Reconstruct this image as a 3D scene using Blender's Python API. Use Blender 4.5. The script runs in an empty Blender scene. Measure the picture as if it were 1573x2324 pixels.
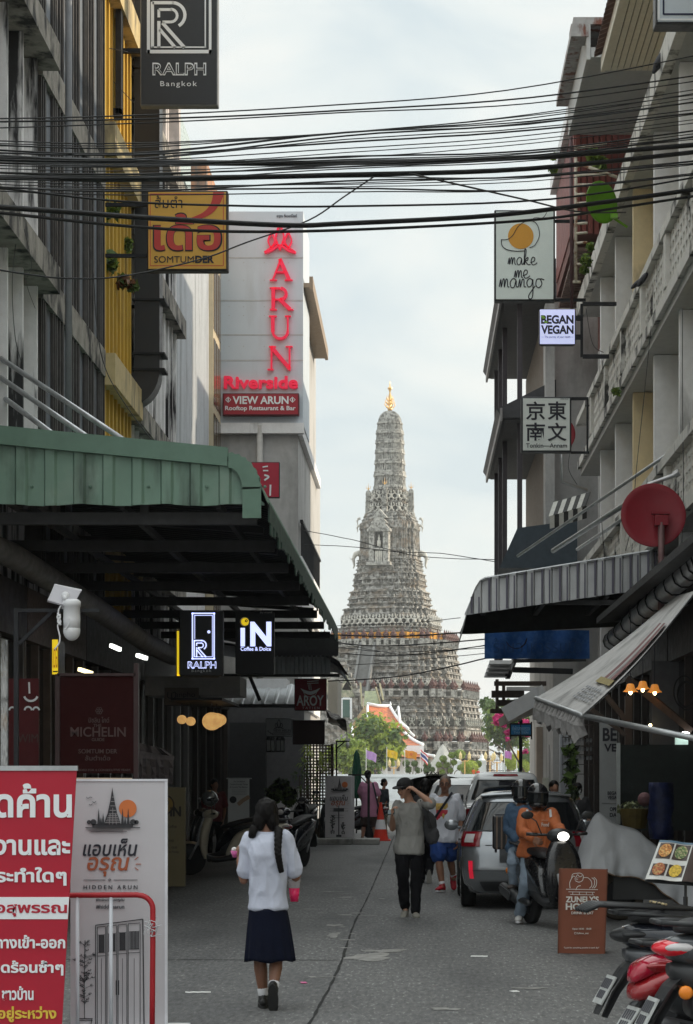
import bpy, bmesh, math, random
from mathutils import Vector, Matrix, noise
R = math.radians
rnd = random.Random(7)
scene = bpy.context.scene
COL = scene.collection
# ---------------------------------------------------------------- camera
# level camera at eye height looking up the street (+Y), lens shifted up and to the left
F, CX, HY, H = 4800.0, 948.0, 1758.0, 1.72
cam = bpy.data.cameras.new('camera'); camo = bpy.data.objects.new('camera', cam); COL.objects.link(camo)
camo.location = (0, 0, H); camo.rotation_euler = (R(90), 0, 0)
cam.sensor_fit = 'VERTICAL'; cam.sensor_height = 36; cam.lens = F / 2324 * 36
cam.shift_y = (HY - 1162) / 2324; cam.shift_x = -(CX - 786.5) / 2324
cam.clip_start = 0.5; cam.clip_end = 9000
scene.camera = camo
# ---------------------------------------------------------------- sky
SUN_EL, SUN_AZ = R(20), R(78)
w = bpy.data.worlds.new('World'); scene.world = w; w.use_nodes = True
nt = w.node_tree; N = nt.nodes; L = nt.links; N.clear()
out = N.new('ShaderNodeOutputWorld'); bg = N.new('ShaderNodeBackground'); bg.inputs['Strength'].default_value = 0.10
sky = N.new('ShaderNodeTexSky'); sky.sky_type = 'NISHITA'; sky.sun_disc = False
sky.sun_elevation = SUN_EL; sky.sun_rotation = SUN_AZ; sky.air_density = 1.4; sky.dust_density = 2.5
tc = N.new('ShaderNodeTexCoord'); mp = N.new('ShaderNodeMapping'); mp.inputs['Scale'].default_value = (3.0, 3.0, 5.5)
mp.inputs['Location'].default_value = (0.35, 0.2, 0.1)
nz = N.new('ShaderNodeTexNoise'); nz.inputs['Scale'].default_value = 2.3; nz.inputs['Detail'].default_value = 7; nz.inputs['Roughness'].default_value = .52
nz.inputs['Distortion'].default_value = .35
cr = N.new('ShaderNodeValToRGB'); e = cr.color_ramp.elements
e[0].position = .36; e[0].color = (5.35, 6.0, 6.2, 1); e[1].position = .64; e[1].color = (7.4, 7.35, 6.95, 1)
m1 = e.__class__ and cr.color_ramp.elements.new(.5); m1.color = (6.35, 6.75, 6.65, 1)
mx = N.new('ShaderNodeMix'); mx.data_type = 'RGBA'; mx.inputs[0].default_value = .92
L.new(tc.outputs['Generated'], mp.inputs[0]); L.new(mp.outputs[0], nz.inputs[0]); L.new(nz.outputs[0], cr.inputs[0])
L.new(sky.outputs[0], mx.inputs[6]); L.new(cr.outputs[0], mx.inputs[7]); sx = N.new('ShaderNodeSeparateXYZ'); mr = N.new('ShaderNodeMapRange'); mr.inputs[1].default_value = .42; mr.inputs[2].default_value = .9; mr.inputs[3].default_value = 1; mr.inputs[4].default_value = 2.3
sc2 = N.new('ShaderNodeVectorMath'); sc2.operation = 'SCALE'          # an overcast sky is brighter overhead than near the horizon
L.new(tc.outputs['Generated'], sx.inputs[0]); L.new(sx.outputs[2], mr.inputs[0]); L.new(mx.outputs[2], sc2.inputs[0]); L.new(mr.outputs[0], sc2.inputs['Scale']); L.new(sc2.outputs[0], bg.inputs[0]); L.new(bg.outputs[0], out.inputs[0])
# ---------------------------------------------------------------- sun (low, behind the temple on the right)
sl = bpy.data.lights.new('sun', 'SUN'); sl.energy = 2.8; sl.angle = R(0.6); sl.color = (1, .86, .66)
so = bpy.data.objects.new('sun', sl); COL.objects.link(so)
sd = Vector((math.cos(SUN_EL) * math.sin(SUN_AZ), math.cos(SUN_EL) * math.cos(SUN_AZ), math.sin(SUN_EL)))
so.rotation_euler = sd.to_track_quat('Z', 'Y').to_euler(); so.location = (60, 60, 60)
scene.view_settings.view_transform = 'Standard'; scene.view_settings.look = 'None'
scene.view_settings.exposure = 0.5; scene.view_settings.gamma = 1
scene.cycles.max_bounces = 6; scene.cycles.diffuse_bounces = 4; scene.cycles.transparent_max_bounces = 8

# ---------------------------------------------------------------- thin evening haze over the river
def make_haze():
    me = bpy.data.meshes.new('haze'); x, y0, y1, z0, z1 = 950, -110, 1560, -5, 84
    me.from_pydata([(-x,y0,z0),(x,y0,z0),(x,y1,z0),(-x,y1,z0),(-x,y0,z1),(x,y0,z1),(x,y1,z1),(-x,y1,z1)], [], [(0,3,2,1),(4,5,6,7),(0,1,5,4),(1,2,6,5),(2,3,7,6),(3,0,4,7)])
    m = bpy.data.materials.new('haze_air'); m.use_nodes = True; n = m.node_tree; n.nodes.clear()
    o_ = n.nodes.new('ShaderNodeOutputMaterial'); v = n.nodes.new('ShaderNodeVolumePrincipled'); v.inputs['Color'].default_value = (.86, .89, .92, 1); v.inputs['Density'].default_value = .00022; v.inputs['Anisotropy'].default_value = .2
    n.links.new(v.outputs[0], o_.inputs['Volume']); me.materials.append(m)
    o = bpy.data.objects.new('haze', me); COL.objects.link(o); o['kind'] = 'stuff'; o['label'] = 'thin pale haze hanging over the river and the temple'; o['category'] = 'haze'
make_haze()
# ================================================================ helpers
def PX(x, Z): return (x - CX) / F * Z
def PZ(y, Z): return H + (HY - y) / F * Z
def P(x, y, Z): return Vector((PX(x, Z), Z, PZ(y, Z)))
def GZ(y): return H * F / (y - HY)            # depth of a ground point seen at picture row y

def tag(o, label, cat, group=None, kind=None):
    o['label'] = label; o['category'] = cat
    if group: o['group'] = group
    if kind: o['kind'] = kind
    return o
def thing(name, label, cat, loc=(0, 0, 0), group=None, rz=0):
    o = bpy.data.objects.new(name, None); COL.objects.link(o); o.empty_display_size = .1
    o.location = loc; o.rotation_euler = (0, 0, rz)
    return tag(o, label, cat, group)
def dup(root, loc=None, rz=None, label=None):
    def cp(o, par):
        c = o.copy(); COL.objects.link(c)
        if par: c.parent = par; c.matrix_parent_inverse = o.matrix_parent_inverse.copy()
        for ch in [k for k in bpy.data.objects if k.parent == o]: cp(ch, c)
        return c
    r = cp(root, None)
    if loc is not None: r.location = loc
    if rz is not None: r.rotation_euler[2] = rz
    if label: r['label'] = label
    return r

class MB:
    def __init__(s): s.v = []; s.f = []; s.m = []; s.mi = 0
    def add(s, vs, fs):
        b = len(s.v); s.v += [tuple(p) for p in vs]
        for f in fs: s.f.append(tuple(i + b for i in f)); s.m.append(s.mi)
        return s
    def box(s, x0, x1, y0, y1, z0, z1, T=None):
        vs = [(x0,y0,z0),(x1,y0,z0),(x1,y1,z0),(x0,y1,z0),(x0,y0,z1),(x1,y0,z1),(x1,y1,z1),(x0,y1,z1)]
        if T is not None: vs = [T @ Vector(p) for p in vs]
        return s.add(vs, [(0,3,2,1),(4,5,6,7),(0,1,5,4),(1,2,6,5),(2,3,7,6),(3,0,4,7)])
    def bar(s, a, b, w, h=None, up=(0, 0, 1)):
        a = Vector(a); b = Vector(b); h = h or w; d = (b - a)
        z = d.normalized(); x = Vector(up).cross(z)
        if x.length < 1e-4: x = Vector((1, 0, 0))
        x.normalize(); y = z.cross(x)
        vs = []
        for p in (a, b):
            for sx, sy in ((-1,-1),(1,-1),(1,1),(-1,1)): vs.append(p + x*sx*w/2 + y*sy*h/2)
        return s.add(vs, [(3,2,1,0),(4,5,6,7),(0,1,5,4),(1,2,6,5),(2,3,7,6),(3,0,4,7)])
    def tube(s, pts, r, n=8, cap=True):
        pts = [Vector(p) for p in pts]; m = len(pts)
        rs = r if isinstance(r, (list, tuple)) else [r]*m
        vs = []; prev = None
        for i, p in enumerate(pts):
            d = (pts[min(i+1, m-1)] - pts[max(i-1, 0)])
            d = d.normalized() if d.length > 1e-9 else Vector((0,0,1))
            if prev is None:
                u = d.cross(Vector((0,0,1)))
                if u.length < .05: u = d.cross(Vector((1,0,0)))
            else: u = prev - d*prev.dot(d)
            u.normalize(); prev = u; q = d.cross(u)
            for k in range(n):
                a = 2*math.pi*k/n; vs.append(p + (u*math.cos(a) + q*math.sin(a))*rs[i])
        fs = []
        for i in range(m-1):
            for k in range(n):
                k2 = (k+1) % n; fs.append((i*n+k, i*n+k2, (i+1)*n+k2, (i+1)*n+k))
        if cap: fs.append(tuple(range(n-1, -1, -1))); fs.append(tuple((m-1)*n+k for k in range(n)))
        return s.add(vs, fs)
    def capsule(s, a, b, ra, rb, n=12, k=4):
        a = Vector(a); b = Vector(b); d = b - a
        d = d.normalized() if d.length > 1e-6 else Vector((0, 0, 1))
        pts = []; rs = []
        for i in range(k): t = math.pi/2*(i/k); pts.append(a - d*ra*math.cos(t)); rs.append(max(ra*math.sin(t), ra*.06))
        pts += [a, b]; rs += [ra, rb]
        for i in range(k-1, -1, -1): t = math.pi/2*(i/k); pts.append(b + d*rb*math.cos(t)); rs.append(max(rb*math.sin(t), rb*.06))
        return s.tube(pts, rs, n)
    def ell(s, c, r, n=14, m=9, T=None):
        c = Vector(c); vs = []
        for i in range(m+1):
            t = math.pi*i/m
            for k in range(n):
                a = 2*math.pi*k/n; st = max(math.sin(t), .01)
                q = Vector((r[0]*st*math.cos(a), r[1]*st*math.sin(a), r[2]*math.cos(t)))
                vs.append(c + (T @ q if T is not None else q))
        fs = [(i*n+k, (i+1)*n+k, (i+1)*n+(k+1) % n, i*n+(k+1) % n) for i in range(m) for k in range(n)]
        fs += [tuple(range(n)), tuple(m*n+k for k in range(n-1, -1, -1))]
        return s.add(vs, fs)
    def lathe(s, prof, c=(0,0,0), n=20, T=None, cap=True):
        c = Vector(c); vs = []
        for r, z in prof:
            for k in range(n):
                a = 2*math.pi*k/n; q = Vector((r*math.cos(a), r*math.sin(a), z)); vs.append(c + (T @ q if T is not None else q))
        m = len(prof); fs = [(i*n+k, i*n+(k+1) % n, (i+1)*n+(k+1) % n, (i+1)*n+k) for i in range(m-1) for k in range(n)]
        if cap: fs += [tuple(range(n-1, -1, -1)), tuple((m-1)*n+k for k in range(n))]
        return s.add(vs, fs)
    def loft(s, rings, cap=True, closed=True):
        n = len(rings[0]); vs = [p for r in rings for p in r]; fs = []
        kk = n if closed else n-1
        for i in range(len(rings)-1):
            for k in range(kk): fs.append((i*n+k, i*n+(k+1) % n, (i+1)*n+(k+1) % n, (i+1)*n+k))
        if cap and closed: fs += [tuple(range(n-1, -1, -1)), tuple((len(rings)-1)*n+k for k in range(n))]
        return s.add(vs, fs)
    def prism(s, poly, d):                      # planar polygon swept by vector d
        d = Vector(d); n = len(poly); a = [Vector(p) for p in poly]
        return s.add(a + [p + d for p in a], [tuple(range(n-1, -1, -1)), tuple(range(n, 2*n))] + [(i, (i+1) % n, n+(i+1) % n, n+i) for i in range(n)])
    def quad(s, a, b, c, d): return s.add([a, b, c, d], [(0, 1, 2, 3)])
    def slab(s, q, t):                          # thick quad
        q = [Vector(p) for p in q]; nn = (q[1]-q[0]).cross(q[3]-q[0]).normalized()*t
        return s.prism(q, -nn)
    def ribbon(s, pts, w, Z, d=.004, taper=False):            # flat stroke on a sign facing the camera: picture points at depth Z
        pts = [P(x, y, Z) for x, y in pts]; ww = w/F*Z; n = len(pts); Lf = []; Rt = []
        for i, p in enumerate(pts):
            t = (pts[min(i+1, n-1)] - pts[max(i-1, 0)]).normalized(); q = Vector((-t.z, 0, t.x))*ww/2
            if taper: q = q*max(.25, math.sin(math.pi*(i+.4)/(n-.2)))
            Lf.append(p+q); Rt.append(p-q)
        vs = Lf + Rt + [p + Vector((0, d, 0)) for p in Lf + Rt]; fs = []
        for i in range(n-1):
            fs += [(i, i+1, n+i+1, n+i), (2*n+i, 3*n+i, 3*n+i+1, 2*n+i+1), (i, 2*n+i, 2*n+i+1, i+1), (n+i, n+i+1, 3*n+i+1, 3*n+i)]
        fs += [(0, n, 3*n, 2*n), (n-1, 3*n-1, 4*n-1, 2*n-1)]
        return s.add(vs, fs)
    def rect(s, x0, y0, x1, y1, Z, d=.004):     # picture rectangle as thin plate, front at Z
        return s.box(PX(x0, Z), PX(x1, Z), Z, Z+d, PZ(y1, Z), PZ(y0, Z))
    def disc(s, x, y, r, Z, d=.004, n=24, ry=None):
        c = P(x, y, Z); rr = r/F*Z; r2 = (ry or r)/F*Z
        return s.prism([c + Vector((rr*math.cos(2*math.pi*k/n), 0, r2*math.sin(2*math.pi*k/n))) for k in range(n)], (0, d, 0))
    def build(s, name, mat, parent=None, smooth=False, fix=False):
        me = bpy.data.meshes.new(name); me.from_pydata(s.v, [], s.f)
        for m in (mat if isinstance(mat, (list, tuple)) else [mat]): me.materials.append(m)
        if any(s.m): me.polygons.foreach_set('material_index', s.m)
        if smooth: me.shade_smooth() if hasattr(me, 'shade_smooth') else me.polygons.foreach_set('use_smooth', [True]*len(me.polygons))
        if fix:
            bm = bmesh.new(); bm.from_mesh(me); bmesh.ops.recalc_face_normals(bm, faces=bm.faces); bm.to_mesh(me); bm.free()
        me.update(); return link(name, me, parent)
def link(name, me, parent=None):
    o = bpy.data.objects.new(name, me); COL.objects.link(o)
    if parent:
        o.parent = parent; par = parent
        # the mesh is written in world coordinates (or the root's local ones when the root asks for it)
        if not root_of(parent).get('_local'):
            if parent.type == 'EMPTY' and parent.parent is None: o.matrix_parent_inverse = Matrix.Translation(parent.location).inverted()
    return o
def root_of(o):
    while o.parent: o = o.parent
    return o
def autosmooth(o, ang=40):
    me = o.data; me.polygons.foreach_set('use_smooth', [True]*len(me.polygons))
    if hasattr(me, 'set_sharp_from_angle'): me.set_sharp_from_angle(angle=R(ang))
    return o
def bevel(o, wd=.01, seg=2):
    m = o.modifiers.new('bevel', 'BEVEL'); m.width = wd; m.segments = seg; m.limit_method = 'ANGLE'; return o
def arc(cx, cy, r, a0, a1, n=10, ry=None):
    return [(cx + r*math.cos(R(a0+(a1-a0)*i/n)), cy - (ry or r)*math.sin(R(a0+(a1-a0)*i/n))) for i in range(n+1)]
def spline(pts, k=6):                            # Catmull-Rom through 2-D or 3-D points
    pts = [Vector(p) for p in pts]; o = []
    for i in range(len(pts)-1):
        a, b, c, d = pts[max(i-1, 0)], pts[i], pts[i+1], pts[min(i+2, len(pts)-1)]
        for j in range(k):
            t = j/k; o.append(.5*((2*b) + (c-a)*t + (2*a-5*b+4*c-d)*t*t + (3*b-a-3*c+d)*t**3))
    return o + [pts[-1]]

# ================================================================ materials
_m = {}
def M(name, col, rough=.6, metal=0, var=.12, scale=6, bump=0, bscale=None, spec=.4, emit=0, dirt=None, dscale=(2, 2, .5), dlo=.5, dhi=.62, trans=0, alpha=1, stretch=None, coat=0, transl=0, col2=None, clo=.45, chi=.58, cscale=8, sheen=0):
    if name in _m: return _m[name]
    m = bpy.data.materials.new(name); m.use_nodes = True; nt = m.node_tree; N = nt.nodes; L = nt.links
    b = N['Principled BSDF']; b.inputs['Roughness'].default_value = rough; b.inputs['Metallic'].default_value = metal
    b.inputs['Specular IOR Level'].default_value = spec; b.inputs['Base Color'].default_value = (*col, 1)
    if coat: b.inputs['Coat Weight'].default_value = coat; b.inputs['Coat Roughness'].default_value = .06
    if sheen: b.inputs['Sheen Weight'].default_value = sheen
    if trans: b.inputs['Transmission Weight'].default_value = trans
    if alpha < 1: b.inputs['Alpha'].default_value = alpha
    if emit:
        b.inputs['Emission Color'].default_value = (*col, 1); b.inputs['Emission Strength'].default_value = emit
    t = N.new('ShaderNodeTexCoord'); src = t.outputs['Object']
    def nz(sc, det=5, vec=None):
        n = N.new('ShaderNodeTexNoise'); n.inputs['Scale'].default_value = sc; n.inputs['Detail'].default_value = det; n.inputs['Roughness'].default_value = .6
        if vec:
            mp = N.new('ShaderNodeMapping'); mp.inputs['Scale'].default_value = vec; L.new(src, mp.inputs[0]); L.new(mp.outputs[0], n.inputs[0])
        else: L.new(src, n.inputs[0])
        return n.outputs[0]
    def ramp(s, lo, hi):
        r = N.new('ShaderNodeMapRange'); r.inputs[1].default_value = lo; r.inputs[2].default_value = hi; L.new(s, r.inputs[0]); return r.outputs[0]
    cur = None
    def mix(fac, a, bb, mode='MIX'):
        x = N.new('ShaderNodeMix'); x.data_type = 'RGBA'; x.blend_type = mode
        if isinstance(fac, (int, float)): x.inputs[0].default_value = fac
        else: L.new(fac, x.inputs[0])
        for s, i in ((a, 6), (bb, 7)):
            if isinstance(s, tuple): x.inputs[i].default_value = (*s[:3], 1)
            else: L.new(s, x.inputs[i])
        return x.outputs[2]
    cur = col
    if col2: cur = mix(ramp(nz(cscale, 6, stretch), clo, chi), cur, col2)
    if dirt: cur = mix(ramp(nz(1, 8, dscale), dlo, dhi), cur, dirt)
    if var:
        v = N.new('ShaderNodeMapRange'); v.inputs[1].default_value = .3; v.inputs[2].default_value = .7; v.inputs[3].default_value = 1-var; v.inputs[4].default_value = 1+var
        L.new(nz(scale, 6, stretch), v.inputs[0])
        cc = N.new('ShaderNodeCombineColor')
        for i in range(3): L.new(v.outputs[0], cc.inputs[i])
        cur = mix(1.0, cur, cc.outputs[0], 'MULTIPLY')
        rr = N.new('ShaderNodeMapRange'); rr.inputs[1].default_value = .3; rr.inputs[2].default_value = .7; rr.inputs[3].default_value = max(.03, rough-.08); rr.inputs[4].default_value = min(1, rough+.08)
        L.new(nz(scale*2.3, 3), rr.inputs[0]); L.new(rr.outputs[0], b.inputs['Roughness'])
    if not isinstance(cur, tuple):
        L.new(cur, b.inputs['Base Color'])
        if emit: L.new(cur, b.inputs['Emission Color'])
    if bump:
        bp = N.new('ShaderNodeBump'); bp.inputs['Strength'].default_value = bump; bp.inputs['Distance'].default_value = .02
        L.new(nz(bscale or scale*4, 4), bp.inputs['Height']); L.new(bp.outputs[0], b.inputs['Normal'])
    if transl:
        tb = N.new('ShaderNodeBsdfTranslucent'); ms = N.new('ShaderNodeMixShader'); ms.inputs[0].default_value = transl
        if isinstance(cur, tuple): tb.inputs[0].default_value = (*cur, 1)
        else: L.new(cur, tb.inputs[0])
        L.new(b.outputs[0], ms.inputs[1]); L.new(tb.outputs[0], ms.inputs[2]); L.new(ms.outputs[0], N['Material Output'].inputs[0])
    _m[name] = m; return m
WHITE = M('white_paint', (.78, .78, .77), .5, var=.05)
BLACK = M('black_paint', (.018, .018, .02), .45, var=.2)
INK = M('ink', (.02, .02, .03), .6, var=0)
DKMETAL = M('dark_metal', (.022, .023, .026), .6, .0, spec=.2, var=.25)
GALV = M('galvanised_steel', (.45, .46, .47), .42, .75, var=.2, scale=5)
CHROME = M('chrome', (.75, .76, .78), .12, 1, var=.03)
RUBBER = M('rubber', (.022, .022, .023), .8, var=.2, spec=.2)
GLASSDK = M('dark_glass', (.012, .014, .016), .06, 0, var=0, spec=.6)
GLASS = M('clear_glass', (.9, .95, .95), .03, 0, var=0, alpha=.25)
CONC = M('concrete', (.30, .295, .28), .85, var=.18, scale=3, bump=.3, dirt=(.10, .10, .095), dscale=(1.5, 1.5, .7))
WOODDK = M('dark_wood', (.05, .033, .024), .55, var=.3, scale=3, stretch=(4, 4, .6))
LEAF = M('leaf', (.20, .28, .05), .55, var=.45, scale=2.2, transl=.35)
LEAFDK = M('leaf_dark', (.09, .15, .038), .5, var=.4, scale=3, transl=.3)
LEAFLT = M('leaf_light', (.34, .42, .06), .5, var=.35, scale=2.5, transl=.4)
BARK = M('bark', (.10, .075, .055), .9, var=.35, bump=.6)

def txt(parent, s, x0, y0, x1, y1, Z, mat, name='lettering', bold=0, shear=0, d=.004, sx=1, spacing=1, side=None):
    """flat lettering filling a picture rectangle, standing on the plane at depth Z that faces the street end"""
    cu = bpy.data.curves.new(name, 'FONT'); cu.body = s; cu.size = 1; cu.offset = bold; cu.shear = shear; cu.space_character = spacing
    cu.extrude = .001; cu.resolution_u = 4; cu.align_x = 'CENTER'
    o = bpy.data.objects.new(name, cu); COL.objects.link(o)
    dg = bpy.context.evaluated_depsgraph_get(); me = bpy.data.meshes.new_from_object(o.evaluated_get(dg))
    bpy.data.objects.remove(o); bpy.data.curves.remove(cu)
    xs = [v.co.x for v in me.vertices]; ys = [v.co.y for v in me.vertices]
    if not xs: return None
    ax, bx, ay, by = min(xs), max(xs), min(ys), max(ys)
    X0, X1, Z0, Z1 = PX(x0, Z), PX(x1, Z), PZ(y1, Z), PZ(y0, Z)
    for v in me.vertices:
        u = (v.co.x-ax)/(bx-ax); q = (v.co.y-ay)/max(by-ay, 1e-6); dd = 0 if v.co.z > 0 else d
        v.co = Vector((X0+(X1-X0)*u, Z+dd, Z0+(Z1-Z0)*q))
    me.name = name; me.materials.clear(); me.materials.append(mat)
    return link(name, me, parent)

def leafcloud(mb, c, r, n, size, rng, flat=.0, shell=.55, clumps=0, aspect=1.6):
    """leaf-sized faces spread through an uneven, clumped crown volume"""
    c = Vector(c); cl = []
    for i in range(clumps or 1):
        if clumps:
            d = Vector((rng.gauss(0, 1), rng.gauss(0, 1), rng.gauss(0, 1))).normalized()*rng.uniform(.25, .78)
            cl.append((c + Vector((d.x*r[0], d.y*r[1], d.z*r[2])), rng.uniform(.28, .5)))
        else: cl.append((c, 1))
    for i in range(n):
        cc, k = rng.choice(cl)
        d = Vector((rng.gauss(0, 1), rng.gauss(0, 1), rng.gauss(0, 1))).normalized()*(rng.uniform(shell, 1.0))
        p = cc + Vector((d.x*r[0]*k, d.y*r[1]*k, d.z*r[2]*k))
        s = size*rng.uniform(.55, 1.3); a = rng.uniform(0, 6.28); nrm = (d*.8 + Vector((rng.gauss(0, .6), rng.gauss(0, .6), rng.gauss(.3, .6)))).normalized()
        u = nrm.orthogonal().normalized(); v = nrm.cross(u); u, v = u*math.cos(a)+v*math.sin(a), v*math.cos(a)-u*math.sin(a)
        mb.add([p-u*s*aspect/2, p+v*s/2+nrm*s*.12, p+u*s*aspect/2, p-v*s/2+nrm*s*.12], [(0, 1, 2, 3)])
# ================================================================ ground, road, river
def struct(o): o['kind'] = 'structure'; return o
ROAD = M('road_concrete', (.135, .135, .134), .78, var=.36, scale=26, bump=.4, bscale=70, dirt=(.085, .085, .087), dscale=(.7, .16, 1), dlo=.44, dhi=.66, col2=(.30, .30, .29), clo=.56, chi=.66, cscale=34, stretch=(1, .22, 1))
b = MB(); b.box(-70, 70, -30, 84, -2.5, 0); struct(b.build('road', ROAD))
b = MB(); b.box(-900, 900, -60, 1500, -4, -3); struct(b.build('ground', M('earth', (.16, .15, .13), .9, scale=.05)))
b = MB(); b.box(-900, 900, 84.2, 294, -2.6, -1.9); struct(b.build('river', M('river_water', (.10, .11, .09), .12, bump=.25, bscale=.7, scale=.2)))
b = MB(); b.box(-300, 300, 294.6, 900, -2.9, -.2); struct(b.build('temple_ground', M('temple_paving', (.36, .35, .32), .9, scale=.4)))
CRK = M('joint_tar', (.020, .020, .020), .9, var=.4)
WORN = M('worn_concrete', (.29, .285, .27), .9, var=.35, scale=9, bump=.5, bscale=60)
def crack(name, pts, wd, seed, m=CRK):
    rr = random.Random(seed); mb = MB(); pp = spline(pts, 14); Lv = []; Rv = []
    for i, p in enumerate(pp):
        k = wd*rr.uniform(.45, 1.35); j = rr.uniform(-.5, .5)*wd; t = (Vector(pp[min(i+1, len(pp)-1)])-Vector(pp[max(i-1, 0)])).normalized(); q = Vector((-t.y, t.x, 0))
        Lv.append(p+q*(k+j)+Vector((0, 0, .004))); Rv.append(p-q*(k-j)+Vector((0, 0, .004)))
    n = len(pp); mb.add(Lv+Rv, [(i, n+i, n+i+1, i+1) for i in range(n-1)]); return struct(mb.build(name, m))
crack('road_joint', [(-.84, 9, 0), (-.79, 12, 0), (-.74, 15, 0), (-.70, 19, 0), (-.73, 24, 0), (-.70, 30, 0), (-.68, 40, 0), (-.66, 60, 0)], .012, 1)
for i, (yy, x0, x1) in enumerate([(19.6, -5, -.74), (19.3, -.2, -.74), (28.3, -5, -.72), (25.2, -2.2, -.72), (34.5, -5, -.7), (42, -5, -.7)]):
    crack('road_joint', [(x0, yy, 0), ((x0*.6+x1*.4), yy+.05, 0), (x1, yy-.02, 0)], .016 if i < 1 else .010 if i != 1 else .004, 3+i)
def patch(x, y, rx, ry, seed, m=WORN):
    rr = random.Random(seed); mb = MB(); n = 26
    ph = [rr.uniform(0, 6) for _ in range(4)]
    pts = []
    for k in range(n):
        a = 6.283*k/n; s = 1+.22*math.sin(2*a+ph[0])+.18*math.sin(3*a+ph[1])+.14*math.sin(5*a+ph[2])+rr.uniform(-.12, .12)
        pts.append((x+rx*s*math.cos(a), y+ry*s*math.sin(a), .0045))
    mb.add(pts, [tuple(range(n))]); return struct(mb.build('road_patch', m))
for i, (x, y, rx, ry) in enumerate([(-.45, 19.9, .22, .35), (-.30, 20.6, .16, .2), (-1.0, 29.6, .12, .10), (-1.35, 27, .10, .07), (-.95, 24.1, .08, .16), (-.88, 25.9, .1, .1), (-.9, 22.6, .07, .3), (-1.25, 31, .15, .08), (.9, 17, .12, .06), (.2, 15.5, .1, .08)]): patch(x, y, rx, ry, i)
for i in range(26): patch(-.72+rnd.gauss(-.10, .22), rnd.uniform(17, 33), rnd.uniform(.02, .10), rnd.uniform(.02, .06), i+60)
# litter
def litter(name, label, cat, x, y, Lx, wd, rz, m, h=.003):
    mb = MB(); n = 7; T = Matrix.Translation((0, 0, 0))
    top = []; rr = random.Random(int(x*100))
    for i in range(n):
        u = -Lx/2+Lx*i/(n-1); z = .006+h*abs(math.sin(i*1.7+x)); top.append((Vector((u, -wd/2*(1+.2*rr.uniform(-1, 1)), z)), Vector((u, wd/2*(1+.2*rr.uniform(-1, 1)), z+.004))))
    Mr = Matrix.Translation((x, y, 0)) @ Matrix.Rotation(rz, 4, 'Z')
    vs = [Mr @ p for q in top for p in q]; vs += [p - Vector((0, 0, .004)) for p in vs]
    k = 2*n; fs = []
    for i in range(n-1): fs += [(2*i, 2*i+2, 2*i+3, 2*i+1), (k+2*i, k+2*i+1, k+2*i+3, k+2*i+2), (2*i, k+2*i, k+2*i+2, 2*i+2), (2*i+1, 2*i+3, k+2*i+3, k+2*i+1)]
    mb.add(vs, fs); return tag(mb.build(name, m), label, cat)
PAPER = M('litter_paper', (.72, .72, .70), .7)
litter('litter_straw', 'white flattened plastic straw lying on the road left of the schoolgirl', 'litter', PX(451, 16.7), GZ(2254), .20, .018, .02, PAPER)
litter('litter_paper', 'white paper strip lying on the road in front of the grey T-shirt man', 'litter', PX(1088, 19.9), GZ(2172), .16, .05, -.1, PAPER)
litter('litter_scrap', 'pink plastic scrap lying on the road right of the schoolgirl', 'litter', PX(689, 17.4), GZ(2232), .05, .06, .3, M('pink_plastic', (.7, .12, .32), .4))
litter('litter_scrap', 'small white scrap on the road in the lower right, beside the red motorbike', 'litter', PX(1168, 16.7), GZ(2252), .06, .05, .6, PAPER)

# ================================================================ temple wall on the far bank
TW = M('temple_white', (.84, .86, .88), .7, var=.06, scale=.8)
b = MB(); b.box(-60, 60, 294.4, 294.9, -2.4, 1.35); b.box(-60, 60, 294.2, 295.0, 1.35, 1.78); b.box(-60, 60, 294.3, 294.95, .9, 1.05)
for i in range(60): b.box(-60+2*i, -59.4+2*i, 294.33, 294.4, -1.2, .9)
tag(b.build('river_wall', TW), 'long low white river wall with a moulded coping below the temple trees', 'wall')

# ================================================================ the great spired tower
PC = Vector((PX(885, 400), 400, 0)); PZ0 = 400.0; PRT = R(-16)
PORC = M('porcelain_mosaic', (.37, .358, .335), .65, var=.5, scale=1.6, col2=(.12, .115, .10), clo=.45, chi=.55, cscale=1.25, dirt=(.26, .21, .16), dscale=(.25, .25, .6), dlo=.5, dhi=.66, bump=1, bscale=1.2)
PORCL = M('porcelain_pale', (.41, .40, .37), .65, var=.4, scale=1.8, col2=(.17, .165, .15), clo=.49, chi=.58, cscale=1.9, bump=.7, bscale=1.5)
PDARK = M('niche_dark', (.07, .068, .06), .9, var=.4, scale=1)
FIG = M('figure_stucco', (.54, .52, .47), .8, var=.25, scale=2)
GOLD = M('gold_leaf', (.80, .50, .20), .28, .85, var=.1)
URNR = M('urn_red', (.085, .03, .026), .6, var=.3)
RED_Q = [(1,.42),(.92,.42),(.92,.58),(.84,.58),(.84,.70),(.77,.70),(.77,.77),(.70,.77),(.70,.84),(.58,.84),(.58,.92),(.42,.92),(.42,1)]
def face_r(t):
    t = abs(t)
    return 1 if t < .42 else .92 if t < .58 else .84 if t < .70 else .77
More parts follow.
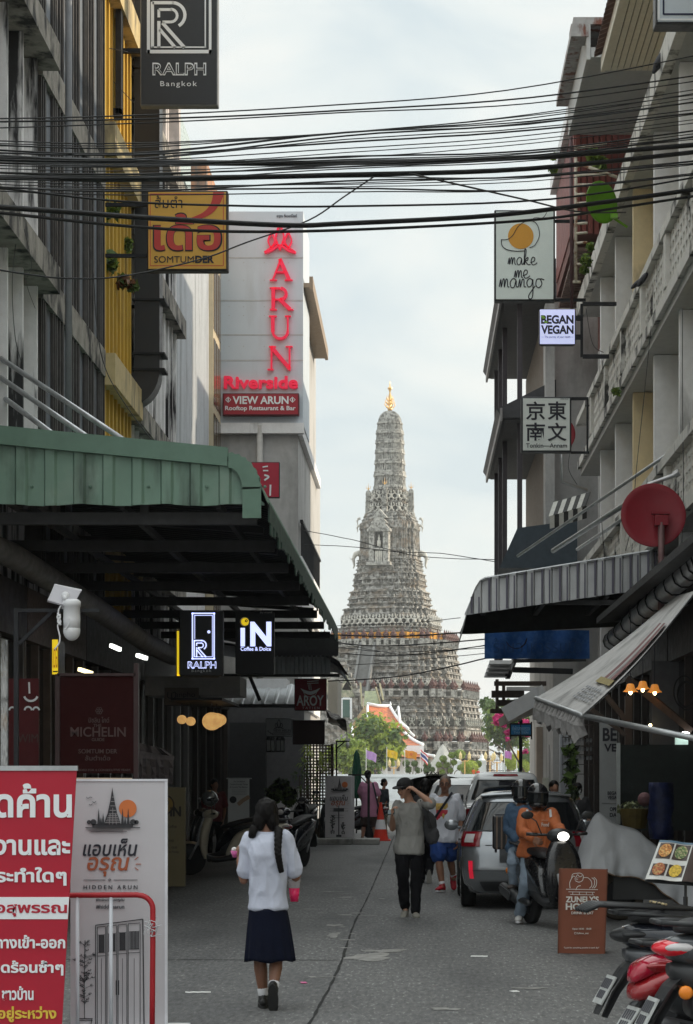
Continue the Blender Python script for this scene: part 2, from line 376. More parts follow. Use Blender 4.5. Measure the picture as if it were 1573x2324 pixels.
def ring(hpx, y, notch=0.0, off=0.0, c=PC, k=1.077):
    h = hpx/12.0/k; q = []
    for i in range(4):
        a = math.pi/2*i; ca, sa = math.cos(a), math.sin(a)
        for x, yy in RED_Q: q.append((x*ca-yy*sa, x*sa+yy*ca))
    pts = []
    n = len(q)
    for i in range(n):
        A = Vector(q[i]); B = Vector(q[(i+1) % n]); long = (i % len(RED_Q) == len(RED_Q)-1); m = 5 if long else 1
        pts.append(A)
        d = (B-A); nr = Vector((d.y, -d.x)).normalized()
        for j in range(m):
            t0, t1 = (j+.3)/m, (j+.7)/m; dd = -nr*notch*(1 if long else .6)
            pts += [A+d*(t0-.02), A+d*t0+dd, A+d*t1+dd, A+d*(t1+.02)]
    z = PZ(y, PZ0); cr, sr = math.cos(PRT), math.sin(PRT)
    return [Vector((c.x+(p.x*cr-p.y*sr)*h, c.y+(p.x*sr+p.y*cr)*h, z)) for p in pts]
prang = thing('temple_tower', 'tall grey white porcelain covered temple tower with stepped base and pointed gold finial', 'temple tower', (PC.x, PC.y, 0))
def band(mb, y0, y1, h0, h1, n, lip=.035, notch=0.0):
    """n moulded courses from (y0,h0) at the top down to (y1,h1)"""
    rs = []
    for i in range(n):
        a, bq = i/n, (i+1)/n; ya, yb = y0+(y1-y0)*a, y0+(y1-y0)*bq; ha, hb = h0+(h1-h0)*a, h0+(h1-h0)*bq; dy = yb-ya
        for f, g, nn in ((.0, 1+lip, 0), (.16, 1+lip, 0), (.2, 1-lip*.3, notch), (.72, 1-lip*.3, notch), (.76, 1+lip*.6, 0), (.9, 1+lip*.6, 0), (.93, 1+lip*.15, 0), (1., 1+lip*.15, 0)):
            rs.append(ring((ha+(hb-ha)*f)*g, ya+dy*f, nn))
    rs.reverse(); mb.loft(rs)
b = MB()                                     # bullet-shaped spire
def dome(mb, y0, y1, h1, c=PC, n=7, notch=.1):
    rs = []
    for i in range(n+1):
        t = i/n; rs.append(ring(max(.4, h1*math.sin(math.acos(1-t*.98)) if t < 1 else h1), y0+(y1-y0)*t, notch*.6, c=c))
    rs.reverse(); mb.loft(rs)
dome(b, 931, 960, 27)
tiers = [(960, 983, 28, 31), (983, 1005, 31, 32), (1005, 1027, 32, 33), (1027, 1051, 33, 34), (1051, 1077, 34, 35.5), (1077, 1114, 35.5, 37)]
for y0, y1, h0, h1 in tiers: band(b, y0, y1, h0, h1, 1, .05, .13)
b.build('spire', PORCL, prang)
b = MB()
band(b, 1114, 1120, 40, 40, 1); band(b, 1120, 1140, 35, 36, 1, .02); band(b, 1140, 1146, 42, 43, 1); band(b, 1146, 1168, 38, 40, 1, .02)
band(b, 1166, 1190, 55, 66, 3, .03); band(b, 1190, 1273, 67, 70, 1, .03, .05); band(b, 1273, 1285, 73, 75, 2); band(b, 1285, 1304, 74, 76, 2)
band(b, 1304, 1332, 80, 84, 2, .03, .05); band(b, 1332, 1345, 80, 84, 1, .02); band(b, 1345, 1376, 89, 96, 2, .035, .05); band(b, 1376, 1384, 91, 94, 1, .02)
band(b, 1384, 1402, 104, 108, 1, .03, .04); band(b, 1402, 1428, 108, 109, 1, .02); band(b, 1428, 1446, 116, 121, 2)
b.build('tower_body', PORC, prang)
b = MB()
band(b, 1458, 1475, 146, 150, 1, .03, .03); band(b, 1475, 1545, 151, 164, 5, .02, .04); band(b, 1545, 1562, 166, 168, 1, .02); b.build('upper_terrace', PORC, prang)
b = MB(); band(b, 1572, 1590, 196, 199, 1, .03, .03); band(b, 1590, 1634, 199, 208, 3, .02, .04); band(b, 1634, 1654, 209, 209, 1, .02); band(b, 1654, 1680, 211, 214, 1, .02); b.build('middle_terrace', PORC, prang)
b = MB(); band(b, 1686, 1702, 222, 224, 1, .02); band(b, 1702, 1765, 226, 238, 4, .02, .04); b.build('lower_terrace', PORC, prang)
def frame_pt(face, t, hpx, y, out=0.0):       # a point on face 0 (front) / 1 (right) / 2 (left)
    h = hpx/12/1.077; r = h*face_r(t)+out; u = t*h
    x, yy = {0: (u, -r), 1: (r, u), 2: (-r, u)}[face]; cr, sr = math.cos(PRT), math.sin(PRT)
    return Vector((PC.x+x*cr-yy*sr, PC.y+x*sr+yy*cr, PZ(y, PZ0)))
def frieze(name, hpx, ytop, ybot, sp, m=FIG, faces=(0, 1)):
    mb = MB(); hh = (ybot-ytop)/12; n = int(2*hpx/1.077/12/sp)
    for fc in faces:
        for i in range(n):
            t = -0.80+1.60*i/(n-1); p = frame_pt(fc, t, hpx, ybot, .15); s = hh
            mb.ell(p+Vector((0, 0, s*.48)), (s*.17, s*.14, s*.24), 8, 6); mb.ell(p+Vector((0, -.02, s*.82)), (s*.11, s*.1, s*.13), 7, 5); mb.ell(p+Vector((0, 0, s*.98)), (s*.05, s*.05, s*.12), 6, 4)
            for sx in (-1, 1):
                mb.capsule(p+Vector((sx*s*.14, 0, s*.62)), p+Vector((sx*s*.32, 0, s*.72)), s*.07, s*.06, 6, 2); mb.capsule(p+Vector((sx*s*.32, 0, s*.72)), p+Vector((sx*s*.26, 0, s*1.0)), s*.06, s*.05, 6, 2)
                mb.capsule(p+Vector((sx*s*.1, 0, s*.32)), p+Vector((sx*s*.26, -.1, s*.2)), s*.09, s*.08, 6, 2); mb.capsule(p+Vector((sx*s*.26, -.1, s*.2)), p+Vector((sx*s*.18, 0, 0)), s*.07, s*.05, 6, 2)
    return mb.build(name, m, prang, True)
def recess(name, hpx, y0, y1):
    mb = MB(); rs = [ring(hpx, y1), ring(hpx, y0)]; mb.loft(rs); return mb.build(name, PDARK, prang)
recess('frieze_recess', 111.2, 1406, 1426); frieze('demon_frieze', 111, 1403, 1427, 1.35)
recess('frieze_recess', 37.4, 1121, 1139); frieze('upper_frieze', 37.5, 1118, 1140, 1.1, faces=(0, 1, 2))
recess('frieze_recess', 41, 1148, 1166); frieze('upper_frieze', 41, 1146, 1167, 1.15, faces=(0, 1, 2))
recess('frieze_recess', 169.2, 1548, 1560); frieze('monkey_frieze', 169, 1546, 1561, 1.3, faces=(0, 1))
recess('frieze_recess', 212.5, 1636, 1652); frieze('monkey_frieze', 212, 1634, 1653, 1.7, M('figure_grey', (.36, .36, .32), .85, var=.3, scale=2), (0, 1))
# parapets with red urns
def parapet(hpx, ytop, ybot, nn, urn, cloth=None):
    mb = MB(); mb2 = MB(); s = (ybot-ytop)/12
    rs = [ring(hpx, ybot), ring(hpx, ybot-(ybot-ytop)*.18)]; mb.loft(rs); rs = [ring(hpx*1.005, ytop+(ybot-ytop)*.22), ring(hpx*1.005, ytop)]; mb.loft(rs)
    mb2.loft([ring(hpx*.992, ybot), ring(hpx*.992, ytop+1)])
    urns = []
    for fc in (0, 1, 2):
        for i in range(nn):
            t = -.84+1.68*i/(nn-1)
            p = frame_pt(fc, t, hpx, ybot, .05); mb.box(p.x-.42, p.x+.42, p.y-.42, p.y+.42, p.z, p.z+s*1.02)
            if fc < 2: urns.append(p+Vector((0, 0, s*1.02)))
    mb.build('parapet', PORCL, prang); mb2.build('parapet_openings', PDARK, prang)
    return urns
U = parapet(153, 1458, 1474, 15, 1) + parapet(203, 1571, 1588, 17, 1) + parapet(225, 1686, 1704, 17, 1)
um = None
for i, p in enumerate(U):
    if i >= 98: break
    if um is None:
        mb = MB(); mb.lathe([(.42, 0), (.5, .12), (.3, .22), (.62, .55), (.66, .75), (.4, .98), (.46, 1.08), (.22, 1.25), (.12, 1.6), (.02, 1.95)], (0, 0, 0), 8); o = mb.build('urn', URNR, prang, True); um = o
    else: o = um.copy(); COL.objects.link(o)
    o.location = p
# orange cloth wrapped behind the upper parapet
mb = MB(); rr = random.Random(3)
for fc in (0, 1):
    for i in range(14):
        t0 = -.80+1.6*i/14; t1 = t0+1.6/14*.93; A = frame_pt(fc, t0, 146, 1458, .6); B = frame_pt(fc, t1, 146, 1458, .6); mid = (A+B)/2
        h0 = 1.25; pts = []
        for j in range(7):
            u = j/6; p = A.lerp(B, u); sg = -.28*math.sin(u*math.pi)+rr.uniform(-.05, .05); out = Vector((0, -.12*math.sin(j*2.1), 0)); pts.append((p+out+Vector((0, 0, h0+sg*.4)), p+out*1.5+Vector((0, 0, sg*.2+.05))))
        vs = [q for pr in pts for q in pr]; mb.add(vs, [(2*j, 2*j+1, 2*j+3, 2*j+2) for j in range(6)])
        vs = [q+Vector((0, .05, 0)) for q in vs]; mb.add(vs, [(2*j, 2*j+2, 2*j+3, 2*j+1) for j in range(6)])
mb.build('orange_cloth', M('orange_cloth', (.72, .33, .035), .8, var=.15, scale=1.5), prang)
# gold finial
mb = MB(); fx, fy = PC.x, PC.y
def zz(y): return PZ(y, PZ0)
mb.lathe([(.35, zz(932)), (.5, zz(928)), (.2, zz(924)), (.35, zz(916)), (.16, zz(908)), (.28, zz(900)), (.12, zz(890)), (.3, zz(884)), (.5, zz(881)), (.14, zz(878)), (.05, zz(868)), (.02, zz(864))], (fx, fy, 0), 10)
for k in range(4):
    a = math.pi/4+k*math.pi/2
    for yb, rr_, hh in ((925, .95, 1.2), (917, .8, 1.0), (909, .6, .9)):
        d = Vector((math.cos(a+PRT), math.sin(a+PRT), 0)); z0 = zz(yb)
        mb.tube([Vector((fx, fy, z0)), Vector((fx, fy, z0-.1))+d*rr_*.6, Vector((fx, fy, z0+hh*.4))+d*rr_*1.15, Vector((fx, fy, z0+hh))+d*rr_*.95], [.12, .13, .1, .03], 6)
mb.build('gold_finial', GOLD, prang, True)
# four corner turrets around the spire's foot
for k, (dx, dy, yt) in enumerate([(-49/12, .6, 1111), (48/12, -.6, 1110), (-11/12, -4.1, 1106), (11/12, 4.1, 1112)]):
    c = Vector((PC.x+dx, PC.y+dy, 0)); mb = MB()
    dome(mb, yt, yt+9, 6.2, c, 5); 
    for j in range(4):
        y0 = yt+9+j*9.5; rs = [ring(6.4+j*.3, y0, 0, c=c), ring(6.4+j*.3, y0+1.6, 0, c=c), ring(5.9+j*.3, y0+2, .12, c=c), ring(6+j*.3, y0+9.5, .12, c=c)]; rs.reverse(); mb.loft(rs)
    rs = [ring(9.5, 1176, c=c), ring(9, 1166, c=c), ring(7, 1164, c=c), ring(7, 1155, c=c)]; mb.loft(rs)
    t = mb.build('corner_turret', PORCL, prang); mb = MB(); z0 = PZ(yt, PZ0)
    mb.lathe([(.1, z0-.1), (.12, z0+.3), (.05, z0+.6), (.02, z0+1.25)], (c.x, c.y, 0), 6)
    for sx in (-1, 1): mb.tube([Vector((c.x, c.y, z0+.1)), Vector((c.x+sx*.35, c.y, z0+.3)), Vector((c.x+sx*.42, c.y, z0+.75))], [.06, .06, .02], 5)
    mb.build('turret_finial', GOLD, t)
# porch niche with a figure, and the elephant-head corners
mb = MB(); c = frame_pt(0, -.02, 76, 1283, .2); n = Vector((math.sin(PRT), -math.cos(PRT), 0)); u = Vector((math.cos(PRT), math.sin(PRT), 0))
def pb(mb, u0, u1, y0, y1, d0, d1, ref=76):
    q = [c+u*uu+n*dd for uu in (u0, u1) for dd in (d0, d1)]; q = [q[0], q[2], q[3], q[1]]
    z1, z0 = PZ(y0, PZ0), PZ(y1, PZ0); mb.prism([Vector((p.x, p.y, z0)) for p in q], (0, 0, z1-z0))
pb(mb, -1.9, -.85, 1214, 1285, -.4, .9); pb(mb, .85, 1.9, 1214, 1285, -.4, .9); pb(mb, -2.2, 2.2, 1208, 1215, -.4, 1.15); pb(mb, -1.0, 1.0, 1252, 1256, -.4, 1.1); pb(mb, -2.3, 2.3, 1283, 1290, -.4, 1.3)
for y0, wd, dd in ((1208, 2.0, 1.0), (1196, 1.6, .7), (1184, 1.5, .4)):
    z0 = PZ(y0, PZ0); q = [c+u*-wd+n*dd, c+u*wd+n*dd, c+n*dd]; mb.prism([Vector((q[0].x, q[0].y, z0)), Vector((q[1].x, q[1].y, z0)), Vector((q[2].x, q[2].y, z0+wd*1.15))], -n*1.2)
mb.build('porch_niche', PORCL, prang)
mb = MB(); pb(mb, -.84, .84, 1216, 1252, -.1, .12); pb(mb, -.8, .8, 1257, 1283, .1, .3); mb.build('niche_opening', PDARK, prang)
mb = MB(); s = c+n*.55; z0 = PZ(1251, PZ0); mb.ell((s.x, s.y, z0+.8), (.42, .3, .8), 8, 6); mb.ell((s.x, s.y, z0+1.75), (.22, .22, .28), 8, 6); mb.ell((s.x, s.y, z0+2.15), (.1, .1, .35), 6, 5)
for sx in (-.52, -.18, .2, .55): q = c+u*sx+n*.75; mb.capsule((q.x, q.y, PZ(1283, PZ0)), (q.x, q.y, PZ(1260, PZ0)), .16, .2, 7, 3)
mb.build('niche_figure', FIG, prang, True)
for sx, yy in ((-1, 1262), (1, 1262), (-1, 1180), (1, 1180), (1, 1196), (-1, 1196)):
    mb = MB(); h = 74 if yy > 1250 else 70; p = Vector((PC.x+sx*h/12, PC.y-.5, PZ(yy, PZ0))); k = 1 if yy > 1250 else .45
    mb.tube([p+Vector((-sx*.6*k, 0, .5*k)), p+Vector((sx*.35*k, 0, .3*k)), p+Vector((sx*.75*k, 0, -.6*k)), p+Vector((sx*.55*k, 0, -1.9*k)), p+Vector((sx*.75*k, 0, -2.4*k))], [.6*k, .5*k, .32*k, .18*k, .1*k], 8)
    mb.tube([p+Vector((sx*.5*k, -.2, -.4*k)), p+Vector((sx*1.2*k, -.2, -.7*k)), p+Vector((sx*1.5*k, -.2, -.2*k))], [.1*k, .08*k, .03*k], 5); mb.build('elephant_head', FIG, prang, True)
# long stairs up the front
mb = MB(); n0 = n
for (ya, ha, yb, hb) in ((1474, 152, 1590, 200), (1590, 202, 1700, 226)):
    A = frame_pt(0, 0, ha, ya, 0); B = frame_pt(0, 0, hb, yb, 1.6); ns = 22
    A = A-u*.6; B = B-u*.6
    for i in range(ns):
        p = A.lerp(B, i/ns); q = A.lerp(B, (i+1)/ns); wd = 1.1
        mb.prism([Vector((r.x, r.y, q.z-.3)) for r in (p-u*wd, p+u*wd, q+u*wd+n*.0, q-u*wd)], (0, 0, p.z-q.z+.35))
    for sx in (-1.35, 1.35): mb.bar(A+u*sx+Vector((0, 0, .5)), B+u*sx+Vector((0, 0, .5)), .4, .9)
mb.build('front_stairs', M('stair_grey', (.19, .19, .185), .8, var=.2, scale=1), prang)

# ================================================================ small temple buildings
mon = thing('temple_pavilion', 'ornate grey temple pavilion with a green door and pointed pediment left of the tower', 'pavilion', (PX(772, 372), 372, 0))
def pbx(mb, x0, x1, y0, y1, Z, d): mb.box(PX(x0, Z), PX(x1, Z), Z, Z+d, PZ(y1, Z), PZ(y0, Z))
mb = MB(); Z = 372
pbx(mb, 728, 824, 1578, 1760, Z, 8); pbx(mb, 724, 828, 1572, 1580, Z-.4, 8.8); pbx(mb, 766, 806, 1582, 1640, Z-.7, 1); pbx(mb, 720, 832, 1690, 1760, Z-1.5, 10); pbx(mb, 724, 829, 1640, 1650, Z-.8, 9)
for x in (731, 745, 757, 809, 820): pbx(mb, x-3, x+3, 1584, 1640, Z-.5, 1)
for i in range(6): pbx(mb, 738+i*6, 815-i*6, 1562-i*12, 1572-i*12, Z+i*.5, 7-i)
mb.build('walls', PORC, mon)
mb = MB()
for k, (cx, w_, y0, y1) in enumerate(((787, 19, 1582, 1546), (787, 14, 1566, 1530), (742, 16, 1576, 1540))):
    q = [P(cx-w_, y0, Z-1-k*.0), P(cx+w_, y0, Z-1), P(cx+w_*.55, y0-(y0-y1)*.5, Z-1), P(cx, y1, Z-1), P(cx-w_*.55, y0-(y0-y1)*.5, Z-1)]; mb.prism(q, (0, .9-.2*k, 0))
mb.build('pediment', M('pediment_gold', (.40, .37, .27), .6, var=.4, scale=1.5, col2=(.2, .22, .15), cscale=1.2), mon)
mb = MB(); pbx(mb, 778, 794, 1588, 1628, Z-.85, .2); mb.build('green_door', M('green_door', (.05, .115, .095), .4, var=.2), mon)
mb = MB(); pbx(mb, 773, 777.6, 1584, 1632, Z-1, .4); pbx(mb, 794.4, 799, 1584, 1632, Z-1, .4); pbx(mb, 777.7, 794.3, 1583, 1587.5, Z-1, .4); mb.build('door_frame', TW, mon)
por = thing('porch_roof', 'small greenish gabled porch roof with a gilded edge in front of the tower terraces', 'porch', (PX(845, 365), 365, 0))
mb = MB(); Z = 366
mb.slab([P(826, 1602, Z), P(866, 1602, Z), P(855, 1568, Z+4), P(828, 1568, Z+4)], .3); mb.build('roof', M('roof_green', (.26, .27, .13), .5, var=.3, scale=1, col2=(.15, .2, .14)), por)
mb = MB()
for a, q in (((866, 1606), (853, 1560)), ((870, 1590), (862, 1552)), ((822, 1604), (818, 1550))): mb.bar(P(*a, Z-.5), P(*q, Z+2), .28, .3)
pbx(mb, 826, 866, 1602, 1700, Z+.5, 5); mb.build('gable_edge', M('gable_gilt', (.28, .25, .15), .4, .3, var=.3), por)
# tiered orange temple roof
hall = thing('temple_hall', 'white temple hall with a tiered orange tile roof edged in white below the tower', 'temple hall', (PX(880, 345), 345, 0))
ROOF = M('orange_tiles', (.52, .155, .055), .55, var=.22, scale=1.3, col2=(.36, .10, .045), cscale=2, bump=.6, bscale=3)
b = MB(); e_ = MB(); gb = MB()
T3 = [[(834, 1600, 347), (884, 1604, 350), (926, 1656, 343), (836, 1650, 341)], [(800, 1648, 342), (906, 1652, 344), (960, 1692, 339), (800, 1690, 337)], [(790, 1690, 338), (934, 1694, 340), (986, 1718, 336), (790, 1716, 334)]]
for q in T3:
    q = [P(*p) for p in q]; 
    A, B, C, D = q; nu = 10; rows = []
    for i in range(6):
        s = i/5; sag = -.45*math.sin(s*math.pi); rows.append([A.lerp(D, s).lerp(B.lerp(C, s), j/nu)+Vector((0, 0, sag)) for j in range(nu+1)])
    b.loft(rows, closed=False); b.loft([[p+Vector((0, .3, -.3)) for p in r] for r in rows][::-1], closed=False)
    e_.tube([r[-1]+Vector((0, 0, .15)) for r in rows], .28, 6); e_.tube([r[0] for r in rows], .2, 6)
e_.tube([P(834, 1597, 347), P(858, 1602, 348), P(884, 1602, 350)], .3, 6); e_.tube([P(884, 1603, 350), P(887, 1598, 350), P(886, 1592, 350)], [.25, .2, .05], 6); e_.tube([P(897, 1616, 349), P(904, 1604, 349), P(908, 1640, 345), P(940, 1670, 343)], [.1, .2, .25, .2], 6)
b.build('roof', ROOF, hall, True); e_.build('roof_edge', TW, hall, True)
gb.prism([P(834, 1596, 347), P(812, 1624, 345), P(796, 1650, 344), P(838, 1652, 344)], (0, .6, 0)); gb.build('gable', M('gable_brown', (.22, .14, .08), .6, var=.4, scale=1, col2=(.35, .25, .1)), hall)
mb = MB(); mb.box(PX(792, 338), PX(962, 338), 338, 352, -.2, PZ(1692, 338)); mb.build('walls', TW, hall)
mb = MB()
for x in range(800, 955, 20): pbx(mb, x, x+7, 1726, 1750, 337.9, .3)
mb.build('windows', M('hall_window', (.16, .15, .14), .6), hall)
# white pointed gate with stepped arch
gate = thing('temple_gate', 'white stepped pointed arch gate in front of the temple terraces', 'gate', (PX(1005, 322), 322, 0))
mb = MB(); Z = 322
for k in range(4):
    w_ = 33-k*4; yt = 1688+k*6; o_ = [(-w_, 1758), (-w_, 1738-k), (-w_*.62, 1722), (-w_*.25, yt+10), (0, yt)]; i_ = [(0, yt+14), (-w_*.2, yt+24), (-w_*.45, 1732), (-w_*.62, 1745), (-w_*.62, 1758)]
    full = o_+[(-x, y) for x, y in o_[::-1][1:]]; inn = [(-x, y) for x, y in i_[::-1]]+i_[1:]
    for sgn in (-1, 1):
        poly = [(sgn*abs(x), y) for x, y in o_]+[(sgn*abs(x), y) for x, y in i_]
        mb.prism([P(1005+x, y, Z-k*.35+.9) for x, y in poly], (0, .9-.1*k, 0))
mb.build('arch', M('gate_white', (.70, .69, .66), .7, var=.12, scale=2), gate, fix=True)
mb = MB(); mb.rect(986, 1728, 1024, 1760, Z+2.4, .3); mb.build('doorway', M('gate_dark', (.22, .2, .17), .8), gate)
# ================================================================ garden along the far bank
def fence_panel():
    t = thing('iron_fence', 'black iron fence between white gate pillars on the far bank', 'fence', (PX(1120, 318), 318, 0)); mb = MB()
    for i in range(48):
        x = 1042+i*3.5
        if abs(x-1094) < 7: continue
        mb.box(PX(x, 318), PX(x, 318)+.05, 318, 318.05, -.2, PZ(1716, 318))
    mb.box(PX(1040, 318), PX(1210, 318), 318, 318.06, PZ(1726, 318), PZ(1724.5, 318)); mb.box(PX(1040, 318), PX(1210, 318), 318, 318.06, PZ(1750, 318), PZ(1748.5, 318)); mb.build('railing', DKMETAL, t); return t
fence_panel()
gp = None
for x in (1036.5, 1094):
    mb = MB(); c = P(x, 1758, 317); h = 2.6
    mb.box(c.x-.6, c.x+.6, 316.4, 317.6, -.2, c.z+h-.7); mb.box(c.x-.75, c.x+.75, 316.25, 317.75, c.z+h-.7, c.z+h-.45); mb.lathe([(.62, 0), (.3, .35), (.34, .5), (.05, .95)], (c.x, 317, c.z+h-.45), 4)
    tag(mb.build('gate_pillar', TW), 'white pillar with pointed cap, ' + ('beside the pointed arch gate' if x < 1050 else 'right of the clipped bush, between two fence stretches'), 'pillar', 'white fence pillars')
def tree(name, label, cat, cx, cz, wx, hz, Z, n, sz, seed, lm, group=None, trunk=True, clumps=14, ym=None, extra=None):
    t = thing(name, label, cat, (PX(cx, Z), Z, 0), group); rr = random.Random(seed); c = P(cx, cz, Z); rx = wx/F*Z; rz = hz/F*Z
    mbs = [MB() for _ in lm]
    for i, mb in enumerate(mbs): leafcloud(mb, c, (rx, min(rx, ym or rx), rz), n//len(mbs), sz, random.Random(seed+i*5), clumps=clumps, shell=.3)
    big = MB(); mats = lm
    for i, mb in enumerate(mbs):
        big.mi = i; big.add(mb.v, mb.f)
    big.build('crown', mats, t)
    if trunk:
        mb = MB(); g = Vector((c.x, Z, -.3)); top = c+Vector((0, 0, rz*.2))
        mb.tube([g, g.lerp(top, .4)+Vector((.1*rx, 0, 0)), top], [rx*.10, rx*.07, rx*.03], 8)
        for k in range(7):
            a = k*.9+seed; q = g.lerp(top, .35+.08*k); mb.tube([q, q+Vector((math.cos(a)*rx*.35, math.sin(a)*rx*.3, rz*.25)), q+Vector((math.cos(a)*rx*.7, math.sin(a)*rx*.5, rz*.45))], [rx*.045, rx*.03, rx*.01], 6)
        mb.build('trunk', BARK, t)
    return t
tree('garden_tree', 'large rounded green tree in front of the orange roofed hall', 'tree', 850, 1684, 74, 70, 318, 5200, .62, 5, (LEAF, LEAFDK, LEAFLT), clumps=26)
tree('garden_tree', 'bright green bushy tree at the left end of the far garden', 'tree', 790, 1718, 56, 46, 310, 3200, .55, 9, (LEAFLT, LEAF), clumps=20)
tree('garden_shrub', 'round low green shrub under the purple flag', 'shrub', 842, 1742, 34, 22, 303, 1400, .4, 13, (LEAFDK, LEAF), clumps=8, trunk=False)
tree('garden_tree', 'dark leafy tree behind the blue street name sign, right of the temple', 'tree', 1150, 1650, 66, 62, 312, 3600, .6, 21, (LEAFDK, LEAF), clumps=22)
tree('garden_tree', 'thin branched small tree at the right, beside the terrace corner', 'tree', 1106, 1598, 18, 22, 320, 360, .5, 23, (LEAF, LEAFDK), clumps=9)
PINK = M('bougainvillea', (.62, .06, .24), .6, var=.35, scale=2, transl=.35)
t = thing('bougainvillea', 'pink flowering bougainvillea hanging around the blue street name sign', 'flowering shrub', (PX(1170, 120), 120, 0))
mb = MB(); rr = random.Random(4)
for (x, y, rx, rz, n_) in ((1138, 1632, 26, 22, 900), (1196, 1652, 26, 26, 800), (1214, 1690, 12, 26, 300), (1158, 1660, 14, 12, 260), (1192, 1706, 7, 7, 70), (1152, 1678, 6, 6, 60)):
    leafcloud(mb, P(x, y, 120), (rx/40, .5, rz/40), n_, .13, rr, clumps=8, shell=.2)
mb.build('flowers', PINK, t); mb = MB(); leafcloud(mb, P(1172, 1645, 120.4), (1.4, .4, 1.0), 700, .16, rr, clumps=9); mb.build('leaves', LEAFDK, t)
mb = MB()
for x in (1136, 1196): mb.tube([P(x+40, 1700, 121)+Vector((1.4, 0, -3.2)), P(x+20, 1690, 120.5), P(x, 1640, 120)], [.07, .05, .02], 6)
mb.build('stem', BARK, t)
# clipped topiary
tl = 'clipped ball topiary, '
for k, (x, balls, lab) in enumerate([
    (1020, [(1006, 1722, 9), (1026, 1714, 9), (1044, 1712, 14), (996, 1736, 8), (1014, 1736, 8), (1030, 1730, 8), (1046, 1742, 9), (1022, 1748, 7), (1004, 1752, 7)], 'tallest one with many round heads, before the white gate'),
    (935, [(922, 1732, 9), (941, 1733, 8), (926, 1747, 9), (950, 1748, 8)], 'dark one with flat heads under the orange flag'),
    (972, [(968, 1724, 7), (970, 1738, 9), (968, 1748, 8), (981, 1746, 7)], 'narrow one beside the striped national flag')]):
    t = thing('topiary_tree', tl+lab, 'topiary', (PX(x, 302), 302, 0), 'clipped topiary trees'); rr = random.Random(k)
    mb = MB(); tb = MB()
    for bx, by, br in balls:
        c = P(bx, by, 302); r_ = br/F*302; mb.ell(c, (r_*.86, r_*.86, r_*.78), 10, 7); leafcloud(mb, c, (r_, r_, r_*.9), 150, .16, rr, shell=.85); tb.tube([(PX(x, 302), 302, -.2), ((c.x+PX(x, 302))/2, 302, c.z-.6), c], [.09, .06, .05], 6)
    mb.build('crown', LEAFDK if k else LEAF, t); tb.build('trunk', BARK, t)
for k, (x, y, rx, rz, lab, m) in enumerate([(1066, 1742, 22, 17, 'wide clipped bush between the two white pillars', LEAFLT), (1085, 1734, 8, 8, 'small round bush on the left of the second white pillar', LEAF), (1162, 1728, 17, 20, 'big bright round bush under the purple flag on the right', LEAFLT), (1190, 1738, 15, 16, 'bright round bush behind the street name post', LEAFLT), (1199, 1722, 20, 30, 'dark tall bush at the right end of the far garden', LEAFDK), (800, 1752, 9, 12, 'small dark round bush at the left of the far garden', LEAFDK)]):
    t = MB(); c = P(x, y, 304+k*.7); s_ = 304/F; t.ell(c, (rx*s_*.85, rx*s_*.85, rz*s_*.85), 12, 8); leafcloud(t, c, (rx*s_, rx*s_, rz*s_), 420, .2, random.Random(k+40), shell=.86)
    tag(t.build('clipped_bush', m), lab, 'bush', 'clipped bushes of the far garden')
# flags
def flag(x, yt, w_, h_, col, lab, Z=297, droop=.25, kind=None):
    t = thing('flag', lab, 'flag', (PX(x, Z), Z, 0), 'flags along the far wall'); mb = MB(); mb.tube([(PX(x, Z), Z, 1.2), (PX(x, Z), Z, PZ(yt, Z))], .045, 6); mb.build('pole', WHITE, t)
    s_ = Z/F
    def cell(v0, v1, m, nm):
        mb = MB(); rows = []
        for i in range(9):
            u = i/8; col_ = []
            for v in (v0, v1):
                col_.append(Vector((PX(x, Z)+u*w_*s_*(1-.08*v), Z+.22*math.sin(u*6+v), PZ(yt+4, Z)-v*h_*s_-droop*u*h_*s_-.06*math.sin(u*7))))
            rows.append(col_)
        mb.loft(rows, closed=False); mb.loft([[p+Vector((0, .03, 0)) for p in r] for r in rows][::-1], closed=False); return mb.build(nm, m, t, True)
    if kind == 'national':
        rd, wh, bl = M('flag_red', (.62, .03, .05), .7, var=.05), M('flag_white', (.75, .75, .75), .7, var=.05), M('flag_blue', (.04, .05, .22), .7, var=.05)
        for v0, v1, m in ((0, .167, rd), (.167, .333, wh), (.333, .667, bl), (.667, .833, wh), (.833, 1, rd)): cell(v0, v1, m, 'stripe')
    else:
        o = cell(0, 1, col, 'cloth')
        if kind: mb = MB(); mb.disc(x+w_*.52, yt+4+h_*.62, h_*.2, Z-.3, .02); mb.build('emblem', kind, t)
YEL = M('flag_yellow', (.80, .60, .03), .7, transl=.4, var=.06); ORG = M('flag_orange', (.80, .38, .04), .7, transl=.4, var=.06); PUR = M('flag_purple', (.55, .36, .66), .7, transl=.4, var=.08)
flag(831, 1697, 24, 19, PUR, 'purple flag on a white pole, leftmost, above the round shrub', droop=.55)
flag(878, 1695, 25, 17, YEL, 'plain yellow flag on a white pole left of the orange flag', droop=.5, kind=M('emblem_gold', (.7, .45, .05), .7))
flag(919, 1697, 28, 17, ORG, 'orange flag with a round red emblem on a white pole', droop=.4, kind=M('emblem_red', (.6, .16, .03), .7))
flag(954, 1695, 18, 20, None, 'red white and blue striped national flag on a white pole', droop=.9, kind='national')
flag(1145, 1698, 17, 16, M('flag_violet', (.62, .28, .62), .7, transl=.4), 'violet flag on a white pole left of the blue street name sign', droop=.4)
flag(1173, 1694, 7, 20, YEL, 'narrow folded yellow flag just left of the street name post', droop=.6)
flag(1204, 1697, 9, 18, ORG, 'folded orange flag on a white pole, rightmost', droop=.3)
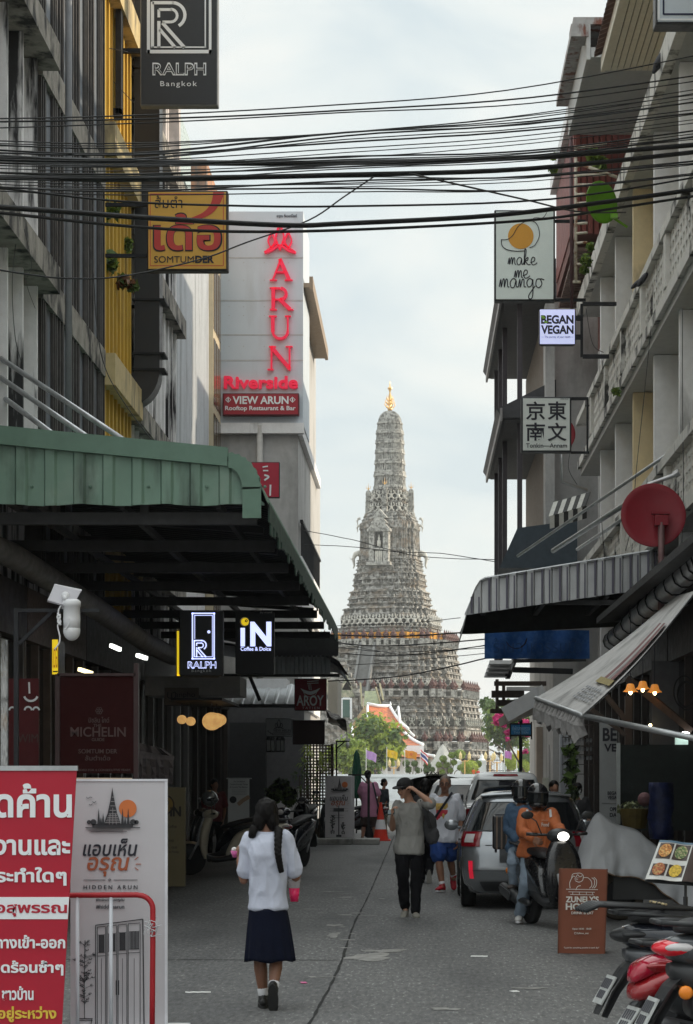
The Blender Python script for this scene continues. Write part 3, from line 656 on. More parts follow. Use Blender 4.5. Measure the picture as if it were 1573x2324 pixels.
# lamps of the far garden
def globe_lamp(x, lab, Z=313, heads=((-13, 1713), (-13, 1701), (-13, 1690), (13, 1713), (13, 1701), (13, 1690), (0, 1683)), ytop=1690):
    t = thing('globe_lamp', lab, 'lamp', (PX(x, Z), Z, 0)); s_ = Z/F; mb = MB(); c = PX(x, Z); mb.tube([(c, Z, -.2), (c, Z, PZ(ytop, Z))], .14, 8)
    for dx, y in heads:
        if dx: mb.tube([(c, Z, PZ(y+9, Z)), (c+dx*.6*s_, Z, PZ(y+9, Z)), (c+dx*s_, Z, PZ(y+5, Z))], .07, 6)
    mb.lathe([(.4, -.2), (.4, .3), (.2, .9), (.14, 1.6)], (c, Z, 0), 8); mb.build('post', M('lamp_green', (.05, .16, .11), .4, .3), t)
    for dx, y in heads:
        mb = MB(); mb.ell((c+dx*s_, Z, PZ(y, Z)), (.27, .27, .25), 10, 7); g = mb.build('globe', M('globe_white', (.78, .76, .70), .3, var=.03), t, True)
        mb = MB(); mb.lathe([(.36, .0), (.3, .12), (.1, .22)], (c+dx*s_, Z, PZ(y, Z)+.14), 10); mb.build('cap', M('lamp_cap', (.09, .08, .07), .4, .4), g)
globe_lamp(1145, 'green post with seven white globe lamps before the terraces')
globe_lamp(1177, 'short lamp post with one white globe right of the seven globe post', heads=((0, 1714),), ytop=1720)
def gold_lamp(x, y, lab, Z=300):
    t = thing('gold_lamp', lab, 'lamp', (PX(x, Z), Z, 0), 'gilded garden lamps'); mb = MB(); c = PX(x, Z); mb.tube([(c, Z, .5), (c, Z, PZ(y+4, Z))], .09, 6)
    for dx in (-.62, .62): mb.tube([(c, Z, PZ(y+4, Z)), (c+dx*.6, Z, PZ(y+6, Z)), (c+dx, Z, PZ(y+2, Z))], .06, 5)
    mb.build('stand', GOLD, t)
    for dx in (-.62, .62): mb = MB(); mb.lathe([(.1, 0), (.24, .2), (.22, .7), (.1, .95), (.02, 1.2)], (c+dx, Z, PZ(y+2, Z)), 8); mb.build('lantern', M('gold_glass', (.75, .60, .30), .3, .2), t)
for x, y, l in ((894, 1738, 'gilded twin lantern under the yellow flag'), (1055, 1722, 'gilded lantern behind the wide bush between the pillars'), (1112, 1722, 'gilded lantern right of the second white pillar'), (1128, 1726, 'gilded lantern beside the violet flag pole')): gold_lamp(x, y, l)
# ================================================================ left row of shophouses
XL = -5.5
SOOT = M('sooty_plaster', (.80, .79, .80), .88, var=.15, scale=2, dirt=(.03, .03, .032), dscale=(3.4, 3.4, .34), dlo=.48, dhi=.57, bump=.3)
SOOT2 = M('sooty_slab', (.30, .28, .25), .9, var=.3, scale=3, dirt=(.03, .03, .03), dscale=(2.5, 2.5, 1.5), dlo=.48, dhi=.62, bump=.4)
SLATE = M('blue_grey_pilaster', (.15, .17, .20), .6, var=.12, dirt=(.05, .05, .055), dscale=(3, 3, .4), dlo=.55, dhi=.7)
YELLOW = M('yellow_plaster', (.56, .36, .055), .75, var=.12, scale=1, dirt=(.30, .24, .12), dscale=(2, 2, .25), dlo=.55, dhi=.75)
YELLOWP = M('pale_yellow', (.58, .46, .24), .75, var=.1, dirt=(.25, .2, .12), dscale=(2, 2, .6))
DARKIN = M('dark_interior', (.012, .012, .013), .9, var=.3)
WINDK = M('window_dark', (.03, .032, .034), .15, var=.1)
GREYP = M('grey_plaster', (.46, .455, .45), .8, var=.08, dirt=(.2, .2, .19), dscale=(1, 1, .3), dlo=.5, dhi=.75)
GREYD = M('dark_grey_wall', (.10, .10, .105), .8, var=.15)
CREAM = M('cream_plaster', (.74, .61, .38), .8, var=.07, dirt=(.24, .20, .15), dscale=(1.2, 1.2, .35), dlo=.56, dhi=.72)
WPL = M('white_plaster', (.80, .80, .81), .8, var=.06, dirt=(.22, .22, .22), dscale=(1.3, 1.3, .3), dlo=.58, dhi=.74)
WPLD = M('mildewed_plaster', (.60, .585, .55), .85, var=.1, dirt=(.05, .05, .048), dscale=(1.5, 1.5, 1.1), dlo=.53, dhi=.63, bump=.3)
SOFF = M('grey_soffit', (.46, .46, .45), .85, var=.07)
Bs = thing('shophouse', 'soot stained grey shophouse with vertical concrete fins, nearest on the left', 'building', (XL, 28, 0))
b = MB(); b.box(-16, XL-.12, 19, 36.5, 0, 17.8); b.build('wall', DARKIN if False else SOOT, Bs)
b = MB()
for z in (5.4, 8.6, 11.8, 15.6):
    b.box(XL-.4, XL+.38, 19, 30.3, z, z+.38); b.box(XL-.4, XL+.13, 30.31, 36.4, z-.04, z+.42)
b.build('floor_slab', SOOT2, Bs)
b = MB()
for z0, z1 in ((5.8, 8.59), (9, 11.79), (12.2, 15.59), (16, 17.8)):
    y = 20.0
    while y < 30.2:
        b.box(XL-.13, XL+.15, y, y+.08, z0, z1); y += 1.08
b.build('fin', SOOT, Bs)
b = MB()
for y in (30.9, 32.4, 33.9, 35.4): b.box(XL-.36, XL+.06, y, y+.42, 5, 17.8)
b.build('pilaster', SLATE, Bs)
b = MB(); SLT = M('dark_slat', (.055, .05, .048), .6, var=.35, scale=4)
for y0 in (30.35, 31.32, 32.82, 34.32, 35.82):
    n_ = 12 if y0 > 30.5 else 6
    for i in range(n_):
        y = y0+.085*i
        if y > 36.4: break
        b.box(XL-.3, XL+.1+.02*math.sin(i*2.3), y, y+.045, 4.5, 17.6)
b.build('slat_screen', SLT, Bs)
b = MB(); b.tube([(XL+.45, 30.3, 13.0), (XL+.5, 30.3, 12.9), (XL+.5, 30.3, 5)], .05, 8); b.tube([(XL+.18, 30.3, 13.3), (XL+.45, 30.28, 13.3), (XL+.45, 30.28, 12.9)], .05, 8); b.build('drain_pipe', M('pipe_grey', (.22, .23, .25), .5), Bs, True)
By = thing('yellow_shophouse', 'narrow yellow shophouse with fluted facade between the sooty buildings', 'building', (XL, 38, 0))
b = MB(); b.box(-16, XL-.2, 36.5, 40.2, 0, 17.8); b.build('wall', YELLOW, By)
b = MB()
for i in range(8): y = 36.55+i*.46; b.box(XL-.25, XL+.10, y, y+.12, 4, 17.8)
b.build('fluting', YELLOW, By)
b = MB()
for z in (5.4, 8.45, 12.45, 15.3): MB().box(XL-.25, XL+.28, 36.5, 40.2, z, z+.55).build('beam', YELLOWP, By)
Bg = thing('grey_shophouse', 'stained pale shophouse with arched top floor behind the black duct', 'building', (XL, 44, 0))
b = MB(); b.box(-16, XL-.4, 40.2, 48, 0, 17.7); b.build('wall', SOOT, Bg)
b = MB()
for z in (5.6, 8.4, 11.6, 14.6): b.box(XL-.42, XL+.25, 40.2, 48, z, z+.4)
b.build('floor_slab', SOOT2, Bg)
b = MB()
y = 40.4
while y < 47.8: b.box(XL-.42, XL+.08, y, y+.14, 4.5, 14.6); y += .7
b.build('fin', SOOT, Bg)
b = MB(); PKW = M('pinkish_plaster', (.56, .51, .49), .8, var=.08, dirt=(.2, .19, .18), dscale=(1.5, 1.5, .5))
for y0 in (40.3, 42.9, 45.5):
    pts = [(y0, 15.0), (y0, 17.7), (y0+2.5, 17.7), (y0+2.5, 15.0), (y0+2.25, 15.0)] + [(y0+1.25+1.0*math.cos(R(a)), 16.1+1.0*math.sin(R(a))) for a in range(0, 181, 18)] + [(y0+.25, 15.0)]
    b.prism([(XL-.38, yy, z) for yy, z in pts], (.5, 0, 0))
b.build('arch', PKW, Bg, fix=True)
b = MB(); b.box(-16, XL+.2, 40.2, 48, 17.72, 18.0); b.build('parapet', SOOT2, Bg)
Bw = thing('clad_shophouse', 'shophouse clad in pale ribbed metal sheets next to the hotel', 'building', (XL, 52, 0))
b = MB(); b.box(-16, XL-.15, 48, 56.2, 0, 15.6); b.build('wall', WPL, Bw)
b = MB(); pts = []
y = 48.02
while y < 56.0: pts += [(XL-.1, y), (XL-.03, y+.05), (XL-.03, y+.12), (XL-.1, y+.17)]; y += .27
b.loft([[Vector((x, yy, 6.6)) for x, yy in pts], [Vector((x, yy, 15.5)) for x, yy in pts]], closed=False)
b.loft([[Vector((x-.02, yy, 6.6)) for x, yy in pts], [Vector((x-.02, yy, 15.5)) for x, yy in pts]][::-1], closed=False)
b.build('cladding', M('pale_sheet', (.58, .61, .64), .45, .2, var=.05, dirt=(.38, .40, .42), dscale=(2, 2, .2)), Bw)
b = MB(); b.box(XL-3, XL+.05, 48.1, 50.8, 15.62, 16.9); b.box(XL-3, XL-.3, 50.9, 53.8, 15.62, 17.1); b.build('roof_room', M('glass_room', (.42, .50, .49), .3, var=.1), Bw)
Bb = thing('brick_shophouse', 'thin strip of brown windowed shophouse with an orange brick top beside the hotel', 'building', (XL, 57, 0))
b = MB(); b.box(-16, XL+.06, 56.25, 58.4, 0, 15.9); b.build('wall', M('cream_wall', (.52, .45, .32), .8, var=.1), Bb)
b = MB()
for z in (5.2, 7.2, 9.6, 11.6, 13.6):
    for y in (56.35, 57.05, 57.75): b.box(XL, XL+.08, y, y+.52, z, z+1.75)
b.build('window', M('brown_glass', (.10, .075, .05), .2, var=.2), Bb)
b = MB(); b.box(-14, XL+.05, 54.6, 58.3, 15.92, 17.6); b.build('brick_top', M('orange_brick', (.42, .22, .13), .85, var=.3, scale=3, dirt=(.2, .17, .15)), Bb)
# hotel
Bh = thing('hotel_building', 'tall grey hotel with red letters on its street end wall and balconies along its side', 'building', (-4, 64, 0))
HP = M('grey_panel', (.56, .615, .67), .55, var=.04, scale=1, dirt=(.42, .44, .46), dscale=(1, 1, .15), dlo=.55, dhi=.8)
Z = 58.6
b = MB(); b.box(PX(500, Z), PX(688, Z), Z, Z+3.4, PZ(960, Z), PZ(480, Z)); b.build('sign_wall', HP, Bh)
b = MB()
for y in (585, 682, 760, 818): b.box(PX(500, Z)-.002, PX(688, Z)+.002, Z-.006, Z, PZ(y, Z)-.02, PZ(y, Z)+.02)
for y in (600, 640, 700, 720, 790, 870, 950):
    for x in (520, 553, 600, 655): b.disc(x, y-4, 1.3, Z-.006, .006, 8)
b.build('panel_joint', M('panel_line', (.46, .475, .49), .7), Bh)
b = MB(); b.box(-16, PX(676, Z), Z+.12, 72, 0, PZ(961, Z)); b.box(-16, PX(672, Z), Z+3.4, 70, PZ(961, Z), 16.2); b.build('wall', GREYP, Bh)
b = MB(); b.box(PX(500, Z), PX(690, Z), Z-.12, Z+.1, PZ(964, Z)-.25, PZ(961, Z)); b.build('sign_wall_ledge', WPL, Bh)
b = MB(); b.tube([(PX(590, Z), Z-.05, PZ(966, Z)), (PX(590, Z), Z-.05, 4)], .09, 10); b.build('drain_pipe', M('pipe_cream', (.45, .44, .42), .6), Bh, True)
def soffit(xa, ya, xb, yb, th=.16, depth=1.2):
    p1 = P(xa, ya, Z+.2); k = (CX-xa)/(CX-xb); p2 = Vector((p1.x, (Z+.2)*k, p1.z)); return p1, p2
b = MB(); p1, p2 = soffit(702, 652, 738, 858)
b.prism([(p1.x, p1.y, p1.z), (p1.x-2.5, p1.y, p1.z), (p2.x-2.5, p2.y, p2.z), (p2.x, p2.y, p2.z)], (0, 0, .12)); b.box(p1.x, p1.x+.1, p1.y, p2.y, p1.z-.05, p1.z+.3)
b.build('roof_soffit', M('brown_soffit', (.30, .225, .16), .6, var=.12), Bh)
b = MB(); p1, p2 = soffit(687, 964, 728, 1116); b.box(p1.x-2.5, p1.x, p1.y, p2.y, p1.z-.3, p1.z); b.box(p1.x-2, p1.x-.02, p1.y, p2.y, 6.4, 7.8); b.box(p1.x-2, p1.x-.02, p1.y, p2.y, 3.6, 5.4); b.build('balcony', WPL, Bh)
b = MB(); xw = p1.x-.32
for i in range(5): y = Z+.5+i*2.2; b.box(xw-.3, xw+.03, y, y+1.5, 8.2, 10.7); b.box(xw-.3, xw+.03, y, y+1.5, 12.2, 14.2)
b.build('window', WINDK, Bh)
b = MB()
for i in range(26): y = Z+.4+i*.42; b.box(p1.x-.06, p1.x-.02, y, y+.05, 7.8, 8.75)
b.box(p1.x-.08, p1.x, Z+.3, Z+11.4, 8.75, 8.82); b.build('railing', DKMETAL, Bh)
b = MB(); Zg = 58.68
b.rect(500, 1605, 690, 1790, Zg, .1); b.build('shop_front', GREYD, Bh)

# ================================================================ right row of buildings
XR = 4.0
def rz_(ratio, X): return H + ratio*X
Br = thing('balcony_building', 'cream and white shophouse row with mildewed balcony parapets on the right', 'building', (XR, 30, 0))
b = MB(); b.box(5.4, 18, 10, 42, 0, 16.2); b.build('rear_wall', CREAM, Br)
for z0 in (5.55, 9.05, 12.95):
    b = MB(); b.box(XR, 5.41, 10, 51.9, z0, z0+.28); b.build('floor_slab', SOFF, Br)
b = MB()
for k in range(9):
    y = 22.5+k*3.6
    if y > 50: break
    for za, zb in ((.02, 5.54), (5.84, 9.04), (9.34, 12.94)): MB().box(XR+.13, 5.42, y, y+.17, za, zb).build('party_wall', CREAM if k % 3 == 2 else WPL, Br)
b = MB()
for k in range(8):
    y = 22.5+k*3.6
    for z0, z1 in ((5.84, 9.04), (9.34, 12.94)): b.box(XR+.45, XR+.8, y+1.9, y+2.25, z0, z1)
b.build('column', CREAM, Br)
def para(z0, z1, holes):
    b = MB()
    b.box(XR-.12, XR+.14, 18, 51.9, z1-.16, z1); b.box(XR-.08, XR+.1, 18, 51.9, z0, z0+.2)
    for k in range(9):
        y = 18.9+k*3.6
        b.box(XR-.1, XR+.12, y, y+.28, z0+.21, z1-.17)
    o = b.build('parapet_rail', WPLD, Br); b = MB()
    for k in range(8):
        y0 = 19.2+k*3.6; nn = 10; pw = 3.3/nn; hh = z1-z0-.4
        for i in range(nn):
            for j in range(4):
                yy = y0+i*pw; zc = z0+.21+j*hh/4
                b.box(XR-.03, XR+.03, yy, yy+pw*.40, zc, zc+hh/4-.002); b.box(XR-.03, XR+.03, yy+pw*.402, yy+pw-.002, zc, zc+hh/4*.42)
        b.build('parapet_block', WPLD, Br); b = MB()
para(9.2, 10.42, 1); para(5.6, 6.75, 1)
b = MB(); b.box(XR-.1, XR+.06, 18, 51.9, 12.93, 13.36); b.build('slab_edge', WPLD, Br)
# top floor and roof
b = MB(); b.box(4.9, 5.39, 18, 42, 13.24, 15.7); b.build('top_wall', M('ochre_plaster', (.60, .44, .20), .8, var=.08, dirt=(.3, .24, .15)), Br)
b = MB()
for i in range(11): x = 3.72+i*.122; b.box(x, x+.104, 16, 42, 15.7, 15.74)
b.box(5.06, 5.4, 16, 42, 15.7, 15.74); b.box(3.64, 3.715, 16, 42.02, 15.68, 15.95); b.build('slatted_soffit', M('cream_slat', (.66, .63, .54), .7, var=.06), Br)
b = MB(); b.box(3.72, 5.4, 16, 42, 15.76, 15.8); b.build('soffit_gap', DARKIN, Br)
b = MB(); pts = []
y = 16.0
while y < 42: pts += [(y, 0), (y+.06, .05), (y+.14, .05), (y+.2, 0)]; y += .26
b.loft([[Vector((3.5, yy, 15.98+h)) for yy, h in pts], [Vector((9, yy, 18.4+h)) for yy, h in pts]], closed=False); b.loft([[Vector((3.5, yy, 15.94+h)) for yy, h in pts], [Vector((9, yy, 18.36+h)) for yy, h in pts]][::-1], closed=False); b.build('roof', M('brown_tile', (.10, .06, .05), .7, var=.3), Br)
Br2 = thing('grey_eaved_shophouse', 'shophouse with smooth grey soffit and rusty gutter, between the slatted soffit and the red cladding', 'building', (XR, 45, 0))
b = MB(); b.box(5.0, 18, 42.05, 48, 0, 16.4); b.build('wall', M('cream_b', (.50, .45, .35), .8, var=.1), Br2)
b = MB(); b.box(3.45, 5.1, 42.1, 47.2, 16.0, 16.2); b.box(3.36, 3.44, 42.08, 47.22, 15.95, 16.65); b.build('soffit', SOFF, Br2)
b = MB(); b.box(3.1, 9, 42.1, 47.3, 16.66, 16.8); b.box(3.05, 3.4, 42.05, 42.6, 16.4, 16.65); b.build('roof_edge', M('rusty_sheet', (.34, .33, .32), .6, .3, var=.2, dirt=(.16, .06, .04), dscale=(5, 5, 2)), Br2)
b = MB(); 
for y in (42.6, 44.2, 45.8): b.box(4.93, 5.02, y, y+1.2, 13.5, 15.6)
b.build('window', WINDK, Br2)
Br3 = thing('red_clad_shophouse', 'shophouse with dark red ribbed cladding and a white gutter high on the right', 'building', (3.4, 51, 0))
b = MB(); b.box(4.6, 18, 48.05, 54, 12.5, 16.6); b.box(3.55, 4.6, 47.72, 54, 13.9, 16.5); b.build('wall', M('maroon_wall', (.16, .07, .06), .8, var=.1), Br3); b = MB(); b.box(4.6, 18, 48.05, 54, 0, 12.49); b.build('lower_wall', GREYP, Br3)
b = MB(); RC = M('red_cladding', (.20, .055, .045), .6, var=.2, scale=2)
for i in range(14): x = 3.55+i*.14; b.box(x, x+.11, 47.6+.02*(i % 2), 47.7, 13.9, 16.5)
for i in range(30): y = 47.75+i*.2; b.box(3.52, 3.56, y, y+.17, 14.2, 16.45)
b.build('cladding', RC, Br3)
b = MB(); b.box(3.38, 3.85, 47.4, 54, 16.52, 16.85); b.build('gutter', WPL, Br3)
b = MB()
for i in range(22): b.box(3.55+.002*i, 4.6, 48+i*.27, 48.18+i*.27, 13.6, 13.68)
b.build('slatted_soffit', M('brown_slat', (.17, .11, .09), .7, var=.15), Br3)
# riverside hall with thin columns
Bp = thing('riverside_house', 'dark roofed house with two deep eaves and tall thin columns, far right by the river', 'building', (2.4, 60, 0))
EV = M('eave_dark', (.055, .055, .06), .6, var=.2); EVL = M('eave_underside', (.10, .10, .105), .7, var=.1); SL = M('vertical_slat', (.30, .26, .225), .7, var=.12)
b = MB(); b.box(3.55, 18, 55.5, 67, 0, 15.0); b.build('wall', GREYP, Bp)
b = MB(); b.box(3.3, 3.54, 54.6, 55.5, 6.2, 13.9); b.build('end_wall', GREYP, Bp)
b = MB()
for i in range(46): b.box(3.40, 3.54, 55.6+i*.24, 55.72+i*.24, 5.5, 14.1)
b.build('slat', SL, Bp)
for z in (14.15, 11.0):
    dz = .55
    b = MB(); b.prism([(2.2, 0, z), (3.6, 0, z+.0), (3.6, 0, z+dz+.5), (2.05, 0, z+.35)], (0, 1, 0)); 
    vs = []
    b = MB(); b.prism([Vector((2.2, 55, z)), Vector((3.6, 55, z)), Vector((3.6, 55, z+1.0)), Vector((2.05, 55, z+.22))], (0, 11.4, 0)); b.build('roof', EV, Bp)
    b = MB(); b.box(2.28, 3.54, 55.1, 66.3, z-.03, z-.003); b.build('soffit', EVL, Bp); b = MB(); b.box(2.14, 2.2, 54.9, 66.5, z-.1, z+.24); b.build('fascia', M('fascia_grey', (.26, .25, .25), .6), Bp)
for i, y in enumerate((55.6, 58.6, 61.6, 64.8)):
    b = MB(); x = 2.35 if i else 2.62; b.box(x, x+.13, y, y+.13, 5, 10.95); b.box(x, x+.13, y, y+.13, 11.3, 14.1); b.build('column', M('column_dark', (.06, .052, .06), .5), Bp)
b = MB(); b.prism([Vector((2.05, 53, 6.9)), Vector((4, 53, 6.9)), Vector((4, 53, 8.1)), Vector((2.5, 53, 7.9))], (0, 12, 0)); b.build('lower_roof', M('blue_tile', (.05, .07, .09), .5, var=.2), Bp)

# ================================================================ awnings
GRN = M('green_sheet', (.19, .30, .235), .5, .1, var=.10, scale=1.5, dirt=(.085, .125, .10), dscale=(2.2, 2.2, .45), dlo=.50, dhi=.66, col2=(.26, .35, .29), clo=.55, chi=.75, cscale=1.2)
GRNT = M('green_trim', (.14, .235, .18), .5, .1, var=.08)
def ribs(x0, x1, pitch=.26, h=.03, top=.07):
    pts = []; x = x0
    while x < x1-1e-4:
        for dx, dd in ((0, 0), (pitch-top-.05, 0), (pitch-top-.03, h), (pitch-.03, h)):
            if x+dx <= x1: pts.append((x+dx, dd))
        x += pitch
    pts.append((x1, 0)); return pts
Ag = thing('green_awning', 'long green ribbed metal awning with a curved street edge along the left shops', 'awning', (-3, 30, 0))
Z0, Z1 = 24.0, 45.0
# curved front panel: top edge falls to the street and rounds over at the corner
def ztop(x): return 5.62-.27*(x+4.74)/2.8 if x < -2.1 else 5.36-.07-(.5*((x+2.1)/.40)**2.2)
pts = ribs(-6.4, -1.74, .33, .035, .10)
b = MB(); A = [Vector((x, Z0-d_, 4.78-.012*math.sin(x*7))) for x, d_ in pts]; T = [Vector((x, Z0-d_, max(4.80, ztop(x)-.15))) for x, d_ in pts]
b.loft([A, T], closed=False); b.loft([[p+Vector((0, .03, 0)) for p in A], [p+Vector((0, .03, 0)) for p in T]][::-1], closed=False); b.build('end_panel', GRN, Ag)
b = MB()
for x, d_ in pts[::8]: b.ell((x+.05, Z0-.045, 4.98), (.02, .02, .02), 6, 4)
b.build('screw', GRNT, Ag)
def xs_roof(): return [-6.4, -5, -4, -3, -2.3, -2.1, -2.0, -1.92, -1.85, -1.79, -1.75, -1.715, -1.70]
b = MB(); rows = []
yy = ribs(Z0-.06, Z1, .30, .035, .10)
for x in xs_roof(): rows.append([Vector((x, y, (ztop(x) if x < -1.71 else 4.8)+d_)) for y, d_ in yy])
b.loft(rows, closed=False); b.build('roof_sheet', GRN, Ag); b = MB(); b.loft([[p-Vector((0, 0, .03)) for p in r] for r in rows][::-1], closed=False); b.build('dark_underlayer', M('near_black_sheet', (.03, .033, .032), .8, var=.3), Ag)  # near-black layer added under the green sheet to darken its underside
b = MB()                                       # smooth cap along the end, crimped round the corner
xs = [-6.4+i*.25 for i in range(18)]; xs = [x for x in xs if x < -2.12]
b.loft([[Vector((x, Z0-.09, ztop(x)+.05)) for x in xs], [Vector((x, Z0-.09, ztop(x)-.16)) for x in xs], [Vector((x, Z0+.02, ztop(x)-.16)) for x in xs], [Vector((x, Z0+.02, ztop(x)+.05)) for x in xs]], closed=False)
cr_ = []
for i in range(15):
    a = R(90-i*6.2); bulge = .018 if i % 2 else 0; cr_.append((Vector((-2.14+(.36+bulge)*math.cos(a), 0, 4.93+(.42+bulge)*math.sin(a))), Vector((-2.14+(.16)*math.cos(a), 0, 4.93+(.26)*math.sin(a)))))
b.loft([[p+Vector((0, Z0-.1, 0)) for p, q in cr_], [q+Vector((0, Z0-.1, 0)) for p, q in cr_]], closed=False); b.loft([[p+Vector((0, Z0-.1, 0)) for p, q in cr_], [p+Vector((0, Z0+.1, 0)) for p, q in cr_]][::-1], closed=False); b.box(-1.98, -1.77, Z0-.1, Z0-.06, 4.62, 4.97)
b.build('end_cap', GRNT, Ag)
STL = M('awning_steel', (.05, .05, .052), .6, .2, var=.2)
b = MB()
for i in range(8): y = Z0+.35+i*2.9; b.box(-6.4, -1.85, y, y+.1, 4.60, 4.74); b.bar((-6.4, y+.05, 5.5), (-2.2, y+.05, 5.2), .08)
for x in (-5.6, -4.5, -3.4, -2.3): b.box(x, x+.06, Z0+.1, Z1, 4.75, 4.83)
for x in (-4.9, -3.2): b.box(x, x+.1, Z0+.36, Z0+.44, 4.74, 5.3)
b.build('truss', STL, Ag)
b = MB(); rr = random.Random(8)
for i in range(75):                           # ragged edge strip hanging along the eave
    y = Z0+.3+i*.277; h_ = rr.uniform(.18, .34); b.box(-1.72, -1.70, y, y+.265, 4.84-h_, 4.84)
b.build('edge_flashing', M('green_edge', (.06, .11, .085), .6, var=.2), Ag)
# struts that hold the green awning back to the facade
b = MB(); st = thing('awning_stay', 'pale steel tubes bracing the green awning back to the sooty facade', 'brace', (-4.5, 26, 6))
for a, q in (((0, 812), (280, 998)), ((0, 856), (196, 990)), ((12, 905), (120, 985))):
    b.tube([P(*a, 27.6), P(*q, 25.0)], .035, 8)
b.build('tube', GALV, st, True)
# grey gutter pipe under the green awning
tag(MB().tube([P(-60, 1225, 25), P(30, 1262, 26), P(225, 1385, 30), P(330, 1458, 34), P(395, 1490, 37)], .16, 10).build('gutter_pipe', M('old_duct', (.20, .19, .18), .6, .2, var=.3), None, True), 'ribbed grey pipe running back along the shops under the green awning', 'pipe')
# black scalloped canopy, then the grey ribbed awning
Ab = thing('scalloped_canopy', 'black canvas canopy with scalloped trim behind the green awning', 'awning', (-3, 46, 0))
b = MB(); Z = 46.0; rows = []
for j in range(6):
    u = j/5; rows.append([Vector((-5.4, Z+7*k/4, 5.2)).lerp(Vector((-1.72, Z+7*k/4, 4.55)), u) + Vector((0, 0, -.35*max(0, u-.75)*4*u)) for k in range(5)])
b.loft(rows, closed=False); b.loft([[p-Vector((0, 0, .02)) for p in r] for r in rows][::-1], closed=False)
b.box(PX(560, Z), PX(768, Z), Z, Z+.03, PZ(1482, Z), PZ(1440, Z)); b.build('canvas', M('black_canvas', (.02, .022, .022), .8, var=.3), Ab)
b = MB()
for i in range(21): b.disc(566+i*9.8, 1482, 6.2, Z-.02, .02, 10, ry=9)
b.build('scallop_trim', M('black_trim', (.012, .012, .014), .7), Ab)
Am = thing('grey_ribbed_awning', 'grey ribbed metal awning just below the scalloped canopy', 'awning', (-3, 48, 0)); Z = 48.0
b = MB(); pts = ribs(PX(540, Z), PX(750, Z), .2, .03, .07); b.loft([[Vector((x, Z-d_, PZ(1530, Z))) for x, d_ in pts], [Vector((x, Z-d_, PZ(1488, Z))) for x, d_ in pts]], closed=False)
b.loft([[Vector((x, Z+.03-d_, PZ(1530, Z))) for x, d_ in pts], [Vector((x, Z+.03-d_, PZ(1488, Z))) for x, d_ in pts]][::-1], closed=False); b.build('end_panel', M('zinc_sheet', (.42, .45, .46), .45, .35, var=.12), Am)
yy = ribs(Z, Z+6, .25, .03, .07); rows = [[Vector((x, y, z+d_)) for y, d_ in yy] for x, z in ((-5.4, 4.85), (PX(742, Z), 4.35), (PX(765, Z), 4.22), (PX(778, Z), 3.98))]
b = MB(); b.loft(rows, closed=False); b.loft([[p-Vector((0, 0, .03)) for p in r] for r in rows][::-1], closed=False); b.build('roof_sheet', M('zinc_dark', (.16, .17, .18), .5, .3, var=.15), Am)
b = MB(); b.box(-5.4, PX(770, Z), Z+.2, Z+.3, 3.95, 4.02); b.bar(P(565, 1530, Z+.3), P(590, 1590, Z+.3), .08); b.build('truss', STL, Am)
Al = thing('pale_metal_awning', 'low pale metal awning over the lanterns, in front of the dark shop wall', 'awning', (-4, 53, 0)); Z = 53.0
b = MB(); pts = ribs(PX(475, Z), PX(668, Z), .28, .025, .06); b.loft([[Vector((x, Z, PZ(1598, Z)+d_)) for x, d_ in pts], [Vector((x, Z+2.5, PZ(1576, Z)+.35+d_)) for x, d_ in pts]], closed=False); b.loft([[Vector((x, Z, PZ(1598, Z)+d_-.03)) for x, d_ in pts], [Vector((x, Z+2.5, PZ(1576, Z)+.32+d_)) for x, d_ in pts]][::-1], closed=False)
b.build('roof_sheet', M('pale_zinc', (.55, .58, .60), .4, .3, var=.08), Al); b = MB(); b.rect(475, 1598, 668, 1606, Z-.02, .05); b.build('edge', GREYD, Al)
b = MB(); Z = 57.0; b.box(PX(745, Z), PX(766, Z), Z, Z+3, PZ(1640, Z), PZ(1543, Z)); tag(b.build('cream_fascia', M('cream_board', (.60, .55, .46), .6, var=.06)), 'cream boxed fascia board right behind the red noodle sign', 'fascia board')
b = MB(); Z = 55; 
b.box(PX(560, Z), PX(650, Z), Z, Z+1.5, PZ(1573, Z), PZ(1540, Z)); tag(b.build('shop_fascia', WPL), 'white shop fascia behind the lit coffee sign above the pale metal awning', 'fascia')
tag(MB().box(PX(330, 40), PX(545, 40), 40, 41.5, PZ(1578, 40), PZ(1535, 40)).build('shop_soffit', GREYP), 'grey concrete ledge under the lit door shaped sign', 'ledge')
At = thing('torn_canopy', 'torn dark canvas canopy sagging below the red noodle sign', 'awning', (-2.6, 56, 0)); b = MB(); rr = random.Random(12); rows = []
for j in range(6):
    rows.append([P(742+j*9+rr.uniform(-2, 2), 1612+j*6+k*2+rr.uniform(-2, 2), 54+k*1.4)+Vector((0, 0, -.1*math.sin(k*2+j))) for k in range(7)])
b.loft(rows, closed=False); lo = [p+Vector((.02, -.03, -.16-.08*rr.random())) for p in rows[-1]]; b.loft([rows[-1], lo], closed=False); b.loft([[p-Vector((0, 0, .02)) for p in r] for r in rows][::-1], closed=False)
b.build('canvas', M('torn_canvas', (.09, .085, .08), .8, var=.4, col2=(.3, .29, .27), clo=.55, chi=.62, cscale=5), At)
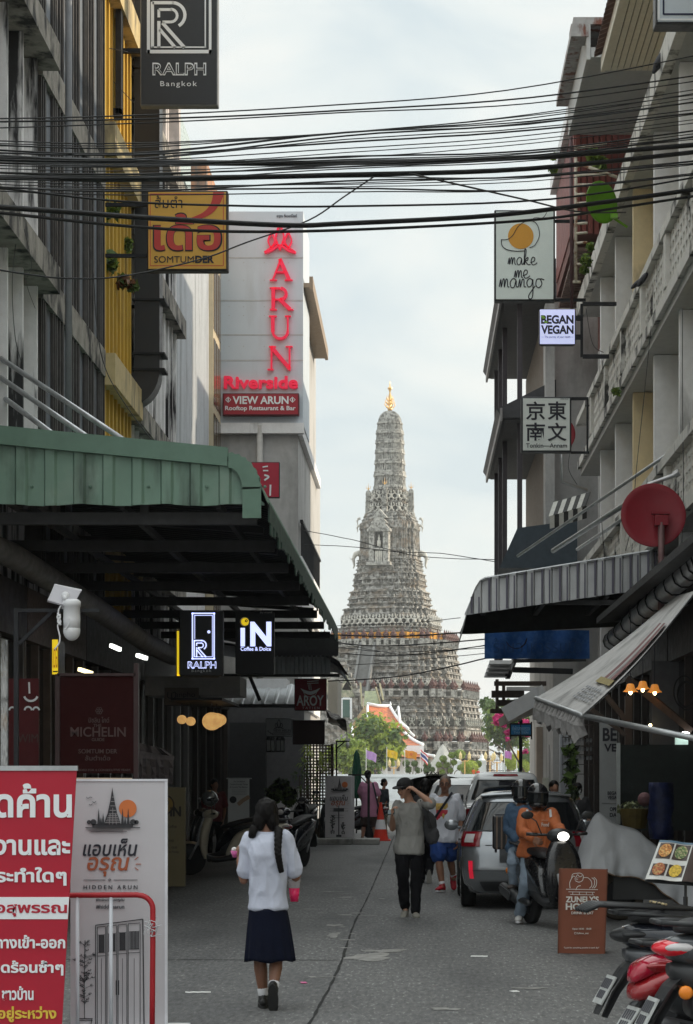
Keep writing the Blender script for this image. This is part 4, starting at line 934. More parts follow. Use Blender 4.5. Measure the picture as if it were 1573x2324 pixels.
# right: silver ribbed awning with curved street end
ZB = M('silver_sheet', (.60, .605, .615), .42, .35, var=.12, scale=1.6, dirt=(.3, .3, .31), dscale=(3, 3, .3), dlo=.5, dhi=.75)
As = thing('silver_awning', 'curved silver ribbed metal awning with striped shade, right of the temple tower', 'awning', (2.4, 38, 0)); Z0, Z1 = 36.0, 40.4
def zt2(x): return 5.06+(x-1.15)*.165 if x > 1.15 else 5.06-.80*((1.15-x)/.36)**2.0
def zb2(x): return 4.44+(x-.85)*.143
pts = ribs(.80, 4.02, .30, .05, .11); b = MB()
A = [Vector((x, Z0-d_, zb2(x))) for x, d_ in pts]; T = [Vector((x, Z0-d_, max(zt2(x), zb2(x)+.03))) for x, d_ in pts]
b.loft([A, T], closed=False); b.loft([[p+Vector((0, .06, 0)) for p in A], [p+Vector((0, .06, 0)) for p in T]][::-1], closed=False); b.build('end_panel', ZB, As)
b = MB()
for i in range(len(pts)//4):
    x = pts[i*4+2][0]-.03
    if x < 4: b.box(x-.03, x+.005, Z0-.058, Z0-.052, zb2(x)+.01, max(zt2(x)-.02, zb2(x)+.03)); b.box(x+.10, x+.125, Z0-.058, Z0-.03, zb2(x)+.01, max(zt2(x)-.02, zb2(x)+.03))
b.build('rib_edge', M('rib_violet', (.14, .13, .17), .5, .3), As)
yy = ribs(Z0-.06, Z1, .2, .03, .07); b = MB(); rows = [[Vector((x, y, max(zt2(x), 4.2)+d_)) for y, d_ in yy] for x in (.78, .80, .83, .87, .92, .98, 1.06, 1.15, 1.6, 2.5, 4.1)]
b.loft(rows, closed=False); b.build('roof_sheet', M('silver_roof', (.40, .41, .42), .45, .45, var=.15), As); b = MB(); b.loft([[p-Vector((0, 0, .03)) for p in r] for r in rows][::-1], closed=False); b.build('dark_underlayer', M('near_black_sheet', (.03, .033, .032), .8, var=.3), As)  # same kind of near-black layer, added below the silver sheet to darken it
b = MB(); b.loft([[Vector((x, Z1-.05, 4.40+max(0, x-1)*.05)) for x in (.80, 1, 2, 3, 4.1)], [Vector((x, Z1-.05, max(zt2(x), 4.42))) for x in (.80, 1, 2, 3, 4.1)]], closed=False); b.build('far_end_panel', M('near_black_sheet', (.03, .033, .032), .8), As)  # far end closed in the same near-black colour
b = MB(); b.box(.9, 4, Z0+.1, Z0+.18, 4.62, 4.7)
for x in (1.2, 2.2, 3.2): b.box(x, x+.08, Z0+.1, Z1-.1, 4.75, 4.83)
b.build('truss', STL, As)
bt = thing('blue_tarpaulin', 'faded blue tarpaulin banner hung under the silver awning', 'tarpaulin', (2, 41, 0)); Z = 41; b = MB(); nx = 16; rows = []
for j in range(5): rows.append([P(1100+i*238/nx, 1430+j*65/4, Z)+Vector((0, .05*math.sin(i*1.3+j*.6), 0)) for i in range(nx+1)])
b.loft(rows, closed=False); b.loft([[p+Vector((0, .03, 0)) for p in r] for r in rows][::-1], closed=False); b.build('sheet', M('blue_tarp', (.02, .13, .46), .6, var=.2, scale=2, col2=(.05, .18, .52)), bt, True)
b = MB(); b.ribbon(arc(1172, 1448, 24, 200, 360, 10), 1.6, Z-.08); b.ribbon([(1196, 1448), (1190, 1462), (1182, 1468)], 1.6, Z-.08); b.build('loose_cord', INK, bt)
txt(bt, 'ร้านอาหารริมน้ำ', 1120, 1448, 1320, 1482, Z-.07, M('faded_print', (.035, .13, .38), .7), 'faded_print')
# small tiled canopy, pergola and lower soffit
sc_ = thing('small_tiled_canopy', 'small sloping grey board canopy under the blue tarpaulin', 'awning', (1.6, 46, 0)); Z = 46; b = MB()
for i in range(4): b.slab([P(1098+i*3.5+1, 1535-i*9.5, Z), P(1150+i*3.5, 1535-i*9.5, Z), P(1153+i*3.5, 1527-i*9.5, Z+.35), P(1101+i*3.5, 1527-i*9.5, Z+.35)], .03)
b.build('board', M('grey_board', (.30, .30, .30), .6, var=.1), sc_); b = MB(); b.bar(P(1152, 1536, Z), P(1168, 1497, Z+1.2), .1); b.bar(P(1165, 1500, Z), P(1330, 1497, Z), .08); b.bar(P(1165, 1520, Z+.2), P(1300, 1524, Z), .12); b.build('frame', DKMETAL, sc_)
pg = thing('pergola', 'dark and white stepped timber pergola beams beneath the small board canopy', 'pergola', (2, 47, 0)); b = MB(); w_ = MB(); Z = 47.5
for i, (x0, x1, y0, y1) in enumerate(((1122, 1240, 1546, 1556), (1116, 1190, 1566, 1582), (1128, 1200, 1586, 1600), (1113, 1180, 1606, 1616), (1125, 1132, 1536, 1612), (1140, 1147, 1545, 1590))): b.box(PX(x0, Z+i*.3), PX(x1, Z+i*.3), Z+i*.3, Z+i*.3+.2, PZ(y1, Z), PZ(y0, Z))
for i, (x0, x1, y0, y1) in enumerate(((1150, 1235, 1557, 1566), (1155, 1210, 1600, 1608), (1170, 1236, 1582, 1588))): w_.box(PX(x0, Z+.4), PX(x1, Z+.4), Z+.4+i*.3, Z+.6+i*.3, PZ(y1, Z), PZ(y0, Z))
w_.bar(P(1146, 1622, Z), P(1238, 1570, Z), .25, .35); b.build('beam', WOODDK, pg); w_.build('white_beam', WPL, pg)
tag(MB().prism([P(1146, 1622, 48), P(1150, 1640, 48), P(1250, 1605, 48), P(1250, 1565, 48)], (0, 4, 0)).build('sloping_fascia', M('beige_board', (.42, .38, .33), .7, var=.06)), 'sloping beige boarded fascia above the right pillar', 'fascia board')
# retractable canopy over the right shop
rc = thing('retractable_canopy', 'grey retractable canvas canopy with fringed valance stretched over the right shop', 'awning', (2.5, 25, 0))
q0, q1, q2, q3 = P(1216, 1584, 28), P(1321, 1624, 24), P(1580, 1340, 23.2), P(1535, 1352, 28)
b = MB(); rows = []
for j in range(11):
    v = j/10; rows.append([q0.lerp(q1, i/10).lerp(q3.lerp(q2, i/10), v)+Vector((0, 0, -.10*math.sin(v*math.pi)+.02*math.sin(i*.63*5+v*3))) for i in range(11)])
b.loft(rows, closed=False); b.loft([[p+Vector((.01, 0, -.015)) for p in r] for r in rows][::-1], closed=False)
CANV = M('grey_canvas', (.52, .51, .50), .9, var=.12, scale=5, dirt=(.24, .235, .23), dscale=(1.5, 1.5, 1.5), dlo=.5, dhi=.7, bump=.2)
b.build('canvas', CANV, rc, True)
def canv(u, v): return q0.lerp(q1, u).lerp(q3.lerp(q2, u), v)+Vector((-.012, 0, -.10*math.sin(v*math.pi)+.03))
b = MB()
for u in (.70, .84): b.loft([[canv(u, .32+.05*k) for k in range(10)], [canv(u+.07, .32+.05*k) for k in range(10)]], closed=False)
b.build('printed_stripe', M('maroon_print', (.23, .12, .12), .9), rc)
b = MB(); b.loft([[canv(.62, .27+.01*k) for k in range(6)], [canv(.95, .27+.01*k) for k in range(6)]], closed=False); b.build('printed_band', M('ochre_print', (.34, .28, .13), .9), rc)
b = MB(); rr = random.Random(2)
for j in range(4):
    for k in range(7):
        u = .58+.05*k; v = .10+.035*j; b.loft([[canv(u, v), canv(u, v+.02)], [canv(u+.03, v), canv(u+.03, v+.02)]], closed=False)
b.build('printed_letters', M('grey_print', (.25, .26, .28), .9), rc)
b = MB(); rows = [[], [], []]; rr = random.Random(6); n_ = 44
for i in range(n_+1):
    p = q0.lerp(q1, i/n_); sw = .05*math.sin(i*1.9); rows[0].append(p); rows[1].append(p+Vector((sw-.03, 0, -.12))); rows[2].append(p+Vector((sw*1.6-.02, 0, -.23-.025*math.sin(i*.8)-.03*(i % 2))))
b.loft(rows, closed=False); b.loft([[p+Vector((.012, .004, 0)) for p in r] for r in rows][::-1], closed=False)
for i in range(0, n_, 2): p = rows[2][i]; b.add([p, rows[2][i+1], (p+rows[2][i+1])/2+Vector((.015*math.sin(i), 0, -.05-.04*rr.random())), p+Vector((.01, .005, -.01))], [(0, 1, 2), (2, 3, 0)])
b.build('valance', M('valance_grey', (.26, .25, .245), .9, var=.25, scale=9), rc)
b = MB(); b.tube([q0, q1], .03, 8); b.tube([P(1330, 1626, 24), P(1600, 1680, 22.5)], .035, 8); b.build('arm', GALV, rc, True)
# striped canopy far right, and grey roof gutter over the right shop
sw = thing('striped_canopy', 'small black and white striped canopy below the mildewed balcony', 'awning', (3.4, 44, 0)); Z = 44; b = MB(); b2 = MB()
for i in range(8):
    for k, (pa, pb_, Za, Zb_) in enumerate(((1140, 1172, Z+1, Z), (1172, 1200, Z, Z))):
        x0, x1 = 1248+i*10.5, 1258.5+i*10.5; dx = 8 if k == 0 else 0; tgt = b if i % 2 else b2
        tgt.slab([P(x0-3*(1-k), pb_+(0 if k else 0)-i*3, Zb_), P(x1-3*(1-k), pb_-3-i*3, Zb_), P(x1+dx, pa-3-i*3, Za), P(x0+dx, pa-i*3, Za)], .02)
b.build('black_stripe', M('stripe_black', (.025, .025, .025), .8), sw); b2.build('white_stripe', M('stripe_white', (.50, .50, .47), .8, var=.15), sw)
gu = thing('roof_gutter', 'ribbed galvanised roof gutter pipe running back over the right shop', 'gutter', (3.4, 30, 0)); b = MB(); pts = spline([P(1620, 1250, 24), P(1573, 1290, 26), P(1470, 1380, 31), P(1390, 1455, 36.5)], 10)
b.tube(pts, .15, 10); b.build('pipe', GALV, gu, True); b = MB()
for p in pts[::2]: b.tube([p-Vector((.01, .05, 0)), p+Vector((.01, .05, 0))], .165, 10)
b.build('band', DKMETAL, gu)
tag(MB().prism([(3.0, 22, 4.25), (6, 22, 4.6), (6, 22, 4.7), (3.0, 22, 4.35)], (0, 13.5, 0)).build('shop_canopy_roof', M('canopy_dark', (.05, .05, .052), .7, var=.2)), 'flat dark sheet roof over the right shop under the red dish', 'roof')
for a, q, lab, r_ in (((1573, 992), (1175, 1262), 'rusty steel stay rod running down to the silver awning, uppermost of three', .028), ((1480, 1105), (1255, 1250), 'galvanised stay tube running down to the silver awning, middle of three', .045), ((1480, 1133), (1310, 1247), 'thin stay tube running down to the silver awning, lowest of three', .03)):
    tag(MB().tube([P(*a, 33), P(*q, 38)], r_, 8).build('stay_rod', GALV, None, True), lab, 'stay rod', 'stay rods of the silver awning')
# ================================================================ dark shop fronts at street level
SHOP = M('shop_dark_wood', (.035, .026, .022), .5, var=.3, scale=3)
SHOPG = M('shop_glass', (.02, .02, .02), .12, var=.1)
def shopfront(y0, y1, lab, m=SHOP, z1=4.2, n=5, x=XL, s=1):
    t = thing('storefront', lab, 'storefront', (x, (y0+y1)/2, 0), 'dark shop fronts'); b = MB(); b.box(x-.3*s, x+.34*s, y0, y1-.05, z1-.7, z1) if s > 0 else b.box(x-.34, x+.3, y0, y1-.05, z1-.7, z1)
    for i in range(n+1): y = y0+(y1-y0-.15)*i/n; b.box(min(x, x+.3*s), max(x, x+.3*s), y, y+.1, .15, z1-.71)
    b.box(min(x, x+.32*s), max(x, x+.32*s), y0, y1-.05, 0, .14); b.build('frame', m, t)
    b = MB(); b.box(min(x+.02*s, x+.2*s), max(x+.02*s, x+.2*s), y0, y1-.05, .15, z1-.71); b.build('glazing', SHOPG, t); return t
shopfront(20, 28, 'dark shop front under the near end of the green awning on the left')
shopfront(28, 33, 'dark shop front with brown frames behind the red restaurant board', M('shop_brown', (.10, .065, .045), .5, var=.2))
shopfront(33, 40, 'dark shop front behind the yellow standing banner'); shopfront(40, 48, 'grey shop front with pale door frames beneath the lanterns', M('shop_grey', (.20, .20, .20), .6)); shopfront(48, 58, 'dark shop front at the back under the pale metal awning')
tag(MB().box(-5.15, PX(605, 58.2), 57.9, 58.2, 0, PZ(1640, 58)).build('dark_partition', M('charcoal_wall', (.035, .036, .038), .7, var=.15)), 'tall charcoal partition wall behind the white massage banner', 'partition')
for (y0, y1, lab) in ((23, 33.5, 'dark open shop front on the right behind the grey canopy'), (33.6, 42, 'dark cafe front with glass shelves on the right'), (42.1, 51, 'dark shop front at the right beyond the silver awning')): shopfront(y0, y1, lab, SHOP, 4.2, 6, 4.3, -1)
# ================================================================ signs
def signbox(name, lab, x0, y0, x1, y1, Z, face, d=.2, case=BLACK, fr=4, cat='sign', r=0, group=None):
    t = thing(name, lab, cat, (PX((x0+x1)/2, Z), Z, PZ(y1, Z)), group)
    b = MB(); b.box(PX(x0, Z), PX(x1, Z), Z+.006, Z+d, PZ(y1, Z), PZ(y0, Z)); o = b.build('case', case, t); bevel(o, .02 if r == 0 else r)
    f = fr/F*Z; b = MB(); b.box(PX(x0, Z)+f, PX(x1, Z)-f, Z-.004, Z+.02, PZ(y1, Z)+f, PZ(y0, Z)-f); b.build('face', face, t)
    return t
def strokes(parent, name, mat, Z, L_, d=.004, taper=False):
    b = MB()
    for pts, w_ in L_: b.ribbon(pts, w_, Z, d, taper)
    return b.build(name, mat, parent)
def arms(parent, L_, Z, r=.03, X=None):
    b = MB()
    for x0, y, x1 in L_: b.box(min(PX(x0, Z), PX(x1, Z)), max(PX(x0, Z), PX(x1, Z)), Z+.05, Z+.05+2*r, PZ(y, Z)-r, PZ(y, Z)+r)
    return b.build('arm', DKMETAL, parent)
SIGNBK = M('sign_black', (.028, .03, .034), .45, var=.06); LET = M('letter_white', (.80, .82, .84), .5, var=0)
# tall black hotel banner
Z = 38.0; s = signbox('hotel_banner', 'tall black sign with a white monogram in a door frame, top left', 318, -60, 495, 240, Z, SIGNBK, .22, M('case_grey', (.20, .21, .22), .5), 3); Zf = Z-.012
def monogram(t, ox, oy, k, Zf, m, wk=1.0, door=None):
    def q(L_): return [([(ox+x*k, oy+y*k) for x, y in pts], w_*k*wk) for pts, w_ in L_]
    L_ = [([(0, 0), (0, 100)], 7), ([(14, 42), (14, 100)], 7), ([(0, 2), (46, 2)], 7), ([(14, 17), (42, 17)], 6)]
    L_ += [(arc(44, 29, 27, 90, -60, 12), 7), (arc(40, 30, 14, 90, -90, 10), 6), ([(14, 17), (14, 34)], 6), ([(22, 44), (40, 44)], 6), ([(22, 46), (70, 100)], 7.5), ([(16, 60), (50, 100)], 7)]
    strokes(t, 'monogram', m, Zf, q(L_)); 
monogram(s, 346, 4, 1.04, Zf, LET)
strokes(s, 'door_frame', LET, Zf, [([(337, -50), (337, 121)], 7), ([(477, -50), (477, 121)], 6), ([(334, 117), (480, 117)], 8), ([(466, -50), (466, 108)], 3), ([(344, 107), (468, 107)], 3)])
txt(s, 'RALPH', 346, 142, 468, 171, Zf, LET, bold=.03); txt(s, 'RALPH', 348.5, 145.5, 465.5, 167.5, Zf-.006, SIGNBK, bold=-.012); txt(s, 'Bangkok', 364, 184, 447, 199, Zf, LET, spacing=1.25)
arms(s, [(318, 112, 225)], Z+.1, .04)
b = MB(); b.box(PX(262, 37.5), PX(275, 37.5), 37.5, 37.75, PZ(258, 37.5), PZ(-60, 37.5)); b.box(PX(225, 37.5), PX(275, 37.5), 37.5, 37.75, PZ(260, 37.5), PZ(245, 37.5)); tag(b.build('empty_sign_frame', DKMETAL), 'empty dark steel sign frame against the yellow shophouse', 'sign frame')
# papaya salad sign
Z = 36.0; s = signbox('orange_sign', 'square orange restaurant sign with curly red letters and a red swoosh on the left', 333, 432, 517, 614, Z, M('sign_orange', (.72, .40, .07), .5, var=.05), .25, M('sign_brown', (.035, .025, .022), .5), 4); Zf = Z-.012
SRED = M('sign_red', (.56, .055, .045), .5, var=.04)
strokes(s, 'border', SRED, Zf+.006, [([(341, 440), (341, 603)], 1.6), ([(507, 440), (507, 603)], 1.6), ([(341, 603), (507, 603)], 1.6), ([(341, 440), (507, 440)], 1.6)])
txt(s, 'ส้มตำ', 351, 444, 414, 472, Zf, INK)
txt(s, 'เด้อ', 347, 482, 505, 571, Zf, INK, bold=.035); txt(s, 'เด้อ', 350, 485, 501, 568, Zf-.006, SRED, bold=.022)
b = MB(); b.prism([P(x, y, Zf-.002) for x, y in spline([(484, 436), (480, 458), (466, 478), (440, 492), (412, 500)], 5) + [(412, 505)] + spline([(446, 500), (478, 486), (498, 464), (508, 441), (508, 436)], 5)], (0, .006, 0)); b.build('swoosh', SRED, s, fix=True)
txt(s, 'SOMTUM', 350, 581, 440, 596, Zf, INK); txt(s, 'DER', 443, 580, 486, 597, Zf, INK, bold=.045)
arms(s, [(333, 578, 238), (333, 462, 238)], Z+.06, .03)
# hotel letters
Z = 58.6; ARED = M('letter_red', (.82, .02, .07), .4, var=.03, emit=.22)
def letters3d(nm, lab, polys, strokes_, cat='sign letter'):
    b = MB()
    for p in polys: b.prism([P(x, y, Z-.14) for x, y in p], (0, .12, 0))
    for pts, w_ in strokes_: b.ribbon(pts, w_, Z-.14, .12)
    return b.build(nm, ARED, Bh, fix=True)
def serif(x, y, w_=9, h=2.2): return [(x-w_, y-h/2), (x+w_, y-h/2), (x+w_, y+h/2), (x-w_, y+h/2)]
letters3d('letter_a', '', [serif(620, 635, 8), serif(655, 635, 9)], [([(619, 634), (637, 588)], 3.6), ([(635, 587), (656, 634)], 8.5), ([(626, 617), (649, 617)], 3)])
letters3d('letter_r', '', [serif(620, 653, 8), serif(620, 702, 8), serif(660, 702, 6)], [([(620, 652), (620, 702)], 8), ([(620, 653.5), (636, 653.5)], 3.5), (arc(637, 666, 12.5, 90, -90, 10), 6.5), ([(620, 679), (638, 679)], 3.2), ([(634, 678), (658, 701)], 8)])
letters3d('letter_u', '', [serif(619, 717, 9), serif(653, 717, 7)], [([(619, 716), (619, 752)], 8), ([(653, 716), (653, 752)], 4), (arc(636, 751, 17, 180, 360, 12), 5.5)])
letters3d('letter_n', '', [serif(614, 838, 7), serif(618, 786, 8), serif(656, 786, 8)], [([(616, 786), (616, 838)], 4), ([(616, 787), (657, 836)], 8.5), ([(657, 786), (657, 840)], 4)])
def loop(cx, y0, y1, w_): return [(cx, y1)] + spline([(cx+w_*.35, y1-(y1-y0)*.3), (cx+w_*.5, y0+(y1-y0)*.45), (cx, y0), (cx-w_*.5, y0+(y1-y0)*.45), (cx-w_*.35, y1-(y1-y0)*.3)], 5) + [(cx, y1)]
letters3d('flame_logo', '', [], [(loop(635, 510, 566, 18), 3.8), (loop(616, 528, 564, 15), 3.4), (loop(654, 528, 564, 15), 3.4), (spline([(600, 573), (616, 568), (635, 556), (654, 568), (671, 573)], 5), 4), ([(600, 572), (616, 560), (630, 548)], 3), ([(671, 572), (654, 560), (640, 548)], 3)])
ZL = Z-.1
txt(Bh, 'Riverside', 508, 853, 676, 882, ZL, ARED, bold=.028, d=.1); txt(Bh, 'อรุณ ริเวอร์ไซด์', 628, 486, 674, 495, Z-.02, INK, bold=.02)
s = signbox('rooftop_sign', 'red rectangular rooftop restaurant sign low on the hotel sign wall', 505, 892, 679, 943, Z-.26, M('sign_crimson', (.36, .02, .035), .45, var=.04), .2, M('case_maroon', (.12, .02, .025), .5), 3)
txt(s, 'VIEW ARUN', 528, 899, 655, 917, Z-.28, LET, bold=.028); txt(s, 'Rooftop Restaurant & Bar', 511, 921, 671, 934, Z-.28, LET, bold=.02)
strokes(s, 'ornament', LET, Z-.28, [([(512, 907), (518, 901), (524, 907), (518, 913), (512, 907)], 1.6), ([(658, 907), (664, 901), (670, 907), (664, 913), (658, 907)], 1.6), ([(518, 903), (518, 911)], 2.4), ([(664, 903), (664, 911)], 2.4)])
s = signbox('red_banner_sign', 'narrow red sign with white marks half hidden behind the awning corner', 570, 1048, 635, 1130, 54, M('sign_red2', (.42, .025, .05), .5, var=.05), .15, BLACK, 2); strokes(s, 'mark', LET, 53.98, [([(596, 1060), (608, 1058)], 3), ([(597, 1068), (609, 1068)], 3), (spline([(600, 1078), (610, 1082), (600, 1090)], 5), 4), ([(614, 1100), (613, 1125)], 4)])
# mango sign
def hand(t, word, x, y, k, Zf, m, w_):
    G = {'m': [(0, .1), (.18, .95), (.22, .05), (.42, .9), (.55, .85), (.55, .05), (.75, .9), (.9, .8), (.92, .15), (1.1, .1)], 'n': [(0, .1), (.18, .95), (.22, .05), (.45, .9), (.62, .8), (.64, .15), (.85, .1)],
         'a': [(.75, .8), (.45, 1), (.12, .6), (.22, .05), (.55, .1), (.75, .8), (.78, .15), (1, .1)], 'k': [(0, .1), (.25, 1.1), (.36, 1.9), (.2, 2.1), (.12, 1), (.15, 0), (.22, .6), (.6, 1), (.55, .6), (.25, .5), (.65, .02), (.95, .1)],
         'e': [(0, .3), (.5, .5), (.58, .9), (.3, 1), (.1, .5), (.3, 0), (.7, .1), (.9, .3)], 'g': [(.75, .8), (.4, 1), (.1, .6), (.25, .1), (.6, .25), (.75, .9), (.72, -.9), (.4, -1.2), (.32, -.8), (1, .2)], 'o': [(.6, .95), (.2, .9), (.1, .3), (.4, 0), (.75, .4), (.6, .95), (1, .85)], 'w': []}
    L_ = []
    for c in word:
        g = G[c]; L_.append(([(p[0], p[1]) for p in spline([(x+gx*k, y-gy*k) for gx, gy in g], 4)], w_)); x += g[-1][0]*k*.98
    strokes(t, 'lettering', m, Zf, L_)
Z = 44.0; s = signbox('mango_sign', 'white sign with an orange disc and looping black handwriting on the right', 1122, 476, 1260, 683, Z, M('sign_pale', (.76, .84, .82), .5, var=.03), .25, SIGNBK, 4); Zf = Z-.012
b = MB(); b.disc(1182, 536, 29, Zf, .005, 32); b.build('orange_disc', M('mango_orange', (.68, .33, .045), .6, var=.02), s)
strokes(s, 'mango_outline', INK, Zf-.006, [(spline([(1138, 544), (1152, 543), (1164, 534), (1176, 514), (1194, 502), (1212, 503), (1222, 516), (1224, 536), (1214, 556), (1202, 562)], 5), 1.6), (spline([(1138, 543), (1139, 556), (1150, 566), (1172, 570), (1192, 569)], 5), 1.8), (spline([(1205, 502), (1214, 494), (1232, 494), (1241, 482)], 5), 1.2)])
hand(s, 'make', 1153, 601, 17, Zf, INK, 2.2); hand(s, 'me', 1167, 631, 18, Zf, INK, 2.2); hand(s, 'mango', 1133, 653, 21, Zf, INK, 2.4)
arms(s, [(1260, 679, 1330), (1260, 500, 1330)], Z+.06, .03)
# lit vegan sign
VLIT = M('lit_lilac', (.60, .64, .95), .4, var=.05, emit=.42, scale=1.5)
Z = 40.0; s = signbox('vegan_sign', 'small lit lilac sign with bold black letters and a green leaf', 1223, 700, 1307, 783, Z, VLIT, .18, SIGNBK, 2.5, r=.05); Zf = Z-.012
txt(s, 'BEGAN', 1228, 715, 1302, 735, Zf, INK, bold=.04); txt(s, 'VEGAN', 1228, 738, 1302, 758, Zf, INK, bold=.04); txt(s, '— The journey of your health —', 1229, 762, 1302, 768, Zf, INK)
b = MB(); b.prism([P(*q, Zf-.008) for q in ((1227, 717), (1234, 716), (1238, 722), (1232, 724))], (0, .005, 0)); b.prism([P(*q, Zf-.008) for q in ((1236, 728), (1244, 730), (1240, 734), (1234, 731))], (0, .005, 0)); b.build('leaf_mark', M('leaf_green', (.25, .5, .06), .5), s)
b = MB()
for y in (720, 763): b.box(PX(1307, Z), PX(1320, Z), Z+.04, Z+.12, PZ(y+5, Z), PZ(y-5, Z))
b.box(PX(1318, Z), PX(1324, Z), Z+.05, Z+.12, PZ(808, Z), PZ(688, Z)); b.box(PX(1324, Z), PX(1400, Z), Z+.04, Z+.14, PZ(691, Z), PZ(684, Z)); b.box(PX(1324, Z), PX(1383, Z), Z+.04, Z+.14, PZ(811, Z), PZ(803, Z)); b.build('bracket', DKMETAL, s)
# four character sign
Z = 38.0; s = signbox('character_sign', 'square white sign with four black characters in a black bracket', 1183, 900, 1297, 1026, Z, M('sign_offwhite', (.70, .73, .70), .5, var=.03), .22, SIGNBK, 4); Zf = Z-.012
for c, x, y in (('京', 1194, 911), ('東', 1243, 911), ('南', 1194, 959), ('文', 1243, 959)): txt(s, c, x, y, x+43, y+42, Zf, INK, bold=.014)
txt(s, 'Tonkin—Annam', 1194, 1006, 1287, 1016, Zf, INK, bold=.01); txt(s, 'ทงกิง อันนัม', 1272, 903.5, 1290, 907, Zf, INK)
b = MB(); b.box(PX(1297, Z), PX(1336, Z), Z+.05, Z+.12, PZ(906, Z), PZ(900, Z)); b.box(PX(1297, Z), PX(1338, Z), Z+.05, Z+.12, PZ(1028, Z), PZ(1023, Z)); b.box(PX(1332, Z), PX(1336, Z), Z+.05, Z+.12, PZ(1023, Z), PZ(906, Z)); b.build('bracket', DKMETAL, s)
Z = 30.0; s = signbox('corner_sign', 'white sign box with a dark blue border at the top right corner of the view', 1488, -140, 1700, 54, Z, M('sign_blueish', (.56, .62, .68), .5, var=.03), .35, SIGNBK, 5)
strokes(s, 'border', M('navy', (.015, .02, .06), .5), Z-.012, [([(1506, -130), (1506, 33)], 4), ([(1506, 32), (1690, 32)], 4)]); strokes(s, 'edge', LET, Z-.010, [([(1495, -130), (1495, 45)], 5), ([(1495, 44), (1690, 44)], 4)])
# lit signs under the green awning
BLIT = M('lit_blue_white', (.55, .62, 1.0), .4, var=.06, emit=1.0, scale=3); YLIT = M('lit_yellow', (.85, .60, .02), .4, var=.03, emit=.55)
Z = 32.0; s = signbox('door_sign', 'lit black sign with a white door outline and monogram under the awning', 407, 1385, 506, 1534, Z, SIGNBK, .2, SIGNBK, 2); Zf = Z-.012
strokes(s, 'door_outline', BLIT, Zf, [([(437, 1391), (437, 1496)], 3), ([(486, 1391), (486, 1496)], 3), ([(435, 1392), (488, 1392)], 3), ([(435, 1495), (488, 1495)], 3), ([(442, 1396), (442, 1450)], 1.3), ([(482, 1396), (482, 1491)], 1.3), ([(442, 1396.5), (482, 1396.5)], 1.3), ([(442, 1490.5), (482, 1490.5)], 1.3)])
monogram(s, 441, 1453, .38, Zf, BLIT, 1.1); b = MB(); b.disc(474, 1434, 3.6, Zf, .005, 12); b.build('door_knob', BLIT, s)
txt(s, 'RALPH', 426, 1501, 491, 1517, Zf, BLIT, bold=.03); txt(s, 'RALPH', 427.3, 1503, 489.7, 1515, Zf-.006, SIGNBK, bold=-.015); txt(s, 'Bangkok', 435, 1519, 480, 1527, Zf, LET, spacing=1.3); txt(s, 'ราล์ฟ กรุงเทพ', 476, 1384.6, 505, 1387.5, Zf, LET)
s = signbox('yellow_edged_sign', 'black sign with a glowing yellow L shaped edge just behind the lit door sign', 399, 1428, 498, 1537, 33.5, SIGNBK, .15, SIGNBK, 1); strokes(s, 'lit_edge', YLIT, 33.48, [([(404, 1432), (404, 1533)], 5), ([(402, 1532), (494, 1532)], 4)])
Z = 36.0; s = signbox('coffee_sign', 'lit black coffee sign with large pale blue letters and a yellow round dot', 534, 1388, 622, 1530, Z, SIGNBK, .2, SIGNBK, 2); Zf = Z-.012
strokes(s, 'lettering', BLIT, Zf, [([(551, 1425), (551, 1467)], 10)]); txt(s, 'N', 568, 1411, 616, 1467, Zf, BLIT, bold=.04); txt(s, 'Coffee & Dolce', 546, 1468, 615, 1477, Zf, BLIT, bold=.02); txt(s, 'อิน คอฟฟี่', 590, 1388, 618, 1391.5, Zf, LET)
b = MB(); b.disc(555, 1411, 10.5, Zf, .005, 24); b.build('dot_rim', LET, s); b = MB(); b.disc(556, 1411, 8.6, Zf-.007, .005, 24); b.build('dot', YLIT, s); b = MB()
for k in range(5): a = k*1.257; b.disc(559+2.4*math.cos(a), 1409+2.4*math.sin(a), 1.5, Zf-.012, .004, 6)
b.build('flower_mark', INK, s)
Z = 50.0; s = signbox('noodle_sign', 'red square noodle sign with a white bowl and chopsticks', 668, 1540, 741, 1613, Z, M('sign_noodle', (.25, .012, .025), .5, var=.04), .2, M('case_dkred', (.06, .01, .01), .5), 2); Zf = Z-.012
txt(s, 'AROY', 673, 1578, 735, 1602, Zf, LET, bold=.022); txt(s, 'TATIEN', 686, 1604, 725, 1609, Zf, LET, spacing=1.5)
b = MB(); b.prism([P(*q, Zf) for q in spline([(682, 1562), (690, 1572), (704, 1577), (718, 1572), (727, 1561)], 5)+spline([(716, 1566), (704, 1569), (692, 1566)], 5)], (0, .005, 0)); b.build('bowl', LET, s, fix=True)
strokes(s, 'chopsticks', LET, Zf, [([(697, 1547), (723, 1545)], 1.5), ([(697, 1551), (723, 1550)], 1.5), ([(699, 1552), (702, 1566)], 1), ([(702, 1552), (704, 1566)], 1), ([(705, 1552), (707, 1566)], 1), (arc(704, 1566, 16, 200, 340, 8), 1)])
Z = 53.0; s = signbox('restaurant_stairs_sign', 'small grey sign with a flame logo and stair mark below the noodle sign', 603, 1630, 663, 1672, Z, M('sign_grey_face', (.40, .42, .44), .5, var=.03), .12, SIGNBK, 1.5); Zf = Z-.012
